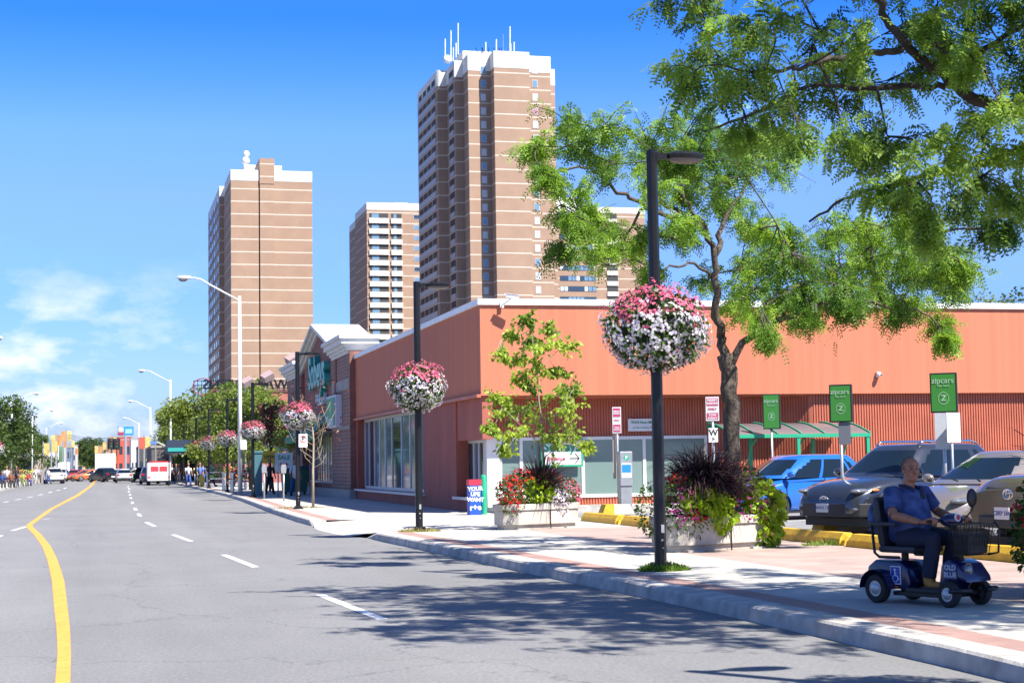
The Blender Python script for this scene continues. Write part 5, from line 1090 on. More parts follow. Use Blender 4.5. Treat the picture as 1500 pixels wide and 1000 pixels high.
# ------------------------------------------------------------------ people far along the pavements
M['skin'] = mat('skin', (.30, .15, .095), .55, var=.1, vscale=12); CL = {}
def cloth(c):
    if c not in CL: CL[c] = mat('cloth_'+str(len(CL)), c, .85)
    return CL[c]
def small_person(lab, loc, top, bottom, rz=0, sit=False, h=1.7, hair=(.02, .015, .01), skirt=False, stride=.25, group=None):
    """distant figure: a skinned body with shirt and trousers as children"""
    t = thing('person', lab, 'person', loc, rz, group); s = h/1.7
    b = MB(); hz = .86*s if not sit else .46*s
    hip = Vector((0, 0, hz)); nk = hip+Vector((0, .02, .56*s)); 
    if sit: legs = [[hip+Vector((sg*.09, 0, 0)), hip+Vector((sg*.11, -.42, .02)), Vector((sg*.12, -.46, .06))] for sg in (-1, 1)]
    else: legs = [[hip+Vector((sg*.09, 0, 0)), Vector((sg*.1, -stride*.35*sg, .46*s)), Vector((sg*.1, -stride*sg, .06))] for sg in (-1, 1)]
    arms = [[nk+Vector((sg*.17, 0, -.08)), nk+Vector((sg*.24, -.02, -.36)), nk+Vector((sg*.2, -.16-.1*sg*(not sit), -.56))] for sg in (-1, 1)]
    b.tube([hip+Vector((0, 0, -.02)), hip+Vector((0, 0, .2)), nk+Vector((0, 0, -.12)), nk], [.14*s, .13*s, .16*s, .06*s], 8, sq=.65)
    b.tube([nk+Vector((0, 0, -.05)), nk+Vector((0, -.01, .1*s))], .055*s, 6); b.ball(nk+Vector((0, -.02, .2*s)), (.085*s, .1*s, .12*s), 8, 6)
    for a in arms: b.tube(a, [.05*s, .04*s, .035*s], 6)
    for a in arms: b.ball(a[2]+Vector((0, -.02, -.05)), (.035, .035, .06), 6, 4)
    for l in legs: b.tube(l, [.08*s, .06*s, .045*s], 6)
    b.build('body', M['skin'], t, smooth=True)
    b = MB(); b.tube([hip+Vector((0, 0, -.06)), hip+Vector((0, 0, .2)), nk+Vector((0, 0, -.1)), nk+Vector((0, 0, .0))], [.17*s, .155*s, .19*s, .07*s], 8, sq=.68)
    for a in arms: b.tube([a[0], a[1]], [.07*s, .055*s], 6)
    b.build('shirt', cloth(top), t, smooth=True)
    b = MB()
    for l in legs: b.tube(l[:3] if not skirt else [l[0], (l[0]+l[1])/2], [.1*s, .08*s, .06*s][:3 if not skirt else 2], 7)
    b.build('trousers', cloth(bottom), t, smooth=True)
    b = MB(); 
    for l in legs: b.ball(l[2]+Vector((0, -.06, -.01)), (.05, .13, .05), 7, 4)
    b.build('shoes', cloth((.02, .02, .02)), t); b = MB(); b.ball(nk+Vector((0, .012, .235*s)), (.092*s, .105*s, .1*s), 8, 6); b.build('hair', cloth(hair), t, smooth=True); return t
W_ = (.6, .6, .62); Bk = (.02, .02, .03); Bl = (.03, .07, .25)
for lab, px, Y, c1, c2, rz in (('walker in a white top by the awnings', 276, 122, W_, Bl, .3), ('walker in a blue shirt beside the hydrant', 293, 124, (.1, .16, .4), Bk, 0), ('walker in a lavender top right of the hydrant', 297, 127, (.35, .3, .55), Bl, 3), ('walker in yellow behind the hydrant', 288, 135, (.5, .4, .1), W_, 3.1),
    ('walker in purple under the dark awning', 310, 120, (.2, .08, .35), Bk, 1.5), ('walker in dark clothes near the white van', 258, 150, Bk, Bk, 0), ('walker with pale trousers near the white van', 262, 156, (.25, .1, .05), (.5, .45, .4), 0), ('walker in white far down the pavement', 252, 170, W_, Bk, 0), ('shopper in red by the planter shelves', 347, 100, (.5, .03, .06), Bk, 1), ('shopper in black beside the green container', 395, 82, Bk, Bk, .3), ('shopper in white behind the bare tree', 432, 76, W_, Bl, .3)):
    small_person(lab, (at(px, 700, Y).x, Y, 0), c1, c2, rz)
for lab, px, Y, c1, c2, sit in (('seated figure in dark clothes at the left edge', 3, 133, (.02, .05, .2), Bk, True), ('seated figure in brown under the dark trees', 16, 136, (.2, .06, .03), Bk, True), ('standing figure in white across the road', 10, 139, W_, Bk, False), ('figure in black beside the pale pole across the road', 24, 142, Bk, Bk, False), ('seated figure in yellow beside the pale pole', 34, 146, (.32, .3, .06), (.15, .2, .05), True), ('seated figure in red across the road', 41, 148, (.35, .03, .05), (.06, .04, .15), True), ('walker crossing in dark trousers beside the pickup', 71, 182, W_, Bl, False), ('figure in white before the banners across the road', 52, 170, W_, (.4, .4, .4), False), ('figure in grey at the far pavement edge', 57, 178, (.3, .3, .35), Bk, False)):
    small_person(lab, (at(px, 700, Y).x, Y, 0 if px != 71 else -.15), c1, c2, 1.2 if px == 71 else .3, sit=sit)
# ------------------------------------------------------------------ vehicles
M['tyre'] = mat('tyre_rubber', (.018, .018, .019), .8, bump=.2, bscale=60); M['rim'] = mat('alloy_rim', (.55, .56, .58), .25, metal=.9); M['chrome'] = mat('chrome', (.7, .7, .72), .12, metal=1)
M['carglass'] = mat('car_glass', (.006, .012, .018), .02, spec=.55); M['trimblack'] = mat('trim_black', (.02, .02, .022), .55); M['lampglass'] = mat('headlamp_glass', (.12, .13, .145), .05, spec=1., coat=1); M['redlamp'] = mat('tail_red', (.45, .01, .01), .2); M['plate'] = mat('number_plate', (.6, .6, .62), .5)
M['amber'] = mat('amber_lamp', (.6, .18, .04), .2)
def paint(c, metal=.35, rough=.28): return mat('car_paint', c, rough, metal=metal, coat=1., var=.03, vscale=2)
def smooth1(a, k=2):
    for _ in range(k): a = np.concatenate([[a[0]], (a[:-2]+2*a[1:-1]+a[2:])/4, [a[-1]]])
    return a
def bool_cut(o, cutter):
    md = o.modifiers.new('cut', 'BOOLEAN'); md.object = cutter; md.operation = 'DIFFERENCE'; md.solver = 'EXACT'
    dg = bpy.context.evaluated_depsgraph_get(); dg.update(); me = bpy.data.meshes.new_from_object(o.evaluated_get(dg)); o.modifiers.clear(); old = o.data; o.data = me; bpy.data.meshes.remove(old)
    me.polygons.foreach_set('use_smooth', [True]*len(me.polygons)); me.set_sharp_from_angle(angle=radians(40))
def wheel(t, x, y, r, w=.21, spokes=5, dark=False):
    sd = 1 if y > 0 else -1; b = MB()
    b.lathe([(r*.66, -w/2), (r*.93, -w/2), (r, -w/2+.03), (r, w/2-.03), (r*.93, w/2), (r*.66, w/2)], 26, ax='y', cap=False); ty = b.build('wheel', M['tyre'], t, smooth='auto', loc=(x, y-sd*w/2*.9, r))
    b = MB(); f = sd*(w/2-.02); b.lathe([(r*.67, f-sd*.13), (r*.67, f), (r*.61, f+sd*.012), (r*.6, f-sd*.09)], 26, ax='y', cap=False)
    for k in range(spokes):
        a = 2*pi*k/spokes+.3
        for da in (-.16, .16):
            p0 = (cos(a)*r*.08, f-sd*.015, sin(a)*r*.08); p1 = (cos(a+da)*r*.62, f-sd*.005, sin(a+da)*r*.62); b.tube([p0, p1], [.022, .026], 4)
    b.lathe([(r*.14, f-sd*.05), (r*.14, f+sd*.005), (.01, f+sd*.01)], 12, ax='y'); b.build('rim', M['rim'], ty)
    b = MB(); b.lathe([(r*.6, f-sd*.1), (.01, f-sd*.1)], 20, ax='y'); b.build('brake_disc', M['trimblack'], ty); return ty
def car(name, lab, cat, loc, heading, spec, paintm, detail=True, group=None):
    """heading: direction the nose points (radians, from +X anticlockwise). local +x = nose"""
    t = thing(name, lab, cat, loc, heading, group); S_ = spec; L, Wd = S_['L'], S_['W']; hw = Wd/2
    st_ = np.array(S_['st'], float)      # x, width factor, zbot, zshoulder, ztop
    xs = np.linspace(st_[0, 0], st_[-1, 0], 56 if detail else 22); k = 2 if detail else 1
    cols = [smooth1(np.interp(xs, st_[:, 0], st_[:, c]), k) for c in range(1, 5)]
    b = MB(); secs = []
    for i, x in enumerate(xs):
        w, zb, zs, zt = hw*cols[0][i], cols[1][i], cols[2][i], cols[3][i]; zm = zb+(zs-zb)*.55
        half = [(.0, zb), (.8*w, zb), (.93*w, zb+.04), (.985*w, zb+.13), (1.0*w, zm-.08), (1.003*w, zm), (.985*w, zs-.13), (.965*w, zs-.045), (.925*w, zs), (.85*w, zs+(zt-zs)*.6), (.6*w, zt-.006), (.3*w, zt+.006), (0, zt+.01)]
        secs.append([(x, y, z) for y, z in half]+[(x, -y, z) for y, z in half[-2:0:-1]])
    n = len(secs[0]); base = 0; b.v = [p for s_ in secs for p in s_]
    for i in range(len(secs)-1):
        for j in range(n): b.f.append((i*n+j, i*n+(j+1) % n, (i+1)*n+(j+1) % n, (i+1)*n+j)); b.m.append(0)
    b.f.append(tuple(range(n))); b.f.append(tuple((len(secs)-1)*n+j for j in range(n))); b.m += [0, 0]
    body = b.build('body', paintm, t, smooth='auto')
    r = S_['r']; wx = S_['wx']
    if detail:
        c = MB()
        for x in wx:
            for sgn in (-1, 1): c.lathe([(r*1.17, sgn*hw*1.2), (r*1.17, sgn*(hw-.32))], 30, (x, 0, r*1.0), 'y')
        co = c.build('cutter', M['tyre']); co.parent = None
        # cutter in the body's own space
        body.parent = None; body.location = (0, 0, 0); bpy.context.view_layer.update(); bool_cut(body, co); body.parent = t
        bpy.data.objects.remove(co)
        b = MB()
        for x in wx:
            for sgn in (-1, 1): b.box(x-r*1.15, x+r*1.15, sgn*(hw-.33), sgn*(hw-.31), .12, r*2.1)
        b.build('wheel_well', M['trimblack'], t)
        if S_.get('clad'):
            b = MB()
            for x in wx:
                for sgn in (-1, 1):
                    P_ = [(x+cos(a)*r*1.2, sgn*hw*1.004, r+sin(a)*r*1.2) for a in [pi*k_/16-.25*0 for k_ in range(17)]]; b.tube(P_, .035, 6, sq=1)
            b.build('arch_trim', M['trimblack'], t, smooth=True)
            b = MB(); b.box(wx[1]+r*1.2, wx[0]-r*1.2, -hw*1.0, -hw*1.012, .24, .40); b.box(wx[1]+r*1.2, wx[0]-r*1.2, hw*1.0, hw*1.012, .24, .40); split_islands(b.build('sill_trim', M['trimblack'], t))
    for x in wx:
        for sgn in (1, -1): wheel(t, x, sgn*(hw-.01), r, S_.get('tw', .21), S_.get('spokes', 5))
    # greenhouse
    xa, xr0, xr1, xb, zb0, zr, wr = S_['cab']; zb0 -= .03; nn = 100 if detail else 48; rings = []; NT = 7; zc_ = []
    for ti in range(NT+1):
        tt = ti/NT; xf = xa+(xr0-xa)*tt**.93; xe = xb+(xr1-xb)*tt**.9; w = (hw*.93)*(1-tt)+wr*tt+.03*sin(pi*tt); z = zb0+(zr-zb0)*tt; ring = []
        cx, hx = (xf+xe)/2, (xf-xe)/2; full = []
        for j in range(720):
            a = 2*pi*j/720; e = .38; ca, sa = cos(a), sin(a); px = (abs(ca)**e)*(1 if ca > 0 else -1); py = (abs(sa)**e)*(1 if sa > 0 else -1)
            bow = .10*(1-abs(py)**2)*(1-tt*.3)*(1 if px > 0 else .5); full.append((cx+hx*px*(1)+(bow if px > .3 else (-bow if px < -.3 else 0)), w*py, z))
        fa = np.array(full); dl = np.linalg.norm(np.roll(fa, -1, 0)-fa, axis=1); cum = np.concatenate([[0], np.cumsum(dl)]); fa = np.vstack([fa, fa[:1]]); sv = np.linspace(0, cum[-1], nn, endpoint=False)
        ring = [tuple(float(np.interp(q_, cum, fa[:, k_])) for k_ in range(3)) for q_ in sv]
        rings.append(ring)
    mb = {k_: MB() for k_ in ('cabin', 'windscreen', 'rear_window', 'side_window')}
    pil = S_.get('pillars', [0.0]); rm = rings[NT//2]; pj = {j for j in range(nn) for q in pil if abs((rm[j][0]+rm[(j+1) % nn][0])/2-q) < .05}; rx_ = [q[0] for q in rm]; pe = {j for j in range(nn) if (rm[j][0]+rm[(j+1) % nn][0])/2 > max(rx_)-.2 or (rm[j][0]+rm[(j+1) % nn][0])/2 < min(rx_)+.16}
    for ti in range(NT):
        for j in range(nn):
            p = [rings[ti][j], rings[ti][(j+1) % nn], rings[ti+1][(j+1) % nn], rings[ti+1][j]]
            mx = sum(q[0] for q in p)/4; my = sum(abs(q[1]) for q in p)/4; w = max(abs(q[1]) for q in rings[ti]); tt = (ti+.5)/NT
            xf = max(q[0] for q in rings[ti]); xe = min(q[0] for q in rings[ti]); side = my > w*.955
            key = 'side_window' if side else ('windscreen' if mx > (xf+xe)/2 else 'rear_window')
            if not side and my > w*.85: key = 'cabin'
            if side and (j in pj or j in pe): key = 'cabin'
            if ti >= NT-1 or (ti == 0 and not side): key = 'cabin'
            mb[key].quad(*p)
    top = rings[-1]; 
    for sc_, dz in ((.9, .028), (.6, .045), (.02, .052)):
        cx = sum(p[0] for p in rings[-1])/nn; nx = [(cx+(p[0]-cx)*sc_, p[1]*sc_, zr+dz) for p in rings[-1]]
        for j in range(nn): mb['cabin'].quad(top[j], top[(j+1) % nn], nx[(j+1) % nn], nx[j])
        top = nx
    for k_, v in mb.items():
        o = v.build(k_, paintm if k_ == 'cabin' else M['carglass'], t, fixn=False)
        bm = bmesh.new(); bm.from_mesh(o.data); bmesh.ops.remove_doubles(bm, verts=bm.verts, dist=1e-4); bmesh.ops.recalc_face_normals(bm, faces=bm.faces)
        for f in bm.faces: f.smooth = True
        bm.to_mesh(o.data); bm.free()
        if k_ == 'side_window': split_islands(o)
    if detail:
        f = S_['face']   # front details: xnose, z grille lo/hi, half widths
        xn, gz0, gz1, gw, hz, hy = f
        b = MB(); 
        for k_ in range(4): z = gz0+(gz1-gz0)*(k_+.5)/4; b.cbox(xn-.02, 0, z, .03, gw*2, (gz1-gz0)/9)
        b.build('grille', M['chrome' if S_.get('chromegrille') else 'trimblack'], t)
        b = MB(); b.cbox(xn-.05, 0, (gz0+gz1)/2, .05, gw*2, gz1-gz0); b.build('grille_back', M['trimblack'], t)
        b = MB(); n_ = 22; R0 = [(xn+.02, .1*cos(2*pi*i/n_), (gz0+gz1)/2+.068*sin(2*pi*i/n_)) for i in range(n_+1)]; b.tube(R0, .011, 5)
        b.tube([(xn+.02, .04*cos(2*pi*i/n_), (gz0+gz1)/2+.055*sin(2*pi*i/n_)) for i in range(n_+1)], .009, 5); b.tube([(xn+.02, .07*cos(2*pi*i/n_), (gz0+gz1)/2+.035+.022*sin(2*pi*i/n_)) for i in range(n_+1)], .008, 5); b.build('emblem', M['chrome'], t, smooth=True)
        b = MB(); bu = S_.get('bump', 0); pl_ = [(xn-.55, hw*.99), (xn-.3, hw*.965), (xn-.1, hw*.84), (xn-.01+bu, hw*.6), (xn+.03+bu, hw*.25)]; b.prism(pl_+[(x_, -y_) for x_, y_ in pl_[::-1]], S_['bz']-S_['bh']/2, S_['bz']+S_['bh']/2, 'z'); b.build('bumper_trim', M['trimblack'], t, bevel=.02)
        b = MB(); b.ball((xn-.2, hy+.02, S_['bz']+.02), (.2, .09, .05), 12, 8); b.ball((xn-.2, -hy-.02, S_['bz']+.02), (.2, .09, .05), 12, 8); split_islands(b.build('fog_light', M['lampglass'], t, smooth=True))
        b = MB(); b.cbox(xn+.03+S_.get('bump', 0), 0, S_['pz'], .012, .31, .16); pl = b.build('number_plate', M['plate'], t)
        text('lettering', S_.get('plate', 'BKH 271'), .085, mat('plate_ink', (.02, .05, .25), .5), pl, (xn+.038+S_.get('bump', 0), 0, S_['pz']), (pi/2, 0, pi/2), ext=.001, bold=.001)
        for sgn in (-1, 1):
            b = MB(); b.ball((xn-.27, sgn*(hy+.02), hz), (.27, .12, .055), 18, 10); b.build('headlight', M['lampglass'], t, smooth=True)
            b = MB(); b.ball((xn-.44, sgn*(hw*.93), hz+.02), (.1, .03, .03), 10, 6); b.build('indicator', M['amber'], t, smooth=True)
            mx_ = xa-.38; b = MB(); b.ball((mx_, sgn*(hw+.09), zb0+.09), (.075, .12, .075), 12, 8); b.tube([(mx_, sgn*(hw-.1), zb0+.02), (mx_, sgn*(hw+.05), zb0+.06)], .02, 5); b.build('mirror', S_.get('mirrorm', paintm), t, smooth=True)
            b = MB()
            for x in S_['doors']: b.cbox(x, sgn*hw*.997, (zb0+.3)/2+.05, .012, .02, zb0-.42)
            b.cbox((S_['doors'][0]+S_['doors'][-1])/2, sgn*hw*.985, zb0-.06, S_['doors'][0]-S_['doors'][-1], .015, .01)
            b.build('door_gap', M['trimblack'], t)
            for x in S_['handles']: b = MB(); b.cbox(x, sgn*(hw*.985), zb0-.14, .17, .03, .03); b.build('door_handle', paintm, t, bevel=.008)
            if S_.get('rails'): b = MB(); b.tube([(xr0-.1, sgn*wr*.86, zr+.02), (xr0-.25, sgn*wr*.86, zr+.09), (xr1+.35, sgn*wr*.86, zr+.09), (xr1+.15, sgn*wr*.86, zr+.03)], .022, 6); b.build('roof_rail', M['chrome'], t, smooth=True)
        b = MB(); b.tube([(xa-.02, hw*.5, zb0+.05), (xa-.3, -.1, zb0+.12)], .01, 4); b.tube([(xa-.0, -.0, zb0+.05), (xa-.25, -.6, zb0+.12)], .01, 4); split_islands(b.build('wiper', M['trimblack'], t))
        b = MB(); b.box(-L/2+.1, L/2-.35, -hw*.9, hw*.9, .16, .3); b.build('underbody', M['trimblack'], t)
        b = MB(); b.ball((.1, .3, zb0+.02), (.2, .2, .3)); b.ball((-.7, -.35, zb0), (.22, .5, .28)); split_islands(b.build('seat', M['trimblack'], t))
    return t
SUV = dict(L=4.57, W=1.84, r=.36, wx=(1.36, -1.30), tw=.225, clad=True, rails=True, bump=.04,
    st=[(-2.28, .80, .5, .9, 1.0), (-2.15, .95, .36, 1.0, 1.06), (-1.6, 1, .27, 1.04, 1.10), (-.4, 1, .25, 1.03, 1.09), (.8, 1, .25, 1.0, 1.07), (1.25, .985, .26, .97, 1.06), (1.75, .95, .28, .88, .98), (2.08, .88, .30, .76, .88), (2.2, .80, .34, .68, .76), (2.27, .70, .38, .58, .64)],
    cab=(1.22, .38, -1.55, -2.12, 1.08, 1.62, .62), pillars=[-.12, -1.05], face=(2.24, .60, .70, .42, .80, .66), bz=.46, bh=.24, pz=.50, doors=[.95, -.1, -1.0], handles=[.12, -.85], plate='BNWX 173')
HATCH = dict(L=4.0, W=1.7, r=.31, wx=(1.25, -1.25), tw=.19, bump=.02,
    st=[(-2.0, .80, .45, .85, .95), (-1.85, .96, .3, .95, 1.02), (-1.2, 1, .2, .98, 1.02), (0, 1, .19, .95, 1.0), (1.0, 1, .2, .88, .97), (1.5, .95, .22, .78, .88), (1.85, .86, .25, .66, .74), (1.98, .7, .3, .52, .6)],
    cab=(1.35, .35, -1.3, -1.92, .99, 1.46, .55), pillars=[-.15, -.98], face=(1.95, .5, .6, .3, .68, .6), bz=.36, bh=.18, pz=.42, doors=[1.02, -.13, -1.0], handles=[.05, -.85])
SEDAN = dict(L=4.7, W=1.8, r=.335, wx=(1.42, -1.36), tw=.215, bump=.02, spokes=10,
    st=[(-2.35, .8, .45, .85, .95), (-2.2, .95, .3, .92, 1.02), (-1.5, 1, .2, .95, 1.03), (0, 1, .19, .93, 1.0), (1.1, 1, .2, .9, .98), (1.6, .97, .22, .82, .92), (2.1, .88, .25, .68, .78), (2.33, .72, .3, .52, .6)],
    cab=(1.35, .35, -1.0, -1.95, .99, 1.45, .56), pillars=[-.2], face=(2.3, .5, .62, .34, .7, .64), bz=.36, bh=.18, pz=.42, doors=[.98, -.2, -1.2], handles=[.0, -1.0])
TRUCK = dict(L=4.75, W=1.9, r=.385, wx=(1.45, -1.35), tw=.25, clad=False, rails=True, bump=.1, chromegrille=False,
    st=[(-2.35, .85, .6, 1.05, 1.12), (-2.2, .96, .42, 1.12, 1.18), (-1.2, 1, .36, 1.14, 1.18), (0, 1, .34, 1.12, 1.17), (1.0, 1, .34, 1.1, 1.18), (1.5, .99, .36, 1.08, 1.18), (2.05, .97, .38, 1.0, 1.14), (2.25, .93, .42, .94, 1.06), (2.33, .88, .46, .84, .94)],
    cab=(1.15, .45, -1.6, -2.1, 1.17, 1.72, .64), pillars=[-.1, -1.05], face=(2.31, .80, .99, .50, .9, .74), bz=.52, bh=.16, pz=.64, doors=[.95, -.1, -1.0], handles=[.12, -.85], plate='CBRP 584')
M['bluepaint'] = paint((.015, .13, .50), .2, .22); M['darkgrey'] = paint((.05, .057, .075), .6, .22); M['beige'] = paint((.30, .255, .225), .5, .22); M['gold'] = paint((.15, .115, .085), .5, .3)
def nose_at(head, cx, cy, zz=-.03): return (cx, cy, zz)
hd = lambda deg: radians(deg)
# headings: the cars stand nose-on to the pavement, turned a little towards the viewer
c1 = car('parked_car', 'bright blue hatchback with white lettering on its door, behind the flowers', 'car', (15.95, 36.2, -.03), hd(197), HATCH, M['bluepaint'])
text('lettering', 'AutoShare', .27, M['inkwhite'], c1, (.52, .858, .60), (pi/2, 0, pi), ext=.002, bold=.006, align='LEFT', shear=.2)
c2_ = car('parked_car', 'dark metallic grey crossover with black bumper and roof rails, nose to the yellow blocks', 'car', (15.05, 28.9, -.03), hd(200), SUV, M['darkgrey'])
c3_ = car('parked_car', 'beige sedan parked between the dark grey crossover and the gold truck', 'car', (14.95, 25.0, -.03), hd(200), SEDAN, M['beige'])
c4_ = car('parked_car', 'gold brown off-roader with dark grille cut by the right edge', 'car', (14.15, 20.2, -.03), hd(187), TRUCK, M['gold'])
# lot markings
for y in (38.3, 33.4, 28.6, 24.0, 19.4):
    b = MB(); b.quad((12.0, y-.06, -.026), (12.0, y+.06, -.026), (17, y+2.06, -.026), (17, y+1.94, -.026)); tag(b.build('bay_line', M['white_line'], fixn=False), kind='structure')
# ------------------------------------------------------------------ traffic far down the road
def simple(lab, cat, px, Y, head, spec, col, name='car', extra=None, dx=0):
    x = at(px, 700, Y).x+dx; t = car(name, lab, cat, (x, Y, -.15), head, spec, paint(col, .2, .3), detail=False, group='traffic far down the road'); L = spec['L']; W2 = spec['W']/2
    zt = spec['st'][2][3]; rear = -L/2
    for sg in (-1, 1):
        b = MB(); b.cbox(rear+.02, sg*W2*.72, zt-.12, .1, .26, .16); b.build('tail_light', M['redlamp'], t)
        b = MB(); b.cbox(L/2-.1, sg*W2*.65, zt-.22, .14, .3, .12); b.build('headlight', M['lampglass'], t)
    b = MB(); b.cbox(rear-.01, 0, .42, .12, W2*1.8, .2); b.cbox(L/2-.03, 0, .38, .12, W2*1.6, .2); b.build('bumper', M['trimblack'], t); b = MB(); b.cbox(rear-.03, 0, .62, .03, .45, .15); b.build('number_plate', M['plate'], t)
    return t
U = pi/2
simple('silver hatchback seen from behind in the middle of the road', 'car', 182, 182, U, dict(HATCH, W=1.85), (.55, .56, .58))
simple('black crossover ahead to the left of the silver hatchback', 'car', 151, 196, U+.5, SUV, (.02, .025, .035)); simple('white sedan just right of the black crossover', 'car', 163, 205, -U+.2, SEDAN, (.6, .6, .62))
simple('dark pickup turning right of the silver hatchback', 'car', 209, 200, .25, SUV, (.05, .045, .04)); simple('dark blue crossover beside the white emergency van', 'car', 219, 163, U, SUV, (.02, .03, .06))
simple('orange taxi crossing at the junction left of the black crossover', 'taxi', 126, 215, pi-.35, SEDAN, (.55, .12, .03), name='taxi'); simple('orange and green taxi with nose towards the black crossover', 'taxi', 134, 212, pi+.2, SEDAN, (.5, .14, .04), name='taxi')
simple('red hatchback beyond the orange taxi', 'car', 108, 245, -U, HATCH, (.5, .05, .04)); simple('teal and orange taxi half hidden behind the silver hatchback', 'taxi', 194, 225, U, SEDAN, (.05, .3, .3), name='taxi')
simple('blue sedan oncoming beyond the pickup', 'car', 93, 240, -U, SEDAN, (.03, .08, .2)); simple('dark sedan far down the left lane', 'car', 100, 275, -U, SEDAN, (.03, .03, .04)); simple('small purple car far at the junction', 'car', 117, 290, -U, HATCH, (.1, .05, .15)); simple('grey car far down the right lane', 'car', 172, 250, U, SEDAN, (.4, .4, .42))
simple('pale oncoming pickup with brown bumper by the far left kerb', 'pickup', 79, 186, -U+.1, dict(TRUCK, W=2.0), (.6, .6, .58), name='pickup'); simple('white car behind the oncoming pickup', 'car', 88, 215, -U, SUV, (.6, .6, .62))
def boxtruck(lab, px, Y, w, h, l, col, z0=.7, name='box_truck', cat='truck', stripe=None, cab=True):
    x = at(px, 700, Y).x; t = thing(name, lab, cat, (x, Y, -.15), 0, None); b = MB(); b.box(-w/2, w/2, 0, l, z0, h); b.build('box', mat('van_white', col, .5), t, bevel=.06)
    b = MB(); b.box(-w/2+.12, w/2-.12, l+.01, l+1.7, .5, h*.72); b.build('cab', mat('van_white', col, .4), t, bevel=.1)
    b = MB(); b.box(-w/2+.02, w/2-.02, -.12, .0, .42, .62); b.build('bumper', M['trimblack'] if not stripe else M['white'], t)
    for sx in (-1, 1):
        for y in (.9, l+.9): b = MB(); b.lathe([(.2, -.13), (.4, -.12), (.4, .12), (.2, .13)], 16, (sx*(w/2-.15), y, .4), 'x'); b.build('wheel', M['tyre'], t)
        b = MB(); b.box(sx*(w/2-.22), sx*(w/2-.06), -.02, -.001, z0+.1, z0+.35); b.build('tail_light', M['redlamp'], t)
    if stripe:
        b = MB(); b.box(-w*.36, -.06, -.03, -.001, h*.62, h*.84); b.box(.06, w*.36, -.03, -.001, h*.62, h*.84); b.build('rear_window', mat('ambulance_red', (.55, .05, .06), .4), t)
        b = MB(); b.box(-.012, .012, -.02, -.001, z0, h-.05); b.build('door_gap', M['trimblack'], t); b = MB(); b.box(-w*.4, w*.4, .1, .3, h, h+.14); b.build('light_bar', M['redlamp'], t)
    return t
boxtruck('white emergency van with red rear windows near the right kerb', 233, 148, 2.0, 2.0, 3.4, (.72, .72, .72), z0=.45, name='emergency_van', cat='van', stripe=True)
boxtruck('plain white box truck towering behind the black crossover', 154, 232, 2.7, 3.6, 5.5, (.75, .75, .74))
boxtruck('white van across the road beyond the oncoming pickup', 91, 262, 2.2, 2.6, 4, (.7, .7, .7), name='van', cat='van')
# ------------------------------------------------------------------ far street: buildings, banners, signals, billboard
def bld(lab, px0, px1, Y, top, col, wins=None, depth=20, side=False, name='shop_building'):
    x0, x1 = at(px0, 680, Y).x, at(px1, 680, Y).x; z = at((px0+px1)/2, top, Y).z; t = thing(name, lab, 'building', ((x0+x1)/2, Y, -.2)); w = x1-x0; z += .2
    b = MB(); b.box(-w/2, w/2, 0, depth, 0, z); b.build('wall', mat('far_wall', col, .85, var=.1), t); b = MB(); b.box(-w/2-.1, w/2+.1, -.1, depth, z, z+.25); b.build('coping', M['stone'], t)
    n = max(2, int(w/2.5)); 
    for k in range(n):
        for r_ in range(max(1, int(z/3.4))):
            b = MB(); x = -w/2+(k+.25)*w/n; b.box(x, x+w/n*.5, -.03, -.005, 1+r_*3.3, 2.6+r_*3.3); b.build('window', M['glass'], t)
    return t
bld('red shop block with dark windows under the billboard', 172, 192, 330, 640, (.5, .08, .05)); bld('orange shop block beside the red one', 160, 176, 360, 641, (.55, .2, .08)); bld('pale shop block between the red block and the banners', 192, 202, 300, 643, (.6, .58, .55)); bld('dark shop front right of the pale block', 203, 222, 270, 655, (.06, .06, .06))
bld('low cream building at the end of the left pavement', 94, 113, 520, 652, (.45, .43, .4)); bld('blue grey glass fronted block past the left trees', 98, 106, 420, 655, (.12, .16, .24)); bld('yellowish low shops at the far left of the road', 96, 124, 640, 668, (.5, .4, .25)); bld('brown shops far behind the truck', 138, 160, 560, 660, (.35, .25, .18)); bld('shadowed shopfronts behind the street trees', 222, 330, 178, 655, (.10, .09, .09)); bld('brick shopfronts behind the green container', 330, 440, 140, 672, (.30, .10, .08))
bld('pale shopfronts under the dark trees across the road', -20, 60, 200, 668, (.35, .30, .26)); bld('white shopfronts beyond the pavement stalls', 55, 80, 300, 660, (.5, .48, .45))
Yb = 300; bb = thing('billboard', 'blue billboard with two pale faces on a tall post above the red shop', 'billboard', (at(184, 660, Yb).x, Yb, -.2))
z0, z1 = at(184, 637, Yb).z+.2, at(184, 624.5, Yb).z+.2; w = at(196, 630, Yb).x-at(172.5, 630, Yb).x
b = MB(); b.box(-w/2, w/2, 0, .4, z0, z1); b.build('panel', mat('billboard_blue', (.02, .22, .55), .5), bb)
b = MB(); b.box(-w*.02, w*.4, -.06, -.01, z0+.3, z1-.45); b.build('pale_panel', mat('billboard_pale', (.25, .5, .75), .5), bb)
b = MB(); [b.ball((x, -.05, z0+.95), (.32, .04, .5)) for x in (-w*.36, -w*.24)]; b.build('face', mat('billboard_skin', (.6, .42, .36), .6), bb); b = MB(); [b.ball((x, -.06, z0+.25), (.4, .04, .35)) for x in (-w*.36, -w*.22)]; b.build('figure', mat('billboard_maroon', (.25, .04, .08), .6), bb)
b = MB(); b.tube([(0, .2, 0), (0, .2, z0)], .25, 8); b.build('post', M['galv'], bb)
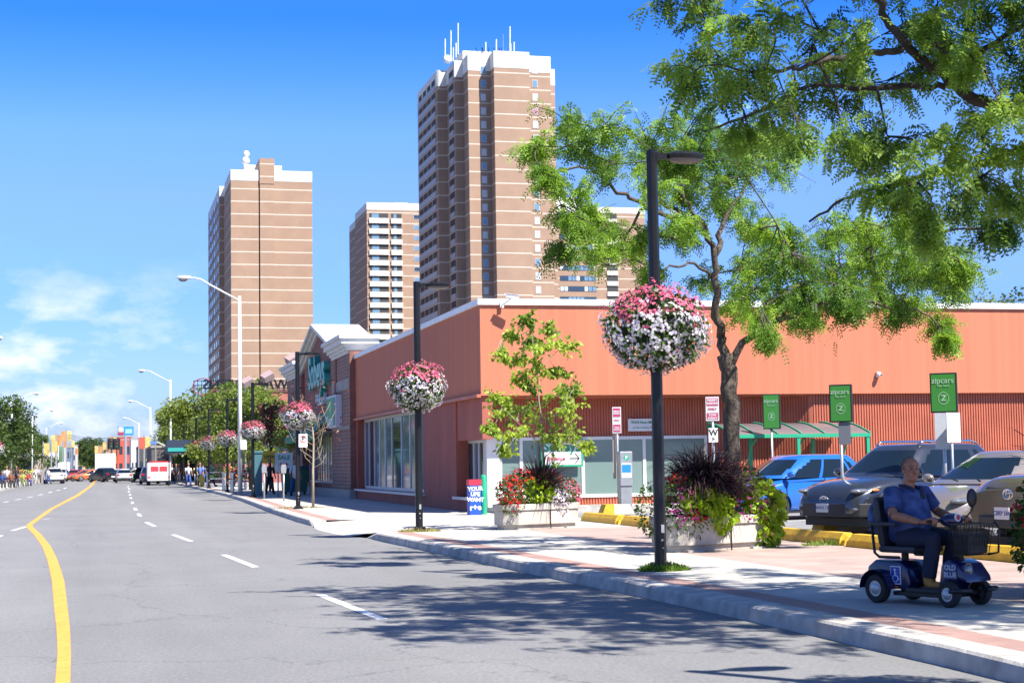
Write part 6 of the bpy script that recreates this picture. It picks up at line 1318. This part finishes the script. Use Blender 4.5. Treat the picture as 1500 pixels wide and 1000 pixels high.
def banner(lab, px, Y, col, x=None, h=6.2, two=None):
    X = at(px, 700, Y).x; t = thing('banner_pole', lab, 'banner', (X, Y, -.1), 0, 'street banners down the road'); b = MB(); b.tube([(0, 0, 0), (0, 0, h)], .09, 6); b.build('pole', M['galv'], t)
    b = MB(); b.box(.1, .75, -.02, .02, h-1.7, h-.2); b.build('banner', mat('banner_cloth', col, .8, var=.3, vscale=1.2), t)
    if two: b = MB(); b.box(-.75, -.1, -.02, .02, h-1.7, h-.2); b.build('banner', mat('banner_cloth', two, .8, var=.3, vscale=1.2), t)
    return t
O_, Y_, R_ = (.5, .22, .08), (.5, .38, .12), (.5, .08, .05)
for i, (px, Y, c, h, two) in enumerate([(97, 260, Y_, 7.5, O_), (92, 300, O_, 7, None), (82, 240, O_, 6.5, Y_), (75, 225, Y_, 5.4, None), (63, 215, Y_, 5, None), (104, 380, Y_, 8, None), (110, 440, O_, 7, None), (140, 400, Y_, 7, None), (144, 360, O_, 6.5, Y_), (150, 420, Y_, 7, None), (156, 340, O_, 7, Y_), (165, 320, Y_, 7.6, O_), (170, 380, Y_, 8, None)]):
    banner(['yellow and orange double banner right of the left trees', 'orange banner beyond the double banner', 'double banner over the left pavement', 'yellow banner over the oncoming pickup', 'small yellow banner by the stalls', 'yellow banner far left of the road', 'faint orange banner far left', 'yellow banner left of the box truck', 'double banner over the crossing taxis', 'faint yellow banner over the box truck', 'orange banner above the box truck', 'yellow banner by the signal heads', 'far yellow banner by the red shops'][i], px, Y, c, h=h, two=two)
rb2 = thing('hanging_banner', 'large red and yellow vertical banner beside the cobra lights', 'banner', (at(210, 700, 215).x, 215, -.1)); zt, zb_ = at(210, 640, 215).z+.1, at(210, 657, 215).z+.1
b = MB(); b.tube([(-.6, .1, 0), (-.6, .1, zt)], .08, 6); b.build('pole', M['galv'], rb2); b = MB(); b.box(-.55, .2, 0, .04, zb_, zt); b.build('red_banner', mat('banner_red', R_, .8, var=.3), rb2); b = MB(); b.box(.22, .9, 0, .04, zb_, zt); b.build('yellow_banner', mat('banner_yellow', Y_, .8, var=.3), rb2)
def signal(lab, px, Y, ytop, flip=1):
    z = at(px, ytop, Y).z+.1; X = at(px, 700, Y).x; t = thing('traffic_signal', lab, 'traffic light', (X+flip*4.5, Y, -.1), 0, 'traffic lights at the far junction')
    b = MB(); b.tube([(0, 0, 0), (0, 0, z+.6)], .1, 8); b.tube([(0, 0, z-.1), (-flip*4.5, .1, z-.1)], .06, 6); b.build('pole', M['galv'], t); b = MB(); b.box(-flip*4.5-.28, -flip*4.5+.28, -.3, 0, z-1.3, z); b.box(-flip*4.5-.5, -flip*4.5+.5, 0, .03, z-1.4, z+.1); b.build('head', M['blackpl'], t)
    for k, cc in enumerate(((.05, .01, .01), (.05, .03, .0), (.01, .06, .03))): b = MB(); b.ball((-flip*4.5, -.31, z-.25-.4*k), (.15, .05, .15)); b.build('lens', mat('signal_lens', cc, .3), t)
signal('left black traffic light hanging over the junction', 162.5, 235, 643, 1); signal('right black traffic light beside the red shops', 170.5, 228, 643, 1)
# street name blade
sb = thing('street_name_sign', 'blue street name blade on a thin pole left of the second cobra light', 'sign', (at(228, 700, 165).x, 165, 0)); zz = at(225, 648, 165).z; b = MB(); b.tube([(0, 0, 0), (0, 0, zz+1.2)], .06, 6); b.build('post', M['galv'], sb); b = MB(); b.box(-.55, .1, -.06, -.04, zz-.14, zz+.14); b.build('blade', mat('blade_blue', (.1, .2, .5), .5), sb); b = MB(); b.tube([(0, 0, zz+.1), (1., 0, zz-.35)], .04, 5); b.build('brace', M['white'], sb)
# overhead wires at the junction
for k, (y0, y1) in enumerate(((638, 645), (641, 648), (636, 640))):
    A, B = at(100, y0, 250), at(172, y1, 250); b = MB(); b.tube([A+(B-A)*s_+Vector((0, 0, -1.2*4*s_*(1-s_)*.3)) for s_ in [i/10 for i in range(11)]], .035, 4); tag(b.build('overhead_wire', M['black']), ['upper overhead wire across the junction', 'lower overhead wire across the junction', 'topmost thin wire across the junction'][k], 'wire')
# distant wooded rise and stalls
b = MB(); pts = []
rr2 = random.Random(2)
for i in range(60): x = -700+i*28; pts.append((x, 5+6*abs(sin(i*.37))+rr2.uniform(0, 4)+(10 if -160 < x < 120 else 0)))
for i in range(59): b.quad((pts[i][0], 2300, -1), (pts[i+1][0], 2300, -1), (pts[i+1][0], 2360, pts[i+1][1]+12), (pts[i][0], 2360, pts[i][1]+12))
tag(b.build('hills', mat('far_woods', (.05, .10, .05), .95, var=.4, vscale=.03), fixn=False), kind='structure')
m_far = copy_tree(D1)
for i, (px, Y, s_, lab) in enumerate([(128, 620, 1.6, 'hazy tree in the middle of the far street'), (134, 560, 1.3, 'hazy tree left of the box truck far away'), (141, 480, 1.0, 'small far tree behind the taxis'), (122, 700, 1.7, 'hazy tree at the end of the street')]):
    c = m_far if i == 0 else copy_tree(D1); c.location = (at(px, 700, Y).x, Y, 0); c.scale = (s_,)*3; c['label'] = lab; c['group'] = 'hazy trees at the end of the street'
def stall(lab, px, Y, c1, c2, s=1.0):
    t = thing('flower_stall', lab, 'stall', (at(px, 700, Y).x, Y, 0), .2, 'goods stands on the pavements'); b = MB(); b.box(-.7*s, .7*s, -.3, .3, .55, .62); b.box(-.7*s, .7*s, -.1, .3, 1.0, 1.06); [b.box(x-.03, x+.03, -.3, .3, 0, 1.0) for x in (-.66*s, .66*s)]; b.build('rack', M['galv'], t)
    n = 260; P = np.stack([rng.uniform(-.7*s, .7*s, n), rng.uniform(-.4, .3, n), rng.choice([.72, 1.2], n)+rng.uniform(-.12, .2, n)], 1); sel = rng.random(n) < .55
    quads_mesh('goods', leaf_quads(P[sel], rdir(sel.sum()), .14*np.ones(sel.sum()), .12*np.ones(sel.sum())), cloth(c1), t); quads_mesh('greenery', leaf_quads(P[~sel], rdir((~sel).sum()), .16*np.ones((~sel).sum()), .1*np.ones((~sel).sum())), cloth(c2), t); return t
stall('plant stand with orange blooms under the fifth flower ball', 344, 98, (.6, .2, .05), (.05, .15, .02)); stall('plant stand with pink blooms beside the pale road light', 357, 92, (.55, .05, .15), (.05, .15, .02)); stall('leafy plant stand in front of the dark awning', 318, 116, (.06, .2, .03), (.03, .1, .02)); stall('fruit stand across the road by the dark trees', 20, 150, (.55, .15, .03), (.3, .3, .05)); stall('yellow stand across the road beside the pale pole', 36, 152, (.6, .5, .05), (.05, .2, .05))
aw = thing('shop_awning', 'dark awning over the walkers with a teal stripe', 'awning', (at(312, 690, 128).x+1.5, 128, 0)); b = MB(); b.prism([(-5, 2.5), (5, 2.5), (5, 2.7), (3.5, 3.5), (-5, 3.5)], 0, 2.5, 'y'); b.build('canvas', mat('awning_dark', (.015, .03, .06), .8), aw); b = MB(); b.box(-4.9, -1.5, -.05, -.01, 2.62, 2.9); b.build('stripe', M['teal'], aw); b = MB(); [b.tube([(x, .1, 0), (x, .1, 2.5)], .05, 6) for x in (-4.8, 4.8)]; b.build('post', M['black'], aw)
# ------------------------------------------------------------------ rider and mobility scooter
def fuse(o, vox, sm=3):
    m = o.modifiers.new('r', 'REMESH'); m.mode = 'VOXEL'; m.voxel_size = vox; m.use_smooth_shade = True
    if sm: s_ = o.modifiers.new('s', 'SMOOTH'); s_.iterations = sm; s_.factor = .5
    dg = bpy.context.evaluated_depsgraph_get(); dg.update(); me = bpy.data.meshes.new_from_object(o.evaluated_get(dg)); o.modifiers.clear(); old = o.data; mats = [q for q in old.materials]; o.data = me
    me.materials.clear(); [me.materials.append(q) for q in mats[:1]]; bpy.data.meshes.remove(old)
    me.polygons.foreach_set('use_smooth', [True]*len(me.polygons)); me.polygons.foreach_set('material_index', [0]*len(me.polygons))
A_, B_ = G(1301, 882), G(1409, 889); SH = -radians(67); MID = (A_+B_)/2
scx, scy = MID.x+.12, MID.y+.12
sc = thing('mobility_scooter', 'dark blue four wheeled mobility scooter with black basket and wheelchair symbol', 'mobility scooter', (scx, scy, 0), SH)
sc.scale = (.92, .95, .955)
M['scblue'] = mat('scooter_blue', (.006, .009, .06), .3, coat=.5); M['seat'] = mat('seat_vinyl', (.018, .02, .028), .5, bump=.15); M['hub'] = mat('hub_silver', (.4, .41, .43), .35, metal=.6)
def swheel(x, y, r, w):
    b = MB(); sd = 1 if y > 0 else -1; b.lathe([(r*.55, -w/2), (r*.9, -w/2), (r, -w/2+.02), (r, w/2-.02), (r*.9, w/2), (r*.55, w/2)], 22, ax='y', cap=False); o = b.build('wheel', M['tyre'], sc, smooth='auto', loc=(x, y, r))
    b = MB(); b.lathe([(r*.56, sd*(w/2-.005)), (r*.4, sd*(w/2-.03)), (r*.38, sd*(w/2-.0)), (r*.2, sd*(w/2+.01)), (.005, sd*(w/2+.01))], 18, ax='y'); b.build('hub', M['hub'], o, smooth='auto')
for x, y, r, w in ((-.44, -.27, .145, .1), (-.44, .27, .145, .1), (.45, -.24, .125, .085), (.45, .24, .125, .085)): swheel(x, y, r, w)
b = MB()
b.prism([(-.66, .2), (-.62, .14), (-.1, .14), (-.06, .2), (-.1, .36), (-.2, .42), (-.52, .43), (-.63, .36)], -.21, .21, 'y')
b.build('rear_housing', M['scblue'], sc, bevel=.035, smooth='auto')
b = MB(); b.box(-.12, .34, -.24, .24, .12, .165); b.build('footboard', M['blackpl'], sc, bevel=.015); b = MB(); b.box(-.3, .36, -.2, .2, .08, .119); b.build('chassis', M['blackpl'], sc)
b = MB(); b.prism([(.28, .15), (.32, .40), (.40, .46), (.52, .42), (.62, .30), (.64, .24), (.44, .29), (.34, .15)], -.2, .2, 'y'); b.build('front_fairing', M['scblue'], sc, bevel=.03, smooth='auto')
for sg in (-1, 1):
    b = MB(); P_ = [(-.44+.19*cos(a), sg*.27, .145+.19*sin(a)) for a in [pi*k/10 for k in range(11)]]
    for p, q in zip(P_, P_[1:]): b.quad((p[0], p[1]-.07, p[2]), (p[0], p[1]+.07, p[2]), (q[0], q[1]+.07, q[2]), (q[0], q[1]-.07, q[2]))
    b.build('mudguard', M['scblue'], sc, smooth=True)
    b = MB(); b.tube([(.45, sg*.1, .125), (.45, sg*.22, .125)], .025, 6); b.tube([(-.44, sg*.1, .145), (-.44, sg*.26, .145)], .025, 6); b.build('axle', M['blackpl'], sc)
    b = MB(); b.tube([(.62, sg*.12, .16), (.66, sg*.2, .17), (.62, sg*.28, .17), (.5, sg*.3, .16)], .022, 6); b.build('bumper', M['blackpl'], sc, smooth=True)
b = MB(); b.ball((.575, -.1, .36), (.05, .06, .055), 14, 8); b.build('headlight', M['lampglass'], sc, smooth=True); b = MB(); b.lathe([(.07, -.02), (.07, .02)], 16, (.565, -.1, .36), 'x'); b.build('headlight_rim', M['scblue'], sc)
pl = MB(); pl.box(-.31, -.18, -.2215, -.214, .19, .37); st_ = pl.build('wheelchair_sticker', M['inkwhite'], sc)
b = MB(); b.box(-.302, -.188, -.2245, -.222, .2, .362); b.build('sticker_blue', mat('sticker_blue', (.02, .06, .35), .4), st_)
b = MB(); b.ball((-.25, -.2265, .335), (.013, .002, .013), 10, 6); yy = -.2262
for (p, q, w_) in (((-.41, .32), (-.405, .275), .006), ((-.405, .275), (-.378, .275), .005), ((-.378, .275), (-.362, .238), .005), ((-.362, .238), (-.352, .242), .004), ((-.408, .3), (-.385, .3), .004)): b.tube([(p[0]+.16, yy, p[1]), (q[0]+.16, yy, q[1])], w_*.8, 5)
Rg = [(-.245+.034*cos(a), yy, .248+.034*sin(a)) for a in [radians(110)+radians(260)*k/16 for k in range(17)]]; b.tube(Rg, .004, 4); b.build('wheelchair_symbol', M['inkwhite'], st_, fixn=False)
b = MB(); b.box(-.3, -.22, -.222, -.211, .145, .175); b.build('reflector', mat('reflector_orange', (.55, .1, .02), .3), sc)
dk = MB(); dk.box(.365, .52, -.209, -.2, .27, .42); ds = dk.build('decal', mat('decal_dark', (.02, .03, .12), .4), sc)
text('lettering', 'OLD\nBLUE', .068, mat('decal_pale', (.4, .45, .55), .4), ds, (.445, -.2115, .345), (pi/2, 0, 0), ext=.001, bold=.002)
b = MB(); b.tube([(-.3, 0, .42), (-.3, 0, .52)], .04, 8); b.build('seat_post', M['blackpl'], sc)
b = MB(); b.box(-.46, .02, -.23, .23, .5, .57); b.build('seat', M['seat'], sc, bevel=.03, smooth='auto')
b = MB(); b.prism([(-.46, .56), (-.38, .56), (-.44, 1.0), (-.47, 1.06), (-.53, 1.05), (-.53, .9)], -.22, .22, 'y'); b.build('backrest', M['seat'], sc, bevel=.03, smooth='auto')
for sg in (-1, 1):
    b = MB(); b.tube([(-.5, sg*.27, .78), (-.46, sg*.28, .5), (-.4, sg*.28, .46), (-.15, sg*.26, .46)], .016, 6); b.build('armrest_frame', M['blackpl'], sc, smooth=True)
    b = MB(); b.box(-.5, -.16, sg*.28-.035, sg*.28+.035, .77, .81); b.build('armrest', M['seat'], sc, bevel=.012)
bp_ = MB(); bp_.ball((-.6, 0, .85), (.1, .19, .19), 14, 10); o = bp_.build('seat_bag', mat('bag_blue', (.05, .08, .2), .8, var=.8, vscale=14), sc, smooth=True)
# tiller, bars, basket, mirror
b = MB(); b.tube([(.42, 0, .38), (.33, 0, .78)], [.045, .035], 8); b.build('tiller', M['blackpl'], sc, smooth=True)
b = MB(); b.ball((.32, 0, .83), (.1, .15, .07), 14, 8); b.build('console', M['scblue'], sc, smooth=True)
b = MB(); b.lathe([(.04, -.008), (.04, .008)], 18, (.415, -.03, .86), 'x'); o = b.build('badge', M['inkwhite'], sc); b = MB(); b.lathe([(.028, -.011), (.028, .011)], 16, (.416, -.03, .86), 'x'); b.build('badge_centre', mat('badge_red', (.4, .02, .05), .4), o)
b = MB(); b.tube([(.3, -.32, .8), (.27, -.2, .83), (.3, -.08, .83), (.3, .08, .83), (.27, .2, .83), (.3, .32, .8)], .018, 8); b.build('handlebar', M['blackpl'], sc, smooth=True)
b = MB(); b.tube([(.3, .22, .83), (.36, .28, .93), (.34, .30, 1.0)], .008, 6); b.build('mirror_stalk', M['black'], sc); b = MB(); b.ball((.33, .31, 1.04), (.03, .075, .095), 12, 8); b.build('mirror', M['blackpl'], sc, smooth=True, )
b = MB()
x0, x1, y0, z0, z1 = .42, .68, .19, .5, .80
for i in range(9):
    y = -y0+2*y0*i/8; b.tube([(x0, y, z1), (x0+.03, y*.85, z0), (x1-.05, y*.85, z0), (x1, y, z1)], .004, 4)
for i in range(6):
    for sg in (-1, 1): x = x0+(x1-x0)*i/5; b.tube([(x, sg*y0, z1), (x0+.03+(x1-x0-.08)*i/5, sg*y0*.85, z0)], .004, 4)
for t_ in (0, .25, .5, .75, 1.): z = z0+(z1-z0)*t_; k_ = .85+.15*t_; xx0, xx1 = x0+.03*(1-t_), x1-.05*(1-t_); rr_ = .008 if t_ == 1 else .004; b.tube([(xx0, -y0*k_, z), (xx1, -y0*k_, z), (xx1, y0*k_, z), (xx0, y0*k_, z), (xx0, -y0*k_, z)], rr_, 4)
b.build('basket', M['black'], sc)
b = MB(); b.box(.45, .64, -.15, .15, .51, .7); b.build('basket_liner', mat('basket_liner', (.02, .02, .022), .8), sc, bevel=.03)
b = MB(); b.tube([(.62, .16, .5), (.72, .2, .52), (.74, .2, .75), (.68, .2, .82)], .012, 6); b.build('guard_rail', M['black'], sc, smooth=True)
# the rider
pr = thing('person', 'heavy set man in blue patterned shirt and tan boots riding the mobility scooter', 'person', (scx, scy, 0), SH)
pr.scale = (.92, .95, .955)
V3 = Vector
sh_ = {-1: V3((-.31, -.175, 1.10)), 1: V3((-.20, .195, 1.10))}; elb = {-1: V3((-.16, -.33, .88)), 1: V3((-.12, .31, .90))}; wr_ = {-1: V3((.13, -.255, .815)), 1: V3((.14, .25, .84))}
hipj = {s_: V3((-.24, s_*.10, .65)) for s_ in (-1, 1)}; kn = {s_: V3((.20, s_*.145, .64)) for s_ in (-1, 1)}; an = {s_: V3((.13, s_*.155, .27)) for s_ in (-1, 1)}
hc = V3((-.185, 0, 1.325))
HR = Matrix.Rotation(-radians(26), 3, 'Z')
def hq(x, y=None, z=None): return HR @ (x if y is None else V3((x, y, z)))
class HV:
    def __add__(s, o): return hc+HR @ o
hd_ = HV()
b = MB()
b.ball(hd_+V3((-.012, 0, .03)), (.098, .078, .095), 20, 14); b.ball(hd_+V3((.012, 0, -.03)), (.075, .066, .085), 18, 12); b.ball(hd_+V3((.045, 0, -.085)), (.04, .045, .035), 12, 8)   # skull, face, jaw
b.ball(hd_+V3((.02, 0, -.09)), (.055, .06, .035), 12, 8)
b.tube([hd_+V3((.082, 0, .015)), hd_+V3((.104, 0, -.028)), hd_+V3((.085, 0, -.036))], [.012, .019, .015], 8)
b.ball(hd_+V3((.07, 0, .028)), (.02, .055, .012), 10, 6)
for s_ in (-1, 1): b.ball(hd_+V3((-.01, s_*.078, -.01)), (.022, .011, .034), 10, 8); b.ball(hd_+V3((.055, s_*.04, -.03)), (.025, .022, .02), 8, 6)
b.ball(hd_+V3((.08, 0, -.066)), (.012, .026, .008), 10, 6); b.ball(hd_+V3((.078, 0, -.08)), (.012, .022, .008), 10, 6)
b.tube([hc+V3((-.02, 0, -.06)), V3((-.225, 0, 1.17)), V3((-.25, 0, 1.12))], [.06, .066, .09], 14)
b.tube([V3((-.25, 0, 1.12)), V3((-.26, 0, .95)), V3((-.23, 0, .78)), V3((-.24, 0, .64))], [.13, .17, .18, .16], 16, sq=1.15)
def hand(b, w, s_):
    """right or left hand closed round the handlebar"""
    g = V3((.285, w.y*1.0, .822 if s_ < 0 else .83)); d = (g-w).normalized(); palm = w+d*.06; b.tube([w, palm, palm+d*.04], [.026, .034, .036], 10, sq=.7)
    for k in range(4):
        y = w.y+(k-1.5)*.021; l = (1, 1.08, 1.02, .86)[k]; p0 = V3((palm.x+.03, y, palm.z+.02)); p1 = V3((.287, y, g.z+.031*l)); p2 = V3((.315*1+.006*l, y, g.z+.006)); p3 = V3((.302, y, g.z-.028*l)); b.tube([p0, p1, p2, p3], [.0105, .0105, .0095, .008], 8)
    b.tube([palm+V3((0, -s_*.022, -.005)), V3((.265, w.y-s_*.045, g.z-.012)), V3((.295, w.y-s_*.04, g.z-.03))], [.014, .012, .009], 8)
for s_ in (-1, 1):
    b.tube([sh_[s_]+V3((0, -s_*.05, 0)), sh_[s_], (sh_[s_]+elb[s_])/2, elb[s_]], [.06, .062, .056, .046], 12); b.tube([elb[s_], elb[s_]*.6+wr_[s_]*.4, wr_[s_]], [.046, .047, .029], 12); hand(b, wr_[s_], s_)
    b.tube([hipj[s_], (hipj[s_]+kn[s_])/2, kn[s_]], [.1, .085, .06], 12); b.tube([kn[s_], kn[s_]*.6+an[s_]*.4, an[s_]], [.06, .057, .038], 12); b.tube([an[s_], an[s_]+V3((.03, 0, -.06)), an[s_]+V3((.14, 0, -.075))], [.04, .04, .03], 8)
M['skinm'] = mat('rider_skin', (.32, .135, .075), .5, var=.12, vscale=20, bump=.05)
body = b.build('body', M['skinm'], pr, fixn=False); body.parent = None; fuse(body, .0055, 4); body.parent = pr
# eyes, brows
for s_ in (-1, 1):
    b = MB(); b.ball(hd_+V3((.076, s_*.03, .008)), (.008, .012, .006), 8, 6); b.build('eye', M['ink'], pr, smooth=True); b = MB(); b.tube([hd_+V3((.083, s_*.014, .03)), hd_+V3((.08, s_*.03, .035)), hd_+V3((.068, s_*.046, .03))], .004, 5); b.build('eyebrow', mat('brow_grey', (.08, .07, .06), .9), pr)
b = MB(); n = 1500; d = rdir(n); P = np.array(hc)+np.array([-.014, 0, .03])+d*np.array([.101, .081, .098]); keep = (d[:, 0] < .35) & (d[:, 2] > -.45) & ~((d[:, 2] > .62) & (rng.random(n) < .6)); P = P[keep]; d = d[keep]; Rn = np.array(HR); P = (P-np.array(hc)) @ Rn.T+np.array(hc); d = d @ Rn.T
quads_mesh('hair', leaf_quads(P, unit(d+rdir(len(P))*.7), .016*np.ones(len(P)), .006*np.ones(len(P))), mat('hair_grey', (.10, .085, .075), .8), pr)
# shirt: open neck, short sleeves, blue with paler blotches
b = MB(); b.tube([V3((-.245, 0, 1.145)), V3((-.25, 0, 1.10)), V3((-.25, 0, .97)), V3((-.215, 0, .82)), V3((-.225, 0, .66)), V3((-.23, 0, .60))], [.09, .165, .195, .205, .195, .18], 20, sq=1.18)
b.ball((-.13, 0, .79), (.15, .18, .15), 16, 10)
for s_ in (-1, 1): e_ = sh_[s_]*.2+elb[s_]*.8; b.tube([sh_[s_]+V3((0, -s_*.07, .0)), sh_[s_], e_], [.07, .082, .078], 14)
M['shirt'] = mat('shirt_print', (.006, .018, .09), .8, col2=(.06, .10, .26), vscale=7, detail=3)
shp = b.build('shirt', M['shirt'], pr, fixn=False); shp.parent = None; fuse(shp, .009, 3); shp.parent = pr
b = MB()
for s_ in (-1, 1): b.prism([(-.19, 1.16), (-.12, 1.15), (-.07, 1.06), (-.1, 1.08)], s_*.045, s_*.075, 'y'); b.tube([V3((-.3, s_*.05, 1.17)), V3((-.22, s_*.08, 1.165)), V3((-.13, s_*.055, 1.14))], .016, 6)
b.build('collar', mat('collar_dark', (.01, .015, .05), .8), pr)
b = MB(); b.ball((-.055, .005, 1.03), (.02, .045, .085), 12, 8); b.build('undershirt', mat('undershirt_dark', (.012, .02, .018), .9), pr, smooth=True)
b = MB()
b.ball((-.23, 0, .64), (.2, .19, .1), 14, 10)
for s_ in (-1, 1): b.tube([hipj[s_], (hipj[s_]+kn[s_])/2+V3((0, 0, .005)), kn[s_], kn[s_]*.55+an[s_]*.45, an[s_]+V3((0, 0, -.0))], [.115, .108, .092, .08, .074], 14)
tr_ = b.build('trousers', mat('trousers_navy', (.008, .012, .035), .85), pr, fixn=False); tr_.parent = None; fuse(tr_, .009, 3); tr_.parent = pr
for s_ in (-1, 1):
    b = MB(); a_ = an[s_]; b.tube([a_+V3((0, 0, .02)), a_+V3((.0, 0, -.05)), a_+V3((.02, 0, -.065))], [.062, .055, .05], 12); b.ball(a_+V3((.05, 0, -.068)), (.115, .047, .038), 14, 8); b.ball(a_+V3((.12, 0, -.07)), (.05, .046, .035), 10, 8)
    bt_ = b.build('boot', mat('boot_tan', (.34, .17, .035), .75, var=.2, vscale=20), pr, fixn=False); bt_.parent = None; fuse(bt_, .006, 2); bt_.parent = pr
    b = MB(); b.box(a_.x-.06, a_.x+.17, a_.y-.045, a_.y+.045, .166, .18); b.build('boot_sole', M['blackpl'], bt_)
b = MB(); b.lathe([(.031, -.012), (.031, .012)], 14, tuple(wr_[-1]+V3((-.01, 0, 0))), 'x'); b.build('watch', M['blackpl'], pr)
